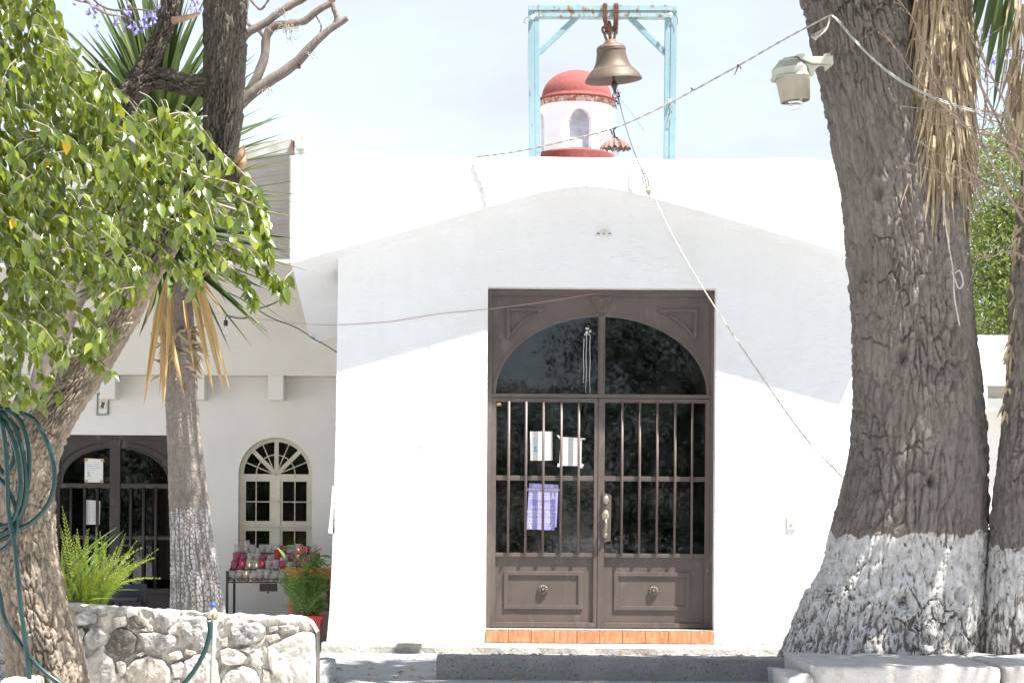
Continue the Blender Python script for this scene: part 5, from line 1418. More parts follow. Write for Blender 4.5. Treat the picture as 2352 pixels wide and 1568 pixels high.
MASS = [(-470, 330), (-440, 60), (-350, -160), (-190, -290), (-20, -330), (80, -240), (118, -120), (120, -20), (135, 30), (170, 110), (200, 165), (262, 180), (282, 235), (268, 275), (300, 262), (390, 252), (440, 268), (505, 318), (514, 352), (500, 392), (528, 412), (545, 450), (590, 470), (612, 505), (620, 560), (640, 610), (668, 655), (650, 682), (600, 655), (560, 640), (520, 655), (470, 640), (438, 690), (410, 660), (365, 640), (320, 700), (300, 665), (280, 740), (262, 800), (276, 850), (236, 905), (190, 830), (175, 790), (130, 870), (150, 920), (98, 962), (70, 940), (0, 950), (-90, 985), (-200, 900), (-310, 860), (-400, 700), (-455, 520)]
def inside(x, y, P):
    r_ = False; j = len(P) - 1
    for i in range(len(P)):
        if (P[i][1] > y) != (P[j][1] > y) and x < (P[j][0] - P[i][0]) * (y - P[i][1]) / (P[j][1] - P[i][1]) + P[i][0]: r_ = not r_
        j = i
    return r_
# photo-shaped thin zones where the wall and the trunks show between sprays
def density(x, y):
    d = 1.0
    if y > 700: d *= .62 if x > 60 else .8
    if x > 250 and y > 560: d *= .5
    if x > 400: d *= .62
    if x > 520: d *= .7
    if 40 < x < 300 and y < 160: d *= .8
    return d
leaves = []; twigs = MB(); tw_n = 0
tries = 0
while tw_n < 1640 and tries < 16000:
    tries += 1
    x, y = random.uniform(-470, 668), random.uniform(-330, 985)
    if not inside(x, y, MASS) or random.random() > density(x, y): continue
    Yc = random.uniform(12.75, 14.0) if x < 330 else random.uniform(13.0, 13.95)
    tip = at(x, y, Yc)
    out = Vector((random.gauss(.32, .3), random.gauss(-.12, .35), 0))
    ln = random.uniform(.16, .34)
    st = tip - out.normalized() * ln * .75 + Vector((0, 0, ln * random.uniform(.35, .8)))
    q = (at(0, 0, Yc))
    mid = (st + tip) / 2 + Vector((0, 0, ln * .13))
    pr = catmull(np.array([st, mid, tip]), 6)
    twigs.tube([tuple(p) for p in pr], list(np.linspace(.0042, .0015, 6)), 4, False); tw_n += 1
    nl = random.randint(5, 8)
    for k in range(nl):
        t = (k + .5) / nl * 5; i = int(t); p = pr[i] + (pr[min(i + 1, 5)] - pr[i]) * (t - i)
        pp = p + np.array([0, 0, 0])
        s_ = PX + pp[0] / pp[1] * FPX; t_ = PY - pp[2] / pp[1] * FPX
        if not inside(s_, t_ + 8, MASS): continue
        side = (-1) ** k
        d = Vector((out.x * .5 + side * random.uniform(.1, .55), out.y * .4 + random.gauss(0, .4), -random.uniform(.55, 1.3)))
        nrm = Vector((random.gauss(.25, .5), random.gauss(-.75, .5), random.gauss(.45, .4)))
        leaves.append((Vector(p), d, nrm, random.uniform(.068, .116)))
twigs.obj('twigs', M_TWIG_GREY, FT, kind='stuff')
for cx, cy, cz, k in ((-1.35, 13.95, 4.15, 110), (-1.0, 13.9, 4.5, 90), (-1.75, 14.05, 4.3, 80), (-1.3, 13.9, 4.9, 60), (-.7, 14.0, 5.1, 60), (-1.9, 14.1, 5.2, 50), (-1.0, 14.4, 5.6, 60), (-2.6, 14.2, 5.3, 40), (-1.6, 14.9, 5.5, 50), (-.3, 15.5, 5.1, 70), (-.1, 15.5, 5.6, 70), (.2, 15.3, 6.1, 60), (-.65, 15.7, 4.65, 60)):  # unseen upper crown clumps, placed to shade the limbs and yucca trunk
    for i in range(k * 5):
        p = Vector((cx + random.gauss(0, .33), cy + random.gauss(0, .28), cz + random.gauss(0, .22)))
        if p.z / p.y * FPX < PY + 25: continue
        leaves.append((p, Vector((random.gauss(0, .5), random.gauss(0, .5), -1)), Vector((random.gauss(.2, .5), random.gauss(-.5, .5), .6)), random.uniform(.08, .125)))
ub = MB()
for e in ((-1.3, 13.9, 5.0), (-.7, 14.0, 5.1), (-1.0, 14.4, 5.6), (-2.4, 14.2, 5.3), (-1.6, 14.9, 5.5), (-.3, 15.5, 5.2), (.1, 15.4, 5.9), (-.65, 15.7, 4.75)):
    a0 = at(514, -200, 14.3); pr = catmull(np.array([tuple(a0), tuple((a0 + Vector(e)) / 2 + Vector((0, 0, .1))), e]), 8); ub.tube([tuple(p) for p in pr], list(np.linspace(.06, .02, 8)), 7)
ub.obj('upper_branches', M_BARK_FICUS_UP, FT, smooth=True, kind='stuff')
# larger sprays carried by visible branchlets
br = MB()
for pts in ([(200, 330), (330, 285), (400, 262), (440, 268), (490, 330), (530, 370), (590, 430)], [(120, 380), (230, 360), (330, 365), (430, 400), (520, 440), (600, 480)], [(60, 500), (200, 470), (330, 500), (420, 540), (520, 560), (620, 620), (655, 660)],
            [(40, 300), (150, 310), (260, 300)], [(20, 640), (120, 620), (220, 640), (300, 690)], [(10, 120), (90, 130), (180, 180), (250, 215)], [(30, 760), (100, 780), (180, 800), (250, 850)], [(225, 400), (180, 470), (90, 560), (30, 680)], [(225, 400), (300, 460), (420, 520), (480, 600)], [(240, 330), (150, 380), (40, 420), (-80, 470)], [(430, 400), (520, 418), (585, 445), (618, 520)], [(470, 560), (550, 585), (615, 625), (652, 672)], [(420, 520), (500, 590), (560, 640), (580, 690)], [(500, 470), (560, 490), (600, 520), (622, 585)]):
    a = np.array([tuple(at(x, y, 13.75 - .25 * i / len(pts))) for i, (x, y) in enumerate(pts)]); pr = catmull(a, 16)
    br.tube([tuple(p) for p in pr], list(np.linspace(.012, .003, 16)), 6, False)
    for pi, p in enumerate(pr[3:]):
        for k in range(2 if pts[-1][0] < 480 or pi < 5 else 4):
            d = Vector((random.gauss(.15, .4), random.gauss(-.2, .4), -random.uniform(.5, 1.2)))
            leaves.append((Vector(p), d, Vector((random.gauss(.25, .5), random.gauss(-.75, .5), random.gauss(.45, .4))), random.uniform(.065, .108)))
br.obj('branchlets', M_TWIG_GREY, FT, kind='stuff')
CRN = bpy.data.objects.new('crown', None); link(CRN, FT)
leaves.sort(key=lambda q: q[0].y)
vis = [l for l in leaves if -20 < PX + l[0].x / l[0].y * FPX and l[0].z / l[0].y * FPX < PY + 20]
near = vis[:300]; nearset = set(id(l) for l in near)
for i, (p, d, nrm, s_) in enumerate(near):
    put('leaf', FLY if i in (31, 97, 140, 203, 255) else random.choice(FL), CRN, p, dirmat(d, nrm), (s_, s_ * random.uniform(.85, 1.15), s_))
vv, ff, rv = [], [], []
for l in leaves:
    if id(l) in nearset: continue
    p, d, nrm, s_ = l; m = random.choice(FL); r3 = dirmat(d, nrm); b = len(vv)
    k = random.random()
    vv += [tuple(p + r3 @ (q.co * s_)) for q in m.vertices]; ff += [tuple(i + b for i in pp.vertices) for pp in m.polygons]; rv += [k] * len(m.vertices)
o = MB().add(vv, ff).obj('foliage', M_LEAF, CRN, smooth=True, kind='stuff')
a = o.data.attributes.new('rnd', 'FLOAT', 'POINT'); a.data.foreach_set('value', rv)

# ---- yucca with dead hanging leaves
YY = 17.0
YK = thing('slender_yucca', 'slender ringed yucca trunk with sword leaves and whitewashed foot', 'tree', at(455, 1480, YY))
yr = prow([(457, 1560, 76), (456, 1480, 70), (454, 1405, 64), (446, 1300, 55), (438, 1200, 48), (430, 1110, 43), (424, 1020, 39.5), (417, 915, 37.5), (412, 820, 39), (408, 700, 35), (403, 600, 34), (392, 480, 32), (376, 370, 30), (360, 280, 24), (354, 240, 12)], YY)
def yucca_disp(TH, S, Z):
    u = TH / (2 * np.pi) * 46
    low = sstep(.2, -.3, Z)                                # furrows at the foot, rings higher up
    w = (fbm(u * .5, S * 3, 61, 3, 23) - .47) * 1.6
    f1, f2, cid = worley(u + w, S * 24, 60, 46); g1, g2, gid = worley(u * .7, S * 60, 62)
    v1 = sstep(.0, .3, f2 - f1); v2 = sstep(.03, .3, g2 - g1)
    d = low * ((v1 - .8) * .006 + (cid - .5) * .004 - .010 * (1 - sstep(0, .35, np.abs(((u * .5 + w * .8) % 1.0) - .5) * 2))) + (1 - low) * ((v2 - .7) * .006 + (vnoise(u * .4, S * 46, 63) - .5) * .006 + (v1 - .8) * .003)
    d += (fbm(TH / 6.283 * 3, S * 1.5, 64, 3, 3) - .47) * .02
    return d, np.where(low > .5, v1, v2), cid * .5 + gid * .5
def ywash(TH, S, V, plate):
    zl = at(440, 1168, 16.85).z
    ed = zl + (vnoise(TH / 6.283 * 24, S * 3, 65, 24) - .5) * .05
    return sstep(-.02, .02, ed - V[..., 2]) * (.22 + .36 * plate - .22 * (1 - sstep(0.05, .4, np.abs(((TH / 6.2832 * 23 + (fbm(TH / 6.2832 * 23, S * 3, 61, 3, 23) - .47) * 1.28) % 1.0) - .5) * 2)))
trunk('trunk', yr, YK, M_BARK_YUCCA, 240, 760, yucca_disp, ywash)
YC = bpy.data.objects.new('crown', None); link(YC, YK)
ax_pts = catmull(np.array([tuple(at(x, y, YY)) for x, y in ((402, 590), (394, 500), (380, 400), (364, 300), (356, 250))]), 40)
nY = 300
for i in range(nY):
    t = (i + .5) / nY; k = int(t * 39); p = ax_pts[k]
    el = R(-36 + 118 * t + random.gauss(0, 7)); az = i * 2.39996 + random.gauss(0, .15)
    d = Vector((math.cos(el) * math.cos(az), math.cos(el) * math.sin(az), math.sin(el)))
    L_ = random.uniform(.92, 1.22)
    nrm = Vector((0, -.35, 1)) if el < .7 else Vector((-math.cos(az) * .5, -math.sin(az) * .5 - .6, .2))
    put('blade', random.choice(BLD), YC, p, dirmat(d, nrm + Vector((random.gauss(0, .2), random.gauss(0, .2), 0))), (L_, random.uniform(.85, 1.15), 1))
DR = [blade_mesh('dead_blade', M_DRY, 1, .05, .3 * k, s, r_, 8, .6, .06) for k, s, r_ in ((1, .04, .1), (-1, .0, .4), (.5, -.04, .7))]
for (x0, y0), (x1, y1), wd in (((376, 618), (330, 932), 1.1), ((385, 622), (338, 900), .9), ((372, 640), (374, 945), 1.0), ((380, 640), (366, 910), .8), ((392, 640), (377, 935), .7), ((372, 690), (424, 912), 1.05), ((398, 640), (388, 890), .45), ((422, 690), (448, 862), .5),
                              ((436, 620), (492, 912), 1.15), ((446, 622), (511, 900), .9), ((450, 625), (516, 898), .8), ((458, 640), (531, 910), .9), ((440, 618), (505, 700), .7), ((440, 612), (522, 728), .8), ((465, 620), (532, 655), .6), ((250, 660), (222, 710), .8), ((365, 620), (335, 745), .8)):
    blade_at(YK, 'dead_blade', ((x0, y0), (x1, y1), 16.72 + random.uniform(-.05, .1)), random.choice(DR), 16.8, wd, random.uniform(-1.2, 1.2))
for i in range(110):
    y = 750 + abs(random.gauss(0, 1)) * 70; 
    if y > 885: continue
    a = random.uniform(-math.pi, 0); r_ = pxm(38, YY)
    c = at(412, y, YY); pos = Vector((c.x + r_ * math.cos(a), c.y + r_ * math.sin(a), c.z))
    if math.cos(a) < -.2 and random.random() < .6: continue
    put('shred', random.choice(STR), YK, pos, dirmat((math.cos(a) * .8 + random.gauss(0, .4), math.sin(a) * .8, random.gauss(-.5, .5)), (random.gauss(0, 1), -1, .3)), (random.uniform(.05, .13), random.uniform(.3, .7), .6))

# ---- branch helper for bare trees
def limb(mb, pts, r0, r1, n=16, seg=8):
    pr = catmull(np.array([tuple(p) for p in pts]), n)
    mb.tube([tuple(p) for p in pr], list(np.linspace(r0, r1, n)), seg, True); return pr
# ---- jacaranda behind
JY = 19.2
JT = thing('jacaranda_tree', 'bare jacaranda boughs with lilac blossoms behind the sword leaves', 'tree', at(75, 1520, JY))
def c1(x, y, Y=JY): return at(x / 2.875, y / 2.875, Y)
tk = MB()
limb(tk, [at(72, 1560, JY), at(72, 1400, JY), at(66, 1200, JY), at(74, 1000, JY), c1(420, 2100), c1(800, 1500), c1(1200, 1020), c1(1500, 780)], .16, .075, 40, 12)
tk.obj('trunk', M_BARK_GREY, JT, smooth=True)
def bough(pts, r0, r1, Y=JY):
    mb = MB(); pr = limb(mb, [c1(x, y, Y) for x, y in pts], r0, r1, 26, 9)
    mb.v = [tuple(Vector(v) + Vector((random.gauss(0, .0025), random.gauss(0, .0025), random.gauss(0, .0025)))) for v in mb.v]
    mb.obj('bough', M_BARK_GREY, JT, smooth=True); return pr
bough([(1400, 860), (1500, 780), (1620, 650), (1740, 560), (1850, 490), (1950, 420), (2050, 310), (2150, 220), (2230, 160), (2280, 130), (2295, 122)], .066, .024)
bough([(2215, 165), (2225, 120), (2205, 60), (2185, 0), (2170, -120)], .028, .02)
bough([(1640, 630), (1710, 480), (1750, 360), (1755, 260), (1800, 180), (1900, 160), (2010, 140), (2090, 75), (2170, 30), (2200, -10), (2240, -120)], .045, .026)
bough([(1500, 420), (1580, 300), (1640, 215), (1740, 160), (1850, 80), (1950, 20), (2060, -40)], .04, .03)
bough([(1500, 420), (1440, 600), (1450, 790)], .04, .05)
bough([(1755, 262), (1700, 190), (1640, 160), (1625, 90), (1650, -60)], .022, .012)
bough([(1640, -20), (1690, 40), (1725, 62), (1760, 20), (1800, -40)], .012, .008)
bough([(2110, 230), (2120, 170), (2090, 110), (2110, 70)], .006, .004)
bough([(1940, 425), (1965, 440), (1985, 440)], .022, .02)
tm = MB()
for (x, y, k, s) in ((1910, 180, 90, 45), (1870, 70, 30, 25), (2050, 350, 20, 18), (1760, 580, 25, 22), (1930, 260, 20, 25)):
    for i in range(k):
        c = c1(x + random.gauss(0, s), y + random.gauss(0, s * .4), JY - .04)
        e = c + Vector((random.gauss(0, .03), random.gauss(0, .03), random.gauss(-.035, .03)))
        tm.tube([tuple(c), tuple((c + e) / 2 + Vector((random.gauss(0, .012), 0, random.gauss(0, .012)))), tuple(e)], [.0022, .0018, .001], 3, False)
tm.obj('air_plant', M_TWIG_GREY, JT, kind='stuff')
def blossoms(T, Y, sprays, conv):
    tb = MB(); fv, ff, fr = [], [], []
    for pts, n in sprays:
        P = [conv(x, y, Y) for x, y in pts]; pr = catmull(np.array([tuple(p) for p in P]), 14)
        tb.tube([tuple(p) for p in pr], list(np.linspace(.012, .004, 14)), 5, False)
        for i in range(n):
            p = Vector(pr[random.randint(7, 13)]) + Vector((random.gauss(0, .035), random.gauss(0, .035), random.gauss(-.03, .035)))
            L_ = random.uniform(.03, .05); d = dirmat((random.gauss(0, .5), random.gauss(0, .5), -1)); b = len(fv); k = random.random()
            nn = 5
            for t, r_ in ((0, .004), (.6, .009), (1, .017)):
                for q in range(nn):
                    a = 2 * math.pi * q / nn; fv.append(tuple(p + d @ Vector((t * L_, r_ * math.cos(a), r_ * math.sin(a)))))
            ff += [(b + j * nn + q, b + j * nn + (q + 1) % nn, b + (j + 1) * nn + (q + 1) % nn, b + (j + 1) * nn + q) for j in range(2) for q in range(nn)]; fr += [k] * (3 * nn)
    tb.obj('flowering_twigs', M_BARK_GREY, T, kind='stuff')
    o = MB().add(fv, ff).obj('blossoms', M_LILAC, T, kind='stuff'); a = o.data.attributes.new('rnd', 'FLOAT', 'POINT'); a.data.foreach_set('value', fr)
blossoms(JT, 16.3, [([(360, -120), (480, -10), (580, 20), (640, 45)], 11), ([(520, -130), (640, 20), (760, 70), (880, 60), (1000, 75), (1040, 80)], 13), ([(560, 0), (700, 90), (820, 110), (880, 140)], 9), ([(1180, -140), (1240, -20), (1300, 20)], 8), ([(700, -120), (850, 20), (900, 130)], 12), ([(980, -100), (1010, 10), (1050, 90)], 8)], c1)
# second jacaranda, right
def c7(x, y, Y): return at(1720.3 + x / 3.413, y / 3.413, Y)
J2 = thing('jacaranda_tree', 'jacaranda twigs with lilac blossoms behind the dry leaf skirts', 'tree', at(2480, 1520, 23.6))
mb = MB(); limb(mb, [at(2480, 1530, 23.6), at(2470, 1000, 23.6), at(2480, 500, 23.6), at(2440, 120, 23.6), at(2420, -250, 23.6)], .2, .08, 30, 10); mb.obj('trunk', M_BARK_GREY, J2, smooth=True)
blossoms(J2, 23.6, [([(2460, 480), (2200, 260), (2000, 230), (1860, 330), (1790, 360)], 0), ([(2460, 300), (2150, 210), (1980, 190), (1900, 200), (1820, 220)], 34), ([(2460, 600), (2150, 400), (1980, 400), (1900, 430)], 30), ([(2460, 700), (2100, 640), (1900, 650), (1780, 590)], 0)], c7)

# ---- feathery green tree beyond the right wing
MT = thing('feathery_tree', 'bright green feathery tree beyond the low white wing', 'tree', at(2420, 1480, 29))
mb = MB(); limb(mb, [at(2430, 1500, 29), at(2425, 1100, 29), at(2400, 800, 29), at(2380, 520, 29), at(2370, 300, 29)], .22, .06, 24, 10)
for k in range(9):
    y = 800 - 55 * k; x = np.interp(y, [300, 800], [2370, 2400]); sgn = -1 if k % 3 else 1
    limb(mb, [at(x, y, 29), at(x + sgn * 70, y - 90, 28.8 + .5 * random.random()), at(x + sgn * (110 + 40 * random.random()), y - 110, 28.7)], .06, .015, 10, 6)
mb.obj('trunk', M_BARK_GREY, MT, smooth=True)
fv, ff, fr = [], [], []
clumps = []
for i in range(290):
    y = random.uniform(280, 860); x = random.uniform(2195, 2640)
    w = (1 if y > 470 else .45) * (1 if x < 2420 else .8)
    if x < 2215 + max(0, (420 - y)) * .28: continue
    if random.random() > w: continue
    clumps.append((at(x, y, random.uniform(28.0, 30.2)), random.uniform(.16, .36)))
for c, s_ in clumps:
    for k in range(190):
        p = c + Vector((random.gauss(0, s_), random.gauss(0, s_), random.gauss(-.05, s_ * .8)))
        d = dirmat((random.gauss(0, 1), random.gauss(0, 1), random.gauss(-.5, .6)), (random.gauss(0, 1), random.gauss(0, 1), 1)); L_ = random.uniform(.06, .115); b = len(fv)
        fv += [tuple(p + d @ Vector(q)) for q in ((0, 0, 0), (L_ * .5, L_ * .16, 0), (L_, 0, -.02), (L_ * .5, -L_ * .16, 0))]; ff.append((b, b + 1, b + 2, b + 3)); fr += [random.random()] * 4
o = MB().add(fv, ff).obj('crown', M_FEATHER, MT, kind='stuff'); a = o.data.attributes.new('rnd', 'FLOAT', 'POINT'); a.data.foreach_set('value', fr)

# ---- bare budding shrub before the giant trunk
BS = thing('bare_shrub', 'leafless shrub with thin budding twigs in front of the dry skirts', 'shrub', at(2520, 1560, 15.9))
SHY = 15.9
mb = MB(); limb(mb, [at(2520, 1740, SHY), at(2500, 1300, SHY), at(2470, 900, SHY), at(2440, 640, SHY)], .05, .03, 20, 8); mb.obj('stem', M_TWIG, BS, smooth=True)
def sh(pts): return [c7(x, y, SHY + .1 * math.sin(x * .01 + y * .02)) for x, y in pts]
SH = [([(2480, 2180), (2200, 1800), (2060, 1568), (1960, 1380), (1860, 1200), (1760, 1060), (1650, 940), (1450, 760), (1300, 590), (1180, 420), (1080, 290), (985, 165)], .014, .0035),
      ([(2480, 2180), (2300, 1500), (2156, 1290), (2030, 1200), (1840, 1140), (1660, 960), (1480, 870), (1160, 830)], .012, .003),
      ([(2450, 2000), (2250, 1500), (2060, 1160), (1960, 960), (1860, 760), (1760, 560), (1680, 420), (1590, 260), (1450, 70)], .014, .0035),
      ([(1860, 1200), (1825, 1100), (1840, 950), (1870, 700), (1850, 480), (1790, 330)], .008, .003), ([(2400, 1900), (2156, 1480), (2000, 1470), (1850, 1430), (1640, 1300), (1430, 1180), (1350, 1110)], .009, .003),
      ([(1700, 990), (1560, 780), (1480, 640), (1400, 470), (1300, 180), (1160, -20)], .008, .003), ([(2420, 1950), (2230, 1400), (2130, 1150), (2000, 800), (1850, 500), (1700, 220), (1580, 0)], .012, .004),
      ([(2400, 1800), (2200, 1250), (1980, 1100), (1760, 1000), (1380, 960)], .007, .0025), ([(2300, 1700), (1960, 1560), (1700, 1420), (1250, 1280)], .006, .002), ([(2060, 1160), (2010, 900), (2030, 700), (2130, 460)], .007, .003),
      ([(1960, 960), (1800, 900), (1640, 700), (1500, 480), (1340, 280)], .006, .003), ([(2350, 1850), (2100, 1440), (1900, 1380), (1640, 1090), (1450, 700)], .006, .0025), ([(2600, 2700), (2156, 2020), (1900, 2010), (1780, 2035)], .008, .003)]
bud = MB(); twg = MB()
for pts, r0, r1 in SH:
    m = MB(); pr = limb(m, sh(pts), r0, r1, 30, 6); m.obj('branch', M_TWIG, BS, smooth=True)
    for i in range(7, 30):
        p = Vector(pr[i]); tg = (Vector(pr[min(i + 1, 29)]) - Vector(pr[i - 1])).normalized()
        if random.random() < .75:
            d = (tg * .7 + Vector((random.gauss(0, .7), random.gauss(0, .6), random.gauss(.1, .6)))).normalized(); L_ = random.uniform(.03, .26) * (1 if random.random() < .5 else .45)
            e = p + d * L_; twg.tube([tuple(p), tuple((p + e) / 2 + Vector((0, 0, random.gauss(0, .01)))), tuple(e)], [.003, .0024, .0016], 4, False)
            bud.lathe([(0, -.007), (.0055, 0), (.004, .008), (0, .014)], e, 5)
            for t in (.35, .65):
                if L_ > .08: bud.lathe([(0, -.004), (.0045, .002), (0, .009)], p + d * L_ * t, 5)
        bud.lathe([(0, -.005), (.005, .0), (0, .01)], p + Vector((random.gauss(0, .004), -.003, 0)), 5)
twg.obj('twigs', M_TWIG, BS, kind='stuff'); bud.obj('buds', M_TWIG_GREY, BS, kind='stuff')

# ---- litter on the terrace and the low wall
fv, ff, fr = [], [], []
for i in range(260):
    if i % 4: x, y, z = random.uniform(-1.6, 2.6), random.uniform(16.4, 20.3), ZT + .004
    else: x, y, z = random.uniform(-.6, 2.0), random.uniform(17.03, 17.28), zt + .008
    if i % 4 and 16.98 < y < 17.34 and x > -.65: continue
    d = Matrix.Rotation(random.uniform(0, 6.28), 3, 'Z') @ Matrix.Rotation(random.gauss(0, .25), 3, 'X'); L_ = random.uniform(.03, .075); b = len(fv)
    fv += [tuple(Vector((x, y, z)) + d @ Vector(q)) for q in ((0, 0, 0), (L_ * .5, L_ * .25, .008), (L_, 0, .004), (L_ * .5, -L_ * .25, .008))]; ff.append((b, b + 1, b + 2, b + 3)); fr += [random.random()] * 4
o = MB().add(fv, ff).obj('fallen_leaves', M_DRY, kind='stuff'); a = o.data.attributes.new('rnd', 'FLOAT', 'POINT'); a.data.foreach_set('value', fr)
tag(o, 'dry fallen leaves scattered on the terrace paving', 'leaves')
# ---- dark trees across the courtyard (seen in the glass)
def big_tree(x, y, h, w, label, seed, old=None):
    random.seed(seed)
    T = thing('courtyard_tree', label, 'tree', (x, y, -1.75), 'shade trees across the courtyard')
    if old is not None:
        for ch in old.children:
            c = ch.copy(); link(c, T); c.scale = (w / 3.0, w / 3.0, h / 9.0)
        return T
    mb = MB(); limb(mb, [(x, y, -1.8), (x + .1, y, 0), (x - .1, y + .1, 2.2), (x + .1, y, h * .7)], .3, .1, 20, 10)
    for k in range(10):
        a = k * 2.4; z = 1.2 + .4 * k; limb(mb, [(x, y, z), (x + 1.1 * math.cos(a), y + 1.1 * math.sin(a), z + .8), (x + 2.2 * math.cos(a), y + 2.2 * math.sin(a), z + 1.2)], .1, .02, 8, 6)
    mb.obj('trunk', M_BARK_GREY, T, smooth=True)
    fv, ff, fr = [], [], []
    for i in range(330):
        a = random.uniform(0, 6.283); z = random.uniform(-.9, h - 1.75); rmax = w * math.sqrt(max(.05, 1 - ((z - h * .36) / (h * .62)) ** 2)); r_ = rmax * math.sqrt(random.random())
        c = Vector((x + r_ * math.cos(a), y + r_ * math.sin(a), z))
        for k in range(150):
            p = c + Vector((random.gauss(0, .34), random.gauss(0, .34), random.gauss(0, .3))); d = dirmat((random.gauss(0, 1), random.gauss(0, 1), random.gauss(-.4, .6)), (random.gauss(0, 1), random.gauss(0, 1), 1)); L_ = random.uniform(.08, .14); b = len(fv)
            fv += [tuple(p + d @ Vector(q)) for q in ((0, 0, 0), (L_ * .5, L_ * .26, 0), (L_, 0, -.02), (L_ * .5, -L_ * .26, 0))]; ff.append((b, b + 1, b + 2, b + 3)); fr += [random.random()] * 4
    o = MB().add(fv, ff).obj('crown', M_DARKLEAF, T, kind='stuff'); a = o.data.attributes.new('rnd', 'FLOAT', 'POINT'); a.data.foreach_set('value', fr)
    return T
t0 = big_tree(4.1, -5.5, 9.0, 3.0, 'dense dark shade tree across the courtyard facing the door', 5)
for i, (x, y, h, w) in enumerate(((-1.2, -9.5, 4.9, 3.0), (7.8, -7, 9.5, 3.2), (-6.2, -6.5, 8, 3.0), (-11, -8, 9, 3.4), (11.5, -8, 9, 3.4))):
    big_tree(x, y, h, w, 'dense dark shade tree across the courtyard facing the door', 6 + i, t0)
random.seed(99)
# ================================================================== yard lamp on the giant trunk
YA = 16.62
LP = thing('yard_lamp', 'grey-green yard light with dirty lens fixed to the giant trunk', 'lamp', at(1818, 235, YA))
def c5(x, y): return (1768.6 + x / 10.113, 103.4 + y / 10.113)
lc = Vector(at(*c5(500, 780), YA))
lean = Matrix.Rotation(R(-6.5), 4, 'Y')
s_ = pxm(1 / 10.113, YA)
hp = [(0, 470), (95, 468), (110, 450), (235, 430), (240, 395), (255, 385), (420, 215), (425, 60), (455, 30), (470, 10), (470, -5), (440, -5), (425, 20), (0, 25)]
MB().lathe([(r_ * s_, z * s_) for r_, z in hp], lc + Vector((-.01, 0, 0)), 12, lean).obj('housing', M_LAMPGREY, LP, bevel=0)
MB().lathe([(405 * s_, 10 * s_), (400 * s_, -20 * s_), (345 * s_, -540 * s_), (325 * s_, -540 * s_), (385 * s_, -20 * s_)], lc + Vector((.01, 0, 0)), 20, lean @ Matrix.Rotation(R(20), 4, 'Z')).obj('lens', M_LENS, LP)
bp = []
for i in range(46):
    t = i / 45; a = t * 2 * math.pi * 2.6; bp.append(tuple(lc + lean @ Vector((.05 * math.cos(a) + .01, .05 * math.sin(a), -490 * s_ - t * 270 * s_))))
MB().tube(bp, .0085, 8).obj('spiral_bulb', M_BULBW, LP, smooth=True)
def l5(pts, y0, y1, nm, mat=M_LAMPGREY):
    return MB().prism([(at(*c5(x, y), YA).x, at(*c5(x, y), YA).z) for x, y in pts], y0, y1).obj(nm, mat, LP, bevel=.004)
l5([(560, 290), (640, 245), (820, 232), (855, 300), (1250, 300), (1440, 280), (1450, 480), (1290, 468), (965, 460), (680, 350), (640, 300)], YA - .055, YA + .055, 'arm')
l5([(760, 400), (965, 470), (1290, 470), (1130, 500), (1060, 560), (1030, 620), (1015, 720), (930, 730), (860, 500)], YA - .02, YA + .02, 'arm_web')
l5([(1260, 190), (1425, 130), (1440, 470), (1300, 585), (1280, 300)], YA + .056, YA + .075, 'bracket')
l5([(300, 320), (590, 270), (600, 300), (320, 345)], YA - .03, YA + .03, 'photocell')
l5([(1240, 520), (1310, 525), (1310, 548), (1240, 545)], YA - .05, YA - .02, 'bolt')

# ================================================================== cords
def cord(name, pts, r_, mat, label, cat='cord', group=None, n=40, twist=0, seg=6):
    P = catmull(np.array([tuple(p) for p in pts]), n)
    mb = MB()
    if twist:
        for ph in (0, math.pi):
            q = []
            for i, p in enumerate(catmull(np.array([tuple(p) for p in pts]), n * 3)):
                a = i * twist + ph; q.append(tuple(p + np.array([0, math.cos(a), math.sin(a)]) * r_ * .6))
            mb.tube(q, r_ * .62, 5)
    else:
        mb.tube([tuple(p) for p in P], r_, seg)
    return whole(name, mb, mat, label, cat, group=group, smooth=True)
TRk = 16.72
def sag(p0, p1, s, n=7):
    p0, p1 = Vector(p0), Vector(p1); return [p0 + (p1 - p0) * t - Vector((0, 0, s * 4 * t * (1 - t))) for t in np.linspace(0, 1, n)]
def lin2(pxs, Y0, Y1):
    n = len(pxs); return [at(x, y, Y0 + (Y1 - Y0) * i / (n - 1)) for i, (x, y) in enumerate(pxs)]
cord('twisted_cord', [at(1905, 36, 16.7), at(1800, 92, 17.2), at(1697, 151, 17.8), at(1540, 236, 18.6), at(1415, 293, 19.3), at(1290, 326, 19.8), at(1180, 349, 20.15), at(1093, 360, 20.28)], .0075, M_CORD, 'pale twisted cord strung from the giant trunk to the parapet', n=60, twist=.6)
for i, (x, y, Y) in enumerate(((1697, 151, 17.8), (1591, 285 - 77, 18.35), (1401, 297, 19.35))):
    c = at(x, y, Y); mb = MB()
    for k in range(4):
        e = c + Vector((random.gauss(0, .03), random.gauss(0, .01), random.gauss(-.01, .03))); mb.tube([tuple(c), tuple((c + e) / 2 + Vector((0, 0, .008))), tuple(e)], [.006, .005, .003], 5)
    whole('wire_knot', mb, M_IRON, 'dark wire tie on the pale twisted cord', 'wire', group='wire ties on the twisted cord')
cord('loose_cord_end', [at(1360, 306, 19.55), at(1372, 309, 19.5), at(1389, 311, 19.45), at(1381, 322, 19.45), at(1366, 331, 19.45)], .006, M_CORD, 'frayed loose cord end hanging from the twisted cord')
mb = MB(); c = at(1906, 34, 16.7)
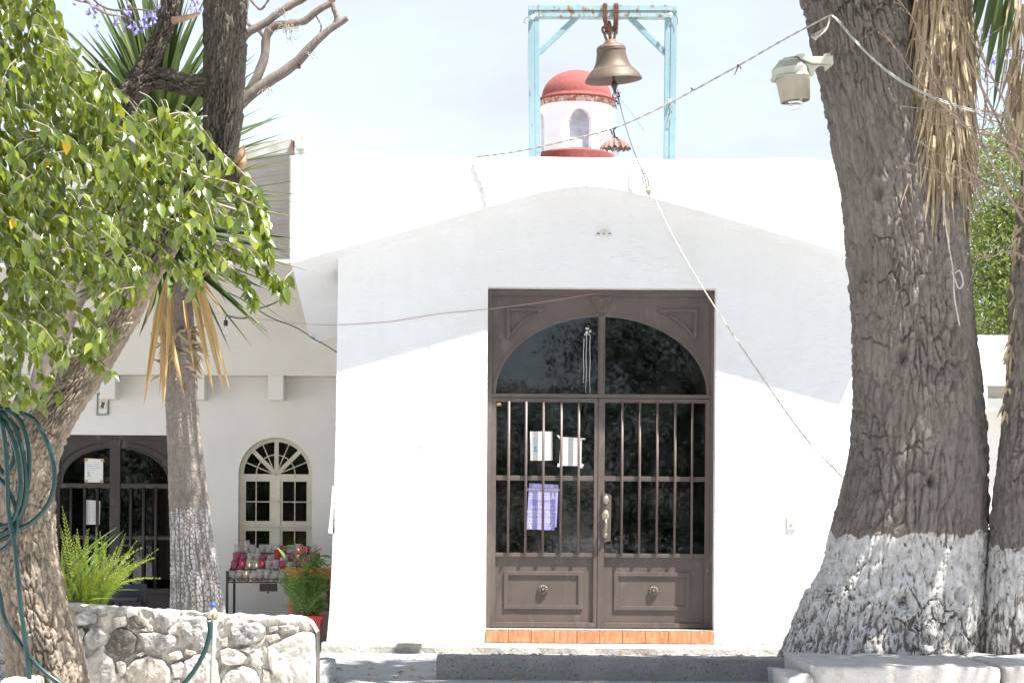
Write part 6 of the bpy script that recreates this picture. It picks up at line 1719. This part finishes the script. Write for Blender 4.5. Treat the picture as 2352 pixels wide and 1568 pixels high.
for k in range(4):
    p = catmull(np.array([tuple(at(1906, 36, 16.69)), tuple(at(1902 - k, 58 + k * 3, 16.67)), tuple(at(1888 - 3 * k, 78 + 2 * k, 16.66)), tuple(at(1870 + k, 86 + k * 2, 16.66)), tuple(at(1864 + k * 2, 84, 16.68)), tuple(at(1876, 76 + k, 16.7)), tuple(at(1900, 62, 16.7))]), 24); mb.tube([tuple(q) for q in p], .0065, 5)
whole('cable_coil', mb, M_CORD, 'loops of spare pale cable hanging on the giant trunk', 'cable')
for dx, lab in ((0, 'white cable running down across the giant trunk to the dry skirts'), (4, 'second white cable beside the first across the giant trunk')):
    cord('white_cable', [at(1906 + dx, 33 + dx * .3, 16.68), at(1925 + dx, 50, 16.66), at(1960 + dx, 92, 16.6), at(2010, 142 - dx * .8, 16.55), at(2060, 182 - dx, 16.5), at(2110, 210 - dx, 16.5), at(2180, 240 - dx, 16.55), at(2260, 262 - dx, 16.7), at(2360, 275 - dx, 16.8), at(2420, 282, 16.9)], .005, M_WHITECABLE, lab)
cord('tied_string', [at(2168, 440, 16.5), at(2170, 500, 16.45), at(2182, 580, 16.45), at(2190, 628, 16.45), at(2192, 680, 16.44), at(2204, 748, 16.44)], .006, M_CORD, 'knotted pale string dangling down the giant trunk')
cord('string_loop', [at(2192, 628, 16.44), at(2205, 622, 16.43), at(2212, 650, 16.43), at(2202, 662, 16.43), at(2193, 640, 16.43), at(2186, 622, 16.43)], .006, M_CORD, 'loop of pale string at the knot on the giant trunk')
# bell rope
cord('bell_wire', [at(1419, 206, YB), at(1422, 232, YB - .05), at(1440, 300, 20.5), at(1461, 361, 20.27), at(1478, 400, 20.25), at(1487, 432, 20.2)], .004, M_IRON, 'thin dark wire from the bell clapper to the rope knot')
cord('bell_rope', [at(1489, 436, 20.18), at(1497, 443, 20.15), at(1555, 560, 19.6), at(1645, 710, 18.9), at(1760, 880, 18.0), at(1850, 1005, 17.3), at(1937, 1098, 16.75)], .0068, M_ROPE, 'pale yellow bell rope running down to the giant trunk', 'rope', n=60, twist=.9)
mb = MB(); c = at(1490, 437, 20.17)
mb.lathe([(0, -.035), (.022, -.025), (.03, 0), (.02, .025), (0, .032)], c, 10)
for k in range(5): e = c + Vector((random.gauss(0, .03), -.01, -.05 - random.random() * .04)); mb.tube([tuple(c), tuple(e)], .004, 4)
whole('rope_knot', mb, M_ROPE, 'frayed knot joining the bell wire and yellow rope', 'knot')
cord('wire_loop', [at(1475, 398, 20.24), at(1484, 402, 20.2), at(1490, 425, 20.17), at(1482, 430, 20.2), at(1474, 405, 20.24)], .004, M_IRON, 'bent dark wire loop above the rope knot')
mb = MB()
for k in range(26):
    c = at(1417 + 4.5 * math.sin(k), 212 + k * 1.2, YB - .01); e = c + Vector((random.gauss(0, .022), random.gauss(0, .02), random.gauss(-.012, .018))); mb.tube([tuple(c), tuple(e)], .004, 4, False)
whole('tangled_twine', mb, M_IRON, 'dark tangled twine below the bell clapper', 'twine')
cord('blue_line', [at(1412, 214, YB), at(1450, 260, 20.9), at(1522, 360, 21.1)], .004, simple('blue_line', (.35, .48, .68), .6), 'thin pale blue line slanting from bell to roof')
cord('thin_line', [at(1545, 238, YB - .06), at(1536, 280, YB - .06), at(1535, 320, YB - .02), at(1525, 362, YB)], .0028, M_WHITECABLE, 'thin wire curling down beside the right blue post')
cord('thin_line', [at(1214, 60, YB - .06), at(1212, 130, YB - .07), at(1213, 180, YB - .06), at(1222, 210, YB - .06)], .0028, M_WHITECABLE, 'thin wire curling down beside the left blue post')
# wires over the parapet
for pts, lab in (([(1084, 362), (1060, 430), (1035, 500)], 'thin grey wire slanting down the parapet to the gable edge'), ([(1165, 362), (1110, 430), (1060, 492)], 'thin grey wire slanting over the parapet beside another')):
    cord('parapet_wire', [at(x, y, 20.296) for x, y in pts], .002, M_CORD, lab)
cord('pink_cord', [at(778, 746, YW - .006), at(850, 742, YW - .012), at(908, 737, YW - .012), at(1000, 722, YW - .02), at(1119, 710, YW - .025), at(1250, 693, YW + .02), at(1372, 673, YD - .034)], .003, M_PINKCORD, 'thin pink cord stretched across the wall to the door head')
# pendant lamp
pc = at(1413, 318, 19.3)
PL = thing('pendant_lamp', 'rusty fluted lampshade with clear bulb hanging from the cord', 'lamp', pc)
MB().tube([tuple(at(1414, 293, 19.3)), tuple(at(1409, 300, 19.3)), tuple(at(1412, 312, 19.3)), tuple(at(1413, 320, 19.3))], .007, 6).obj('flex', M_BLACK, PL)
v = []; f = []; n = 96
for j, (rf, z) in enumerate(((.2, .0), (.45, -.018), (.72, -.05), (.9, -.08), (1.0, -.105))):
    for k in range(n):
        a = 2 * math.pi * k / n; w = 1 + (.055 * rf) * math.cos(16 * a); R0 = pxm(35, 19.3) * rf * w
        v.append((pc.x + R0 * math.cos(a), pc.y + R0 * math.sin(a), pc.z + z * .9 + .01 * rf * math.cos(16 * a + 1)))
for j in range(4):
    for k in range(n): f.append((j * n + k, j * n + (k + 1) % n, (j + 1) * n + (k + 1) % n, (j + 1) * n + k))
MB().add(v, f).obj('shade', M_RUSTSHADE, PL)
MB().lathe([(.001, .012), (.03, .008), (.026, -.05), (.022, -.08)], pc, 14).obj('socket', M_BLACK, PL)
MB().lathe([(.016, -.075), (.02, -.095), (.034, -.12), (.038, -.14), (.03, -.165), (.014, -.175), (0, -.176)], pc, 16).obj('bulb', M_BULBGLASS, PL, smooth=True)

# ================================================================== porch wiring and hanging bulb
YV = 21.6
cord('green_string', [at(470, 640, 20.8), at(525, 672, 21), at(560, 690, 21.2), at(620, 728, 21.6), at(680, 752, 22.0), at(720, 778, 22.3)], .006, M_GREENCABLE, 'dark green string of wire sagging across the porch', n=50, twist=1.1)
cord('green_string_end', [at(720, 778, 22.3), at(740, 788, 22.0), at(773, 808, 21.2)], .006, M_BLACK, 'dark wire from the knot to the chapel corner')
cord('black_cable', [at(520, 725, 21.4), at(550, 731, 21.6), at(571, 728, 21.7), at(580, 712, 21.8), at(610, 704, 21.9), at(640, 690, 22.0), at(655, 668, 22.0), at(672, 645, 21.9)], .0065, M_BLACK, 'black cable looping under the corrugated porch roof', n=50)
cord('knot_cable', [at(716, 738, 22.38), at(722, 752, 22.35), at(718, 766, 22.33), at(722, 780, 22.3)], .006, M_BLACK, 'short black cable hanging to the porch knot')
cord('thin_porch_line', [at(445, 705, 22.3), at(500, 720, 22.3), at(600, 733, 22.2), at(700, 744, 21.6), at(776, 747, 20.7)], .003, M_PINKCORD, 'thin reddish line crossing the porch wall')
bcn = at(518.5, 738, 21.4)
HB = thing('hanging_bulb', 'clear light bulb hanging from black socket in the porch', 'light bulb', bcn)
MB().tube([tuple(at(520, 724, 21.4)), tuple(at(518, 730, 21.4)), tuple(bcn)], .006, 6).obj('flex', M_BLACK, HB)
MB().lathe([(.001, .014), (.02, .012), (.022, -.03), (.017, -.045)], bcn, 14).obj('socket', M_BLACK, HB)
MB().lathe([(.016, -.044), (.02, -.065), (.036, -.1), (.036, -.12), (.026, -.142), (0, -.15)], bcn, 16).obj('bulb', M_BULBGLASS, HB, smooth=True)

# ================================================================== hose and standpipe
SPY = 14.55
def hz(pts, Y): return [at(x, y, Y) for x, y in pts]
hos = []
def h8(x, y): return (x / 2.24 / 1.7415, (1560 + y / 2.24) / 1.7415)
HO = thing('garden_hose', 'coiled green garden hose hung on the leaning trunk', 'hose', at(40, 1260, 13.75))
hr = .0155
def hs(pts, Y, nm, raw=False, n=44):
    P = [at(*(p if raw else h8(*p)), Y + (0 if len(p) < 3 else 0)) for p in pts]
    q = catmull(np.array([tuple(p) for p in P]), n); MB().tube([tuple(p) for p in q], hr, 10).obj(nm, M_HOSE, HO, smooth=True)
hs([(-60, 170), (60, 175), (170, 260), (240, 440), (262, 640), (250, 850), (215, 1050), (140, 1250), (30, 1330), (-60, 1360)], 13.66, 'loop')
hs([(-60, 200), (40, 215), (130, 330), (195, 520), (225, 720), (228, 900), (190, 1090), (100, 1230), (0, 1290), (-60, 1310)], 13.63, 'loop')
hs([(-60, 230), (20, 260), (90, 380), (150, 560), (178, 760), (178, 940), (130, 1130), (60, 1210), (-60, 1230)], 13.60, 'loop')
hs([(-60, 160), (100, 180), (290, 250), (385, 390), (455, 560), (487, 720), (480, 880), (420, 1040), (300, 1170), (180, 1230), (40, 1215), (-60, 1180)], 13.64, 'loop')
hs([(-60, 560), (20, 740), (90, 700), (125, 600), (110, 480), (60, 330), (0, 240), (-60, 200)], 13.67, 'loop')
hs([(-60, 760), (20, 820), (90, 930), (140, 1070), (150, 1240), (100, 1360), (0, 1440), (-60, 1470)], 13.61, 'loop')
# long run down the trunk to the ground
hs([h8(10, 260), h8(45, 500), h8(65, 800), h8(75, 1100), (33, 1250), (38, 1300), (47, 1390), (54, 1440), (62, 1510), (70, 1590), (76, 1680), (90, 1775)], 13.57, 'hose_run', True, 60)
hs([(-30, 1250), (-2, 1360), (10, 1420), (38, 1465), (70, 1510), (105, 1545), (150, 1580), (200, 1640)], 13.60, 'hose_run', True, 50)
sp0 = at(489, 1400, SPY)
SPP = thing('standpipe', 'galvanised standpipe with blue tap knob before the rubble wall', 'standpipe', (sp0.x, SPY, -1.75))
MB().tube([tuple(Vector((at(486, 1568, SPY).x - .008, SPY, -1.75))), tuple(at(486.5, 1568, SPY)), tuple(at(493.5, 1412, SPY))], .0165, 14).obj('pipe', M_GALV, SPP, smooth=True)
tp = at(493.5, 1412, SPY)
MB().tube([tuple(tp + Vector((0, 0, -.02))), tuple(tp + Vector((0, 0, .005))), tuple(tp + Vector((-.004, 0, .03))), tuple(tp + Vector((-.012, 0, .045)))], [.021, .023, .02, .012], 14).obj('elbow', M_TAP, SPP, smooth=True)
MB().tube([tuple(tp + Vector((.0, -.005, .016))), tuple(tp + Vector((-.02, -.012, .018))), tuple(tp + Vector((-.034, -.018, .008))), tuple(tp + Vector((-.038, -.02, -.022)))], [.016, .017, .018, .020], 12).obj('spout', M_TAP, SPP, smooth=True)
MB().tube([tuple(tp + Vector((-.012, 0, .04))), tuple(tp + Vector((-.012, 0, .064)))], [.008, .006], 10).obj('spindle', M_TAP, SPP, smooth=True)
kn = MB(); kc = tp + Vector((-.012, 0, .07))
kn.lathe([(0, -.01), (.016, -.009), (.020, 0), (.015, .010), (0, .012)], kc, 14); kn.obj('knob', M_BLUEKNOB, SPP, smooth=True)
h0 = tp + Vector((-.038, -.02, -.015))
q = catmull(np.array([tuple(h0), tuple(at(482, 1450, SPY - .02)), tuple(at(472, 1490, SPY - .03)), tuple(at(452, 1530, SPY - .05)), tuple(at(425, 1566, SPY - .08)), tuple(at(385, 1610, SPY - .1)), tuple(at(330, 1690, SPY - .15))]), 40)
whole('tap_hose', MB().tube([tuple(p) for p in q], .0165, 12), M_HOSE, 'short green hose clamped to the standpipe tap', 'hose', smooth=True)
MB().lathe([(.0185, -.006), (.0195, 0), (.0185, .006)], tp + Vector((-.039, -.021, -.038)), 12).obj('clamp', M_GALV, SPP)

# ================================================================== plants
def frond_mesh(name, mat, L=1.0, w=.16, n=26, arch=.35, rnd=.5, curl=0.0):
    v = []; f = []
    def c_(t): return Vector((L * t * (1 - .12 * arch * t), 0, L * (arch * .55 * t - arch * t * t)))
    for i in range(n):
        t0, t1 = i / n, (i + 1) / n; a, b = c_(t0), c_(t1); r_ = .006 * (1 - .7 * t0)
        k = len(v); v += [tuple(a + Vector((0, -r_, 0))), tuple(a + Vector((0, r_, 0))), tuple(b + Vector((0, r_, 0))), tuple(b + Vector((0, -r_, 0)))]; f.append((k, k + 1, k + 2, k + 3))
        if i < 2: continue
        wl = w * math.sin(math.pi * min(1, .18 + .82 * t0)) ** .7 * (1 if t0 < .9 else .6)
        for sd in (-1, 1):
            p = (a + b) / 2; q = L / n * .46; tip = p + Vector((q * .9, sd * wl / 2, .02 * math.sin(i * 2.1 + sd) - curl * wl))
            k = len(v); v += [tuple(p + Vector((-q, sd * .003, 0))), tuple(p + Vector((-q * .7, sd * wl * .25, .008))), tuple(tip), tuple(p + Vector((q * .95, sd * wl * .25, .004)))]; f.append((k, k + 1, k + 2, k + 3))
    me = bpy.data.meshes.new(name); me.from_pydata(v, [], f); me.materials.append(mat)
    a = me.attributes.new('rnd', 'FLOAT', 'POINT'); a.data.foreach_set('value', [rnd] * len(v)); me.update(); return me
FRL = [frond_mesh('frond', M_FERN, 1, .15, 28, a_, r_, c_) for a_, r_, c_ in ((.35, .2, .1), (.6, .5, .2), (.2, .8, .0), (.8, .65, .3))]
FRD = [frond_mesh('frond', M_FERN_DK, 1, .2, 18, a_, r_, c_) for a_, r_, c_ in ((.35, .2, .1), (.6, .5, .2), (.2, .8, .0), (.8, .95, .3))]
FP = thing('fern_plant', 'yellow-green fern in clay pot between leaning trunk and rubble wall', 'plant', at(190, 1440, 15.75))
fb = at(192, 1405, 15.75)
MB().lathe([(0, ZT), (.16, ZT), (.22, fb.z - .02), (.24, fb.z - .02), (.24, fb.z + .03), (.215, fb.z + .03), (.20, fb.z), (0, fb.z)], (fb.x, fb.y, 0), 24).obj('pot', M_CLAY, FP, smooth=False)
for i in range(62):
    az = i * 2.4 + random.gauss(0, .2); el = R(random.uniform(38, 86)); L_ = random.uniform(.38, .72)
    d = Vector((math.cos(el) * math.cos(az), math.cos(el) * math.sin(az), math.sin(el)))
    put('frond', random.choice(FRL), FP, fb + Vector((.12 * math.cos(az), .1 * math.sin(az), .01)), dirmat(d, (random.gauss(0, .5), -.6, .5)), (L_, random.uniform(.5, .8) * .45, L_ * random.uniform(.6, 1.3)))
for tx_, ty_ in ((262, 1265), (243, 1225), (140, 1155), (198, 1212), (135, 1200), (262, 1325), (225, 1235), (175, 1210)):
    t_ = at(tx_, ty_, 15.7); d = t_ - fb; put('frond', FRL[2], FP, fb, dirmat(d, (0, -1, .3)), (d.length, .4, .4))
SPM = [blade_mesh('strap_leaf', M_STRAP, 1, .035, .2, s, r_, 9, .7) for s, r_ in ((.3, .2), (.5, .6), (.15, .9))]
for i, (x0, y0, x1, y1) in enumerate(((160, 1395, 235, 1345), (165, 1400, 180, 1290), (150, 1395, 205, 1310), (170, 1400, 200, 1400), (150, 1390, 160, 1300), (160, 1398, 225, 1380), (150, 1340, 183, 1250))):
    a_, b_ = at(x0, y0, 15.6), at(x1, y1, 15.5); d = b_ - a_ + Vector((0, 0, .1)); put('strap_leaf', SPM[i % 3], FP, a_, dirmat(d, (0, -.5, 1)), (d.length * 1.15, 1, 1))
# red pot with mixed plant
rp_ = at(709, 1411, 21.0)
PP = thing('potted_plant', 'leafy fern and pink-flowered plant in red plastic pot by chapel corner', 'plant', (rp_.x, 21.0, ZT))
def square_pot(cx, cy, z0, z1, h0, h1):
    mb = MB(); 
    for sgn in (0,):
        v = []
        for h, z in ((h0, z0), (h1, z1), (h1 + .018, z1), (h1 + .018, z1 + .035), (h1 - .006, z1 + .035), (h1 - .02, z1 - .03)):
            v += [(cx - h, cy - h, z), (cx + h, cy - h, z), (cx + h, cy + h, z), (cx - h, cy + h, z)]
        f = [(j * 4 + k, j * 4 + (k + 1) % 4, j * 4 + 4 + (k + 1) % 4, j * 4 + 4 + k) for j in range(5) for k in range(4)] + [(3, 2, 1, 0), (20, 21, 22, 23)]
        mb.add(v, f)
    return mb
square_pot(rp_.x, 21.0, ZT, rp_.z - .04, .105, .135).obj('pot', M_REDPLASTIC, PP, bevel=.006)
pb = Vector((rp_.x, 21.0, rp_.z))
for i in range(50):
    az = i * 2.4; tx_, ty_ = random.uniform(638, 762), random.uniform(1275, 1385)
    t_ = at(tx_, ty_, random.uniform(20.85, 21.1)); a_ = pb + Vector((random.gauss(0, .05), random.gauss(0, .05), 0)); d = t_ - a_
    put('frond', random.choice(FRD), PP, a_, dirmat(d, (random.gauss(0, .4), -.7, .5)), (d.length, random.uniform(.45, .75), .35))
BLm = [blade_mesh('broad_leaf', M_FERN_DK, 1, .34, .2, .25, r_, 6, .15) for r_ in (.1, .4, .7)]
for i in range(80):
    tx_, ty_ = random.gauss(716, 24), random.uniform(1258, 1345); c = at(tx_, ty_, random.uniform(20.85, 21.1))
    put('broad_leaf', random.choice(BLm), PP, c, dirmat((random.gauss(0, .8), random.gauss(-.3, .4), random.gauss(.1, .4)), (0, -.5, 1)), (random.uniform(.10, .15),) * 3)
mb = MB()
for k in range(9):
    e = at(random.gauss(708, 12), random.uniform(1270, 1330), 21.0); mb.tube([tuple(pb), tuple((pb + e) / 2 + Vector((random.gauss(0, .02), 0, 0))), tuple(e)], [.006, .005, .003], 5)
mb.obj('stems', M_STRAP, PP, kind='stuff')
fv, ff, fr = [], [], []
for (x, y, k, s) in ((695, 1262, 40, .022), (690, 1268, 26, .02), (735, 1263, 8, .012), (700, 1275, 14, .025)):
    for i in range(k):
        p = at(x, y, 20.9) + Vector((random.gauss(0, s), random.gauss(0, s), random.gauss(0, s))); d = dirmat((random.gauss(0, 1), random.gauss(-.6, 1), random.gauss(.3, 1))); b = len(fv); L_ = .03
        fv += [tuple(p + d @ Vector(q)) for q in ((0, 0, 0), (L_ * .6, L_ * .4, .004), (L_, 0, 0), (L_ * .6, -L_ * .4, .004))]; ff.append((b, b + 1, b + 2, b + 3)); fr += [random.random()] * 4
o = MB().add(fv, ff).obj('flowers', M_PINK, PP, kind='stuff'); a = o.data.attributes.new('rnd', 'FLOAT', 'POINT'); a.data.foreach_set('value', fr)

# orange framed stone-faced bin behind it
YO = 21.55
OB = thing('orange_planter_stand', 'orange framed stand with stone patterned panel behind the potted plant', 'stand', (at(707, 1400, YO).x, YO, ZT))
def ob(x0, y0, x1, y1, Ya, Yb, nm, mat=M_ORANGE, bev=.005):
    a_, b_ = at(x0, y1, Ya), at(x1, y0, Ya); return MB().box(a_.x, b_.x, Ya, Yb, a_.z, b_.z).obj(nm, mat, OB, bevel=bev)
ob(651, 1305, 772, 1317, YO, YO + .3, 'top_rail'); ob(660, 1318, 766, 1328, YO + .02, YO + .28, 'under_rail')
zf = at(700, 1490, YO).z
for x0, x1 in ((664, 674), (757, 766)):
    a_ = at(x0, 1328, YO + .03); b_ = at(x1, 1328, YO + .03); MB().box(a_.x, b_.x, YO + .03, YO + .07, ZT, a_.z).obj('leg', M_ORANGE, OB, bevel=.004)
ob(674, 1329, 757, 1400, YO + .06, YO + .08, 'panel', M_PANELDK)
for i, (x, y, w_, h_) in enumerate(((690, 1340, 24, 16), (716, 1338, 22, 14), (742, 1341, 24, 18), (688, 1362, 22, 20), (712, 1360, 20, 22), (740, 1366, 26, 22), (692, 1386, 26, 18), (722, 1388, 24, 18), (746, 1389, 16, 16))):
    pts = [at(x + w_ / 2 * math.cos(a_) * random.uniform(.85, 1.05), y + h_ / 2 * math.sin(a_) * random.uniform(.85, 1.05), YO + .06) for a_ in np.linspace(0, 2 * math.pi, 8)[:-1]]
    MB().prism([(p.x, p.z) for p in pts], YO + .048, YO + .061).obj('stone', M_BEIGESTONE, OB, bevel=.004)
ob(674, 1402, 757, 1470, YO + .05, YO + .26, 'lower_box', M_BEIGESTONE)

# ================================================================== candle rack and candles
RK0 = at(527, 1334, 21.9)
CR = thing('candle_rack', 'black wrought iron stepped rack of votive candles under arched window', 'candle rack', (at(620, 1334, 21.9).x, 22.1, ZT))
rx0, rx1 = at(524, 1334, 21.9).x, at(722, 1334, 21.9).x
tiers = [(21.90, at(600, 1335, 21.9).z), (22.04, at(600, 1313, 22.04).z), (22.18, at(600, 1297, 22.18).z), (22.32, at(600, 1276, 22.32).z)]
for k, (y, z) in enumerate(tiers):
    MB().box(rx0, rx1, y - .065, y + .065, z - .012, z - .002).obj('shelf', M_BLACKIRON, CR)
    MB().tube([(rx0, y - .07, z + .03), (rx1, y - .07, z + .03)], .005, 6).obj('guard_rail', M_BLACKIRON, CR)
    zz = MB(); m = 26
    zz.tube([(rx0 + (rx1 - rx0) * i / m, y - .07, z + (.03 if i % 2 else -.005)) for i in range(m + 1)], .0035, 4); zz.obj('scroll_wire', M_BLACKIRON, CR)
for x in (rx0, rx1):
    for y, z in ((21.83, at(527, 1310, 21.83).z), (22.39, tiers[3][1] + .03)):
        MB().box(x - .012, x + .012, y - .012, y + .012, ZT, z).obj('leg', M_BLACKIRON, CR)
    MB().tube([(x, 21.83, tiers[0][1] - .012), (x, 22.39, tiers[3][1] - .012)], .012, 6).obj('side_bar', M_BLACKIRON, CR)
a_ = at(523, 1272, 22.33); MB().box(rx0 - .015, rx0 + .012, 21.84, 22.36, a_.z - .25, a_.z - .22).obj('end_bar', M_BLACKIRON, CR)
a_, b_ = at(596, 1357, 21.83), at(635, 1340, 21.83)
MB().box(a_.x, b_.x, 21.82, 21.92, a_.z, b_.z).obj('coin_box', M_IRON, CR, bevel=.004)
MB().lathe([(0, -.02), (.012, -.012), (.012, 0), (0, 0)], at(615.5, 1358, 21.84), 10).obj('coin_box_knob', M_BLACKIRON, CR)
# prototypes: (glass, wax, wax height, words)
KIN = {'cream': (M_CG_CLEAR, M_WAX, .72, 'cream votive candle in clear glass'), 'half': (M_CG_CLEAR, M_WAX, .42, 'half burnt cream votive candle'), 'pink': (M_CG_PINK, M_WAX_PINK, .6, 'magenta glass votive candle'), 'red': (M_CG_RED, M_WAX_PINK, .6, 'deep red glass votive candle'), 'amber': (M_CG_CLEAR, M_WAX_AMBER, .6, 'amber waxed votive candle'), 'empty': (M_CG_CLEAR, M_WAX, .14, 'nearly empty clear votive glass')}
PRO = {}
def candle(kind, pos, label, lit, h, straight=False):
    g_, w_, wh, _ = KIN[kind]
    T = thing('votive_candle', label, 'candle', pos, 'votive candles on the rack')
    key = (kind, straight, round(h, 3))
    if key not in PRO:
        r0, r1 = (.031, .041) if not straight else (.030, .031)
        mb = MB().lathe([(0, .004), (r0, .004), (r0 * .5 + r1 * .5, h * .5), (r1, h), (r1 - .003, h), (r0 - .003, .01)], (0, 0, 0), 16); o1 = mb.obj('glass', g_, None, smooth=True)
        rt = r0 + (r1 - r0) * wh
        mb = MB().lathe([(0, .012), (r0 - .005, .012), (rt - .005, h * wh), (0, h * wh)], (0, 0, 0), 14); o2 = mb.obj('wax', w_, None)
        PRO[key] = (o1.data, o2.data, h * wh); bpy.data.objects.remove(o1); bpy.data.objects.remove(o2)
    m1, m2, zt_ = PRO[key]
    for nm, m in (('glass', m1), ('wax', m2)): link(bpy.data.objects.new(nm, m), T)
    if lit:
        if 'fl' not in PRO:
            o = MB().lathe([(0, 0), (.006, .008), (.007, .016), (.003, .03), (0, .038)], (0, 0, 0), 8).obj('flame', M_FLAME, None, smooth=True); PRO['fl'] = o.data; bpy.data.objects.remove(o)
        o = bpy.data.objects.new('flame', PRO['fl']); o.location = (0, 0, zt_ + .004); link(o, T)
rowk = [['cream', 'amber', 'amber', 'half', 'amber', 'cream', 'half', 'cream', 'amber', 'half', 'pink', 'cream'],
        ['pink', 'pink', 'half', 'half', 'pink', 'half', 'empty', 'pink', 'cream', 'pink', 'half', 'pink'],
        ['pink', 'pink', 'cream', 'amber', 'pink', 'cream', 'red', 'half', 'pink', 'cream', 'pink', 'pink'],
        ['half', 'cream', 'empty', 'cream', 'empty', 'half', 'pink', 'empty', 'half', 'pink', 'empty']]
ROWN = ('lowest', 'second', 'third', 'top')
seen = {}
for rI, row in enumerate(rowk):
    y, z = tiers[rI]; n = len(row)
    for i, kd in enumerate(row):
        x = rx0 + .05 + (rx1 - rx0 - .10) * i / (n - 1) + random.gauss(0, .008)
        lit = random.random() < .24 and kd != 'empty'; h = random.choice((.112, .122, .132))
        st = (rI == 3 and i == 1) or kd == 'red'
        if st: h = .165
        lab = f"{KIN[kd][3]}{' burning' if lit else ''} on the rack's {ROWN[rI]} tier"
        if st and rI == 3: lab = 'tall straight cream candle on the top tier of the black rack'
        candle(kd, (x, y + random.gauss(0, .01), z - .002), lab, lit, h, st)

# ================================================================== folding chair
YCh = 22.0
cc = at(298, 1360, YCh)
FC = thing('folding_chair', 'dark grey folding chair in front of the porch door', 'chair', (cc.x, YCh, ZT))
a_, b_ = at(259, 1381, YCh), at(338, 1340, YCh)
v = []; f = []; nx, nz = 12, 6
for s2 in (0, 1):
    for j in range(nz + 1):
        for i in range(nx + 1):
            u = i / nx * 2 - 1; t = j / nz
            x = cc.x + u * (b_.x - a_.x) / 2 * (1 - .04 * (2 * t - 1) ** 4); z = a_.z + (b_.z - a_.z) * t
            v.append((x, YCh + .03 * u * u - .03 + (.02 if s2 else 0), z))
m = (nx + 1) * (nz + 1)
for j in range(nz):
    for i in range(nx):
        q = j * (nx + 1) + i; f += [(q, q + 1, q + nx + 2, q + nx + 1), (m + q + nx + 1, m + q + nx + 2, m + q + 1, m + q)]
ed = [i for i in range(nx + 1)] + [(j + 1) * (nx + 1) - 1 for j in range(1, nz + 1)] + [nz * (nx + 1) + i for i in range(nx - 1, -1, -1)] + [j * (nx + 1) for j in range(nz - 1, 0, -1)]
for k in range(len(ed)): f.append((ed[k], ed[k - 1], ed[k - 1] + m, ed[k] + m))
MB().add(v, f).obj('backrest', M_CHAIR, FC, smooth=False)
hwc = (b_.x - a_.x) / 2 - .008
for s in (-1, 1):
    X = cc.x + s * hwc
    MB().tube([(X, YCh + .02, b_.z - .03), (X, YCh + .02, a_.z - .05), (X, YCh - .2, -.82), (X, YCh - .38, ZT)], .011, 8).obj('front_leg', M_BLACK, FC, smooth=True)
    MB().tube([(X * 1 + s * -.02, YCh - .25, -.80), (X + s * -.02, YCh + .12, ZT)], .011, 8).obj('rear_leg', M_BLACK, FC, smooth=True)
MB().box(cc.x - hwc + .03, cc.x + hwc - .03, YCh - .38, YCh - .02, -.815, -.785).obj('seat', M_CHAIR, FC, bevel=.01)
MB().tube([(cc.x - hwc, YCh - .36, ZT + .12), (cc.x + hwc, YCh - .36, ZT + .12)], .008, 6).obj('stretcher', M_BLACK, FC)
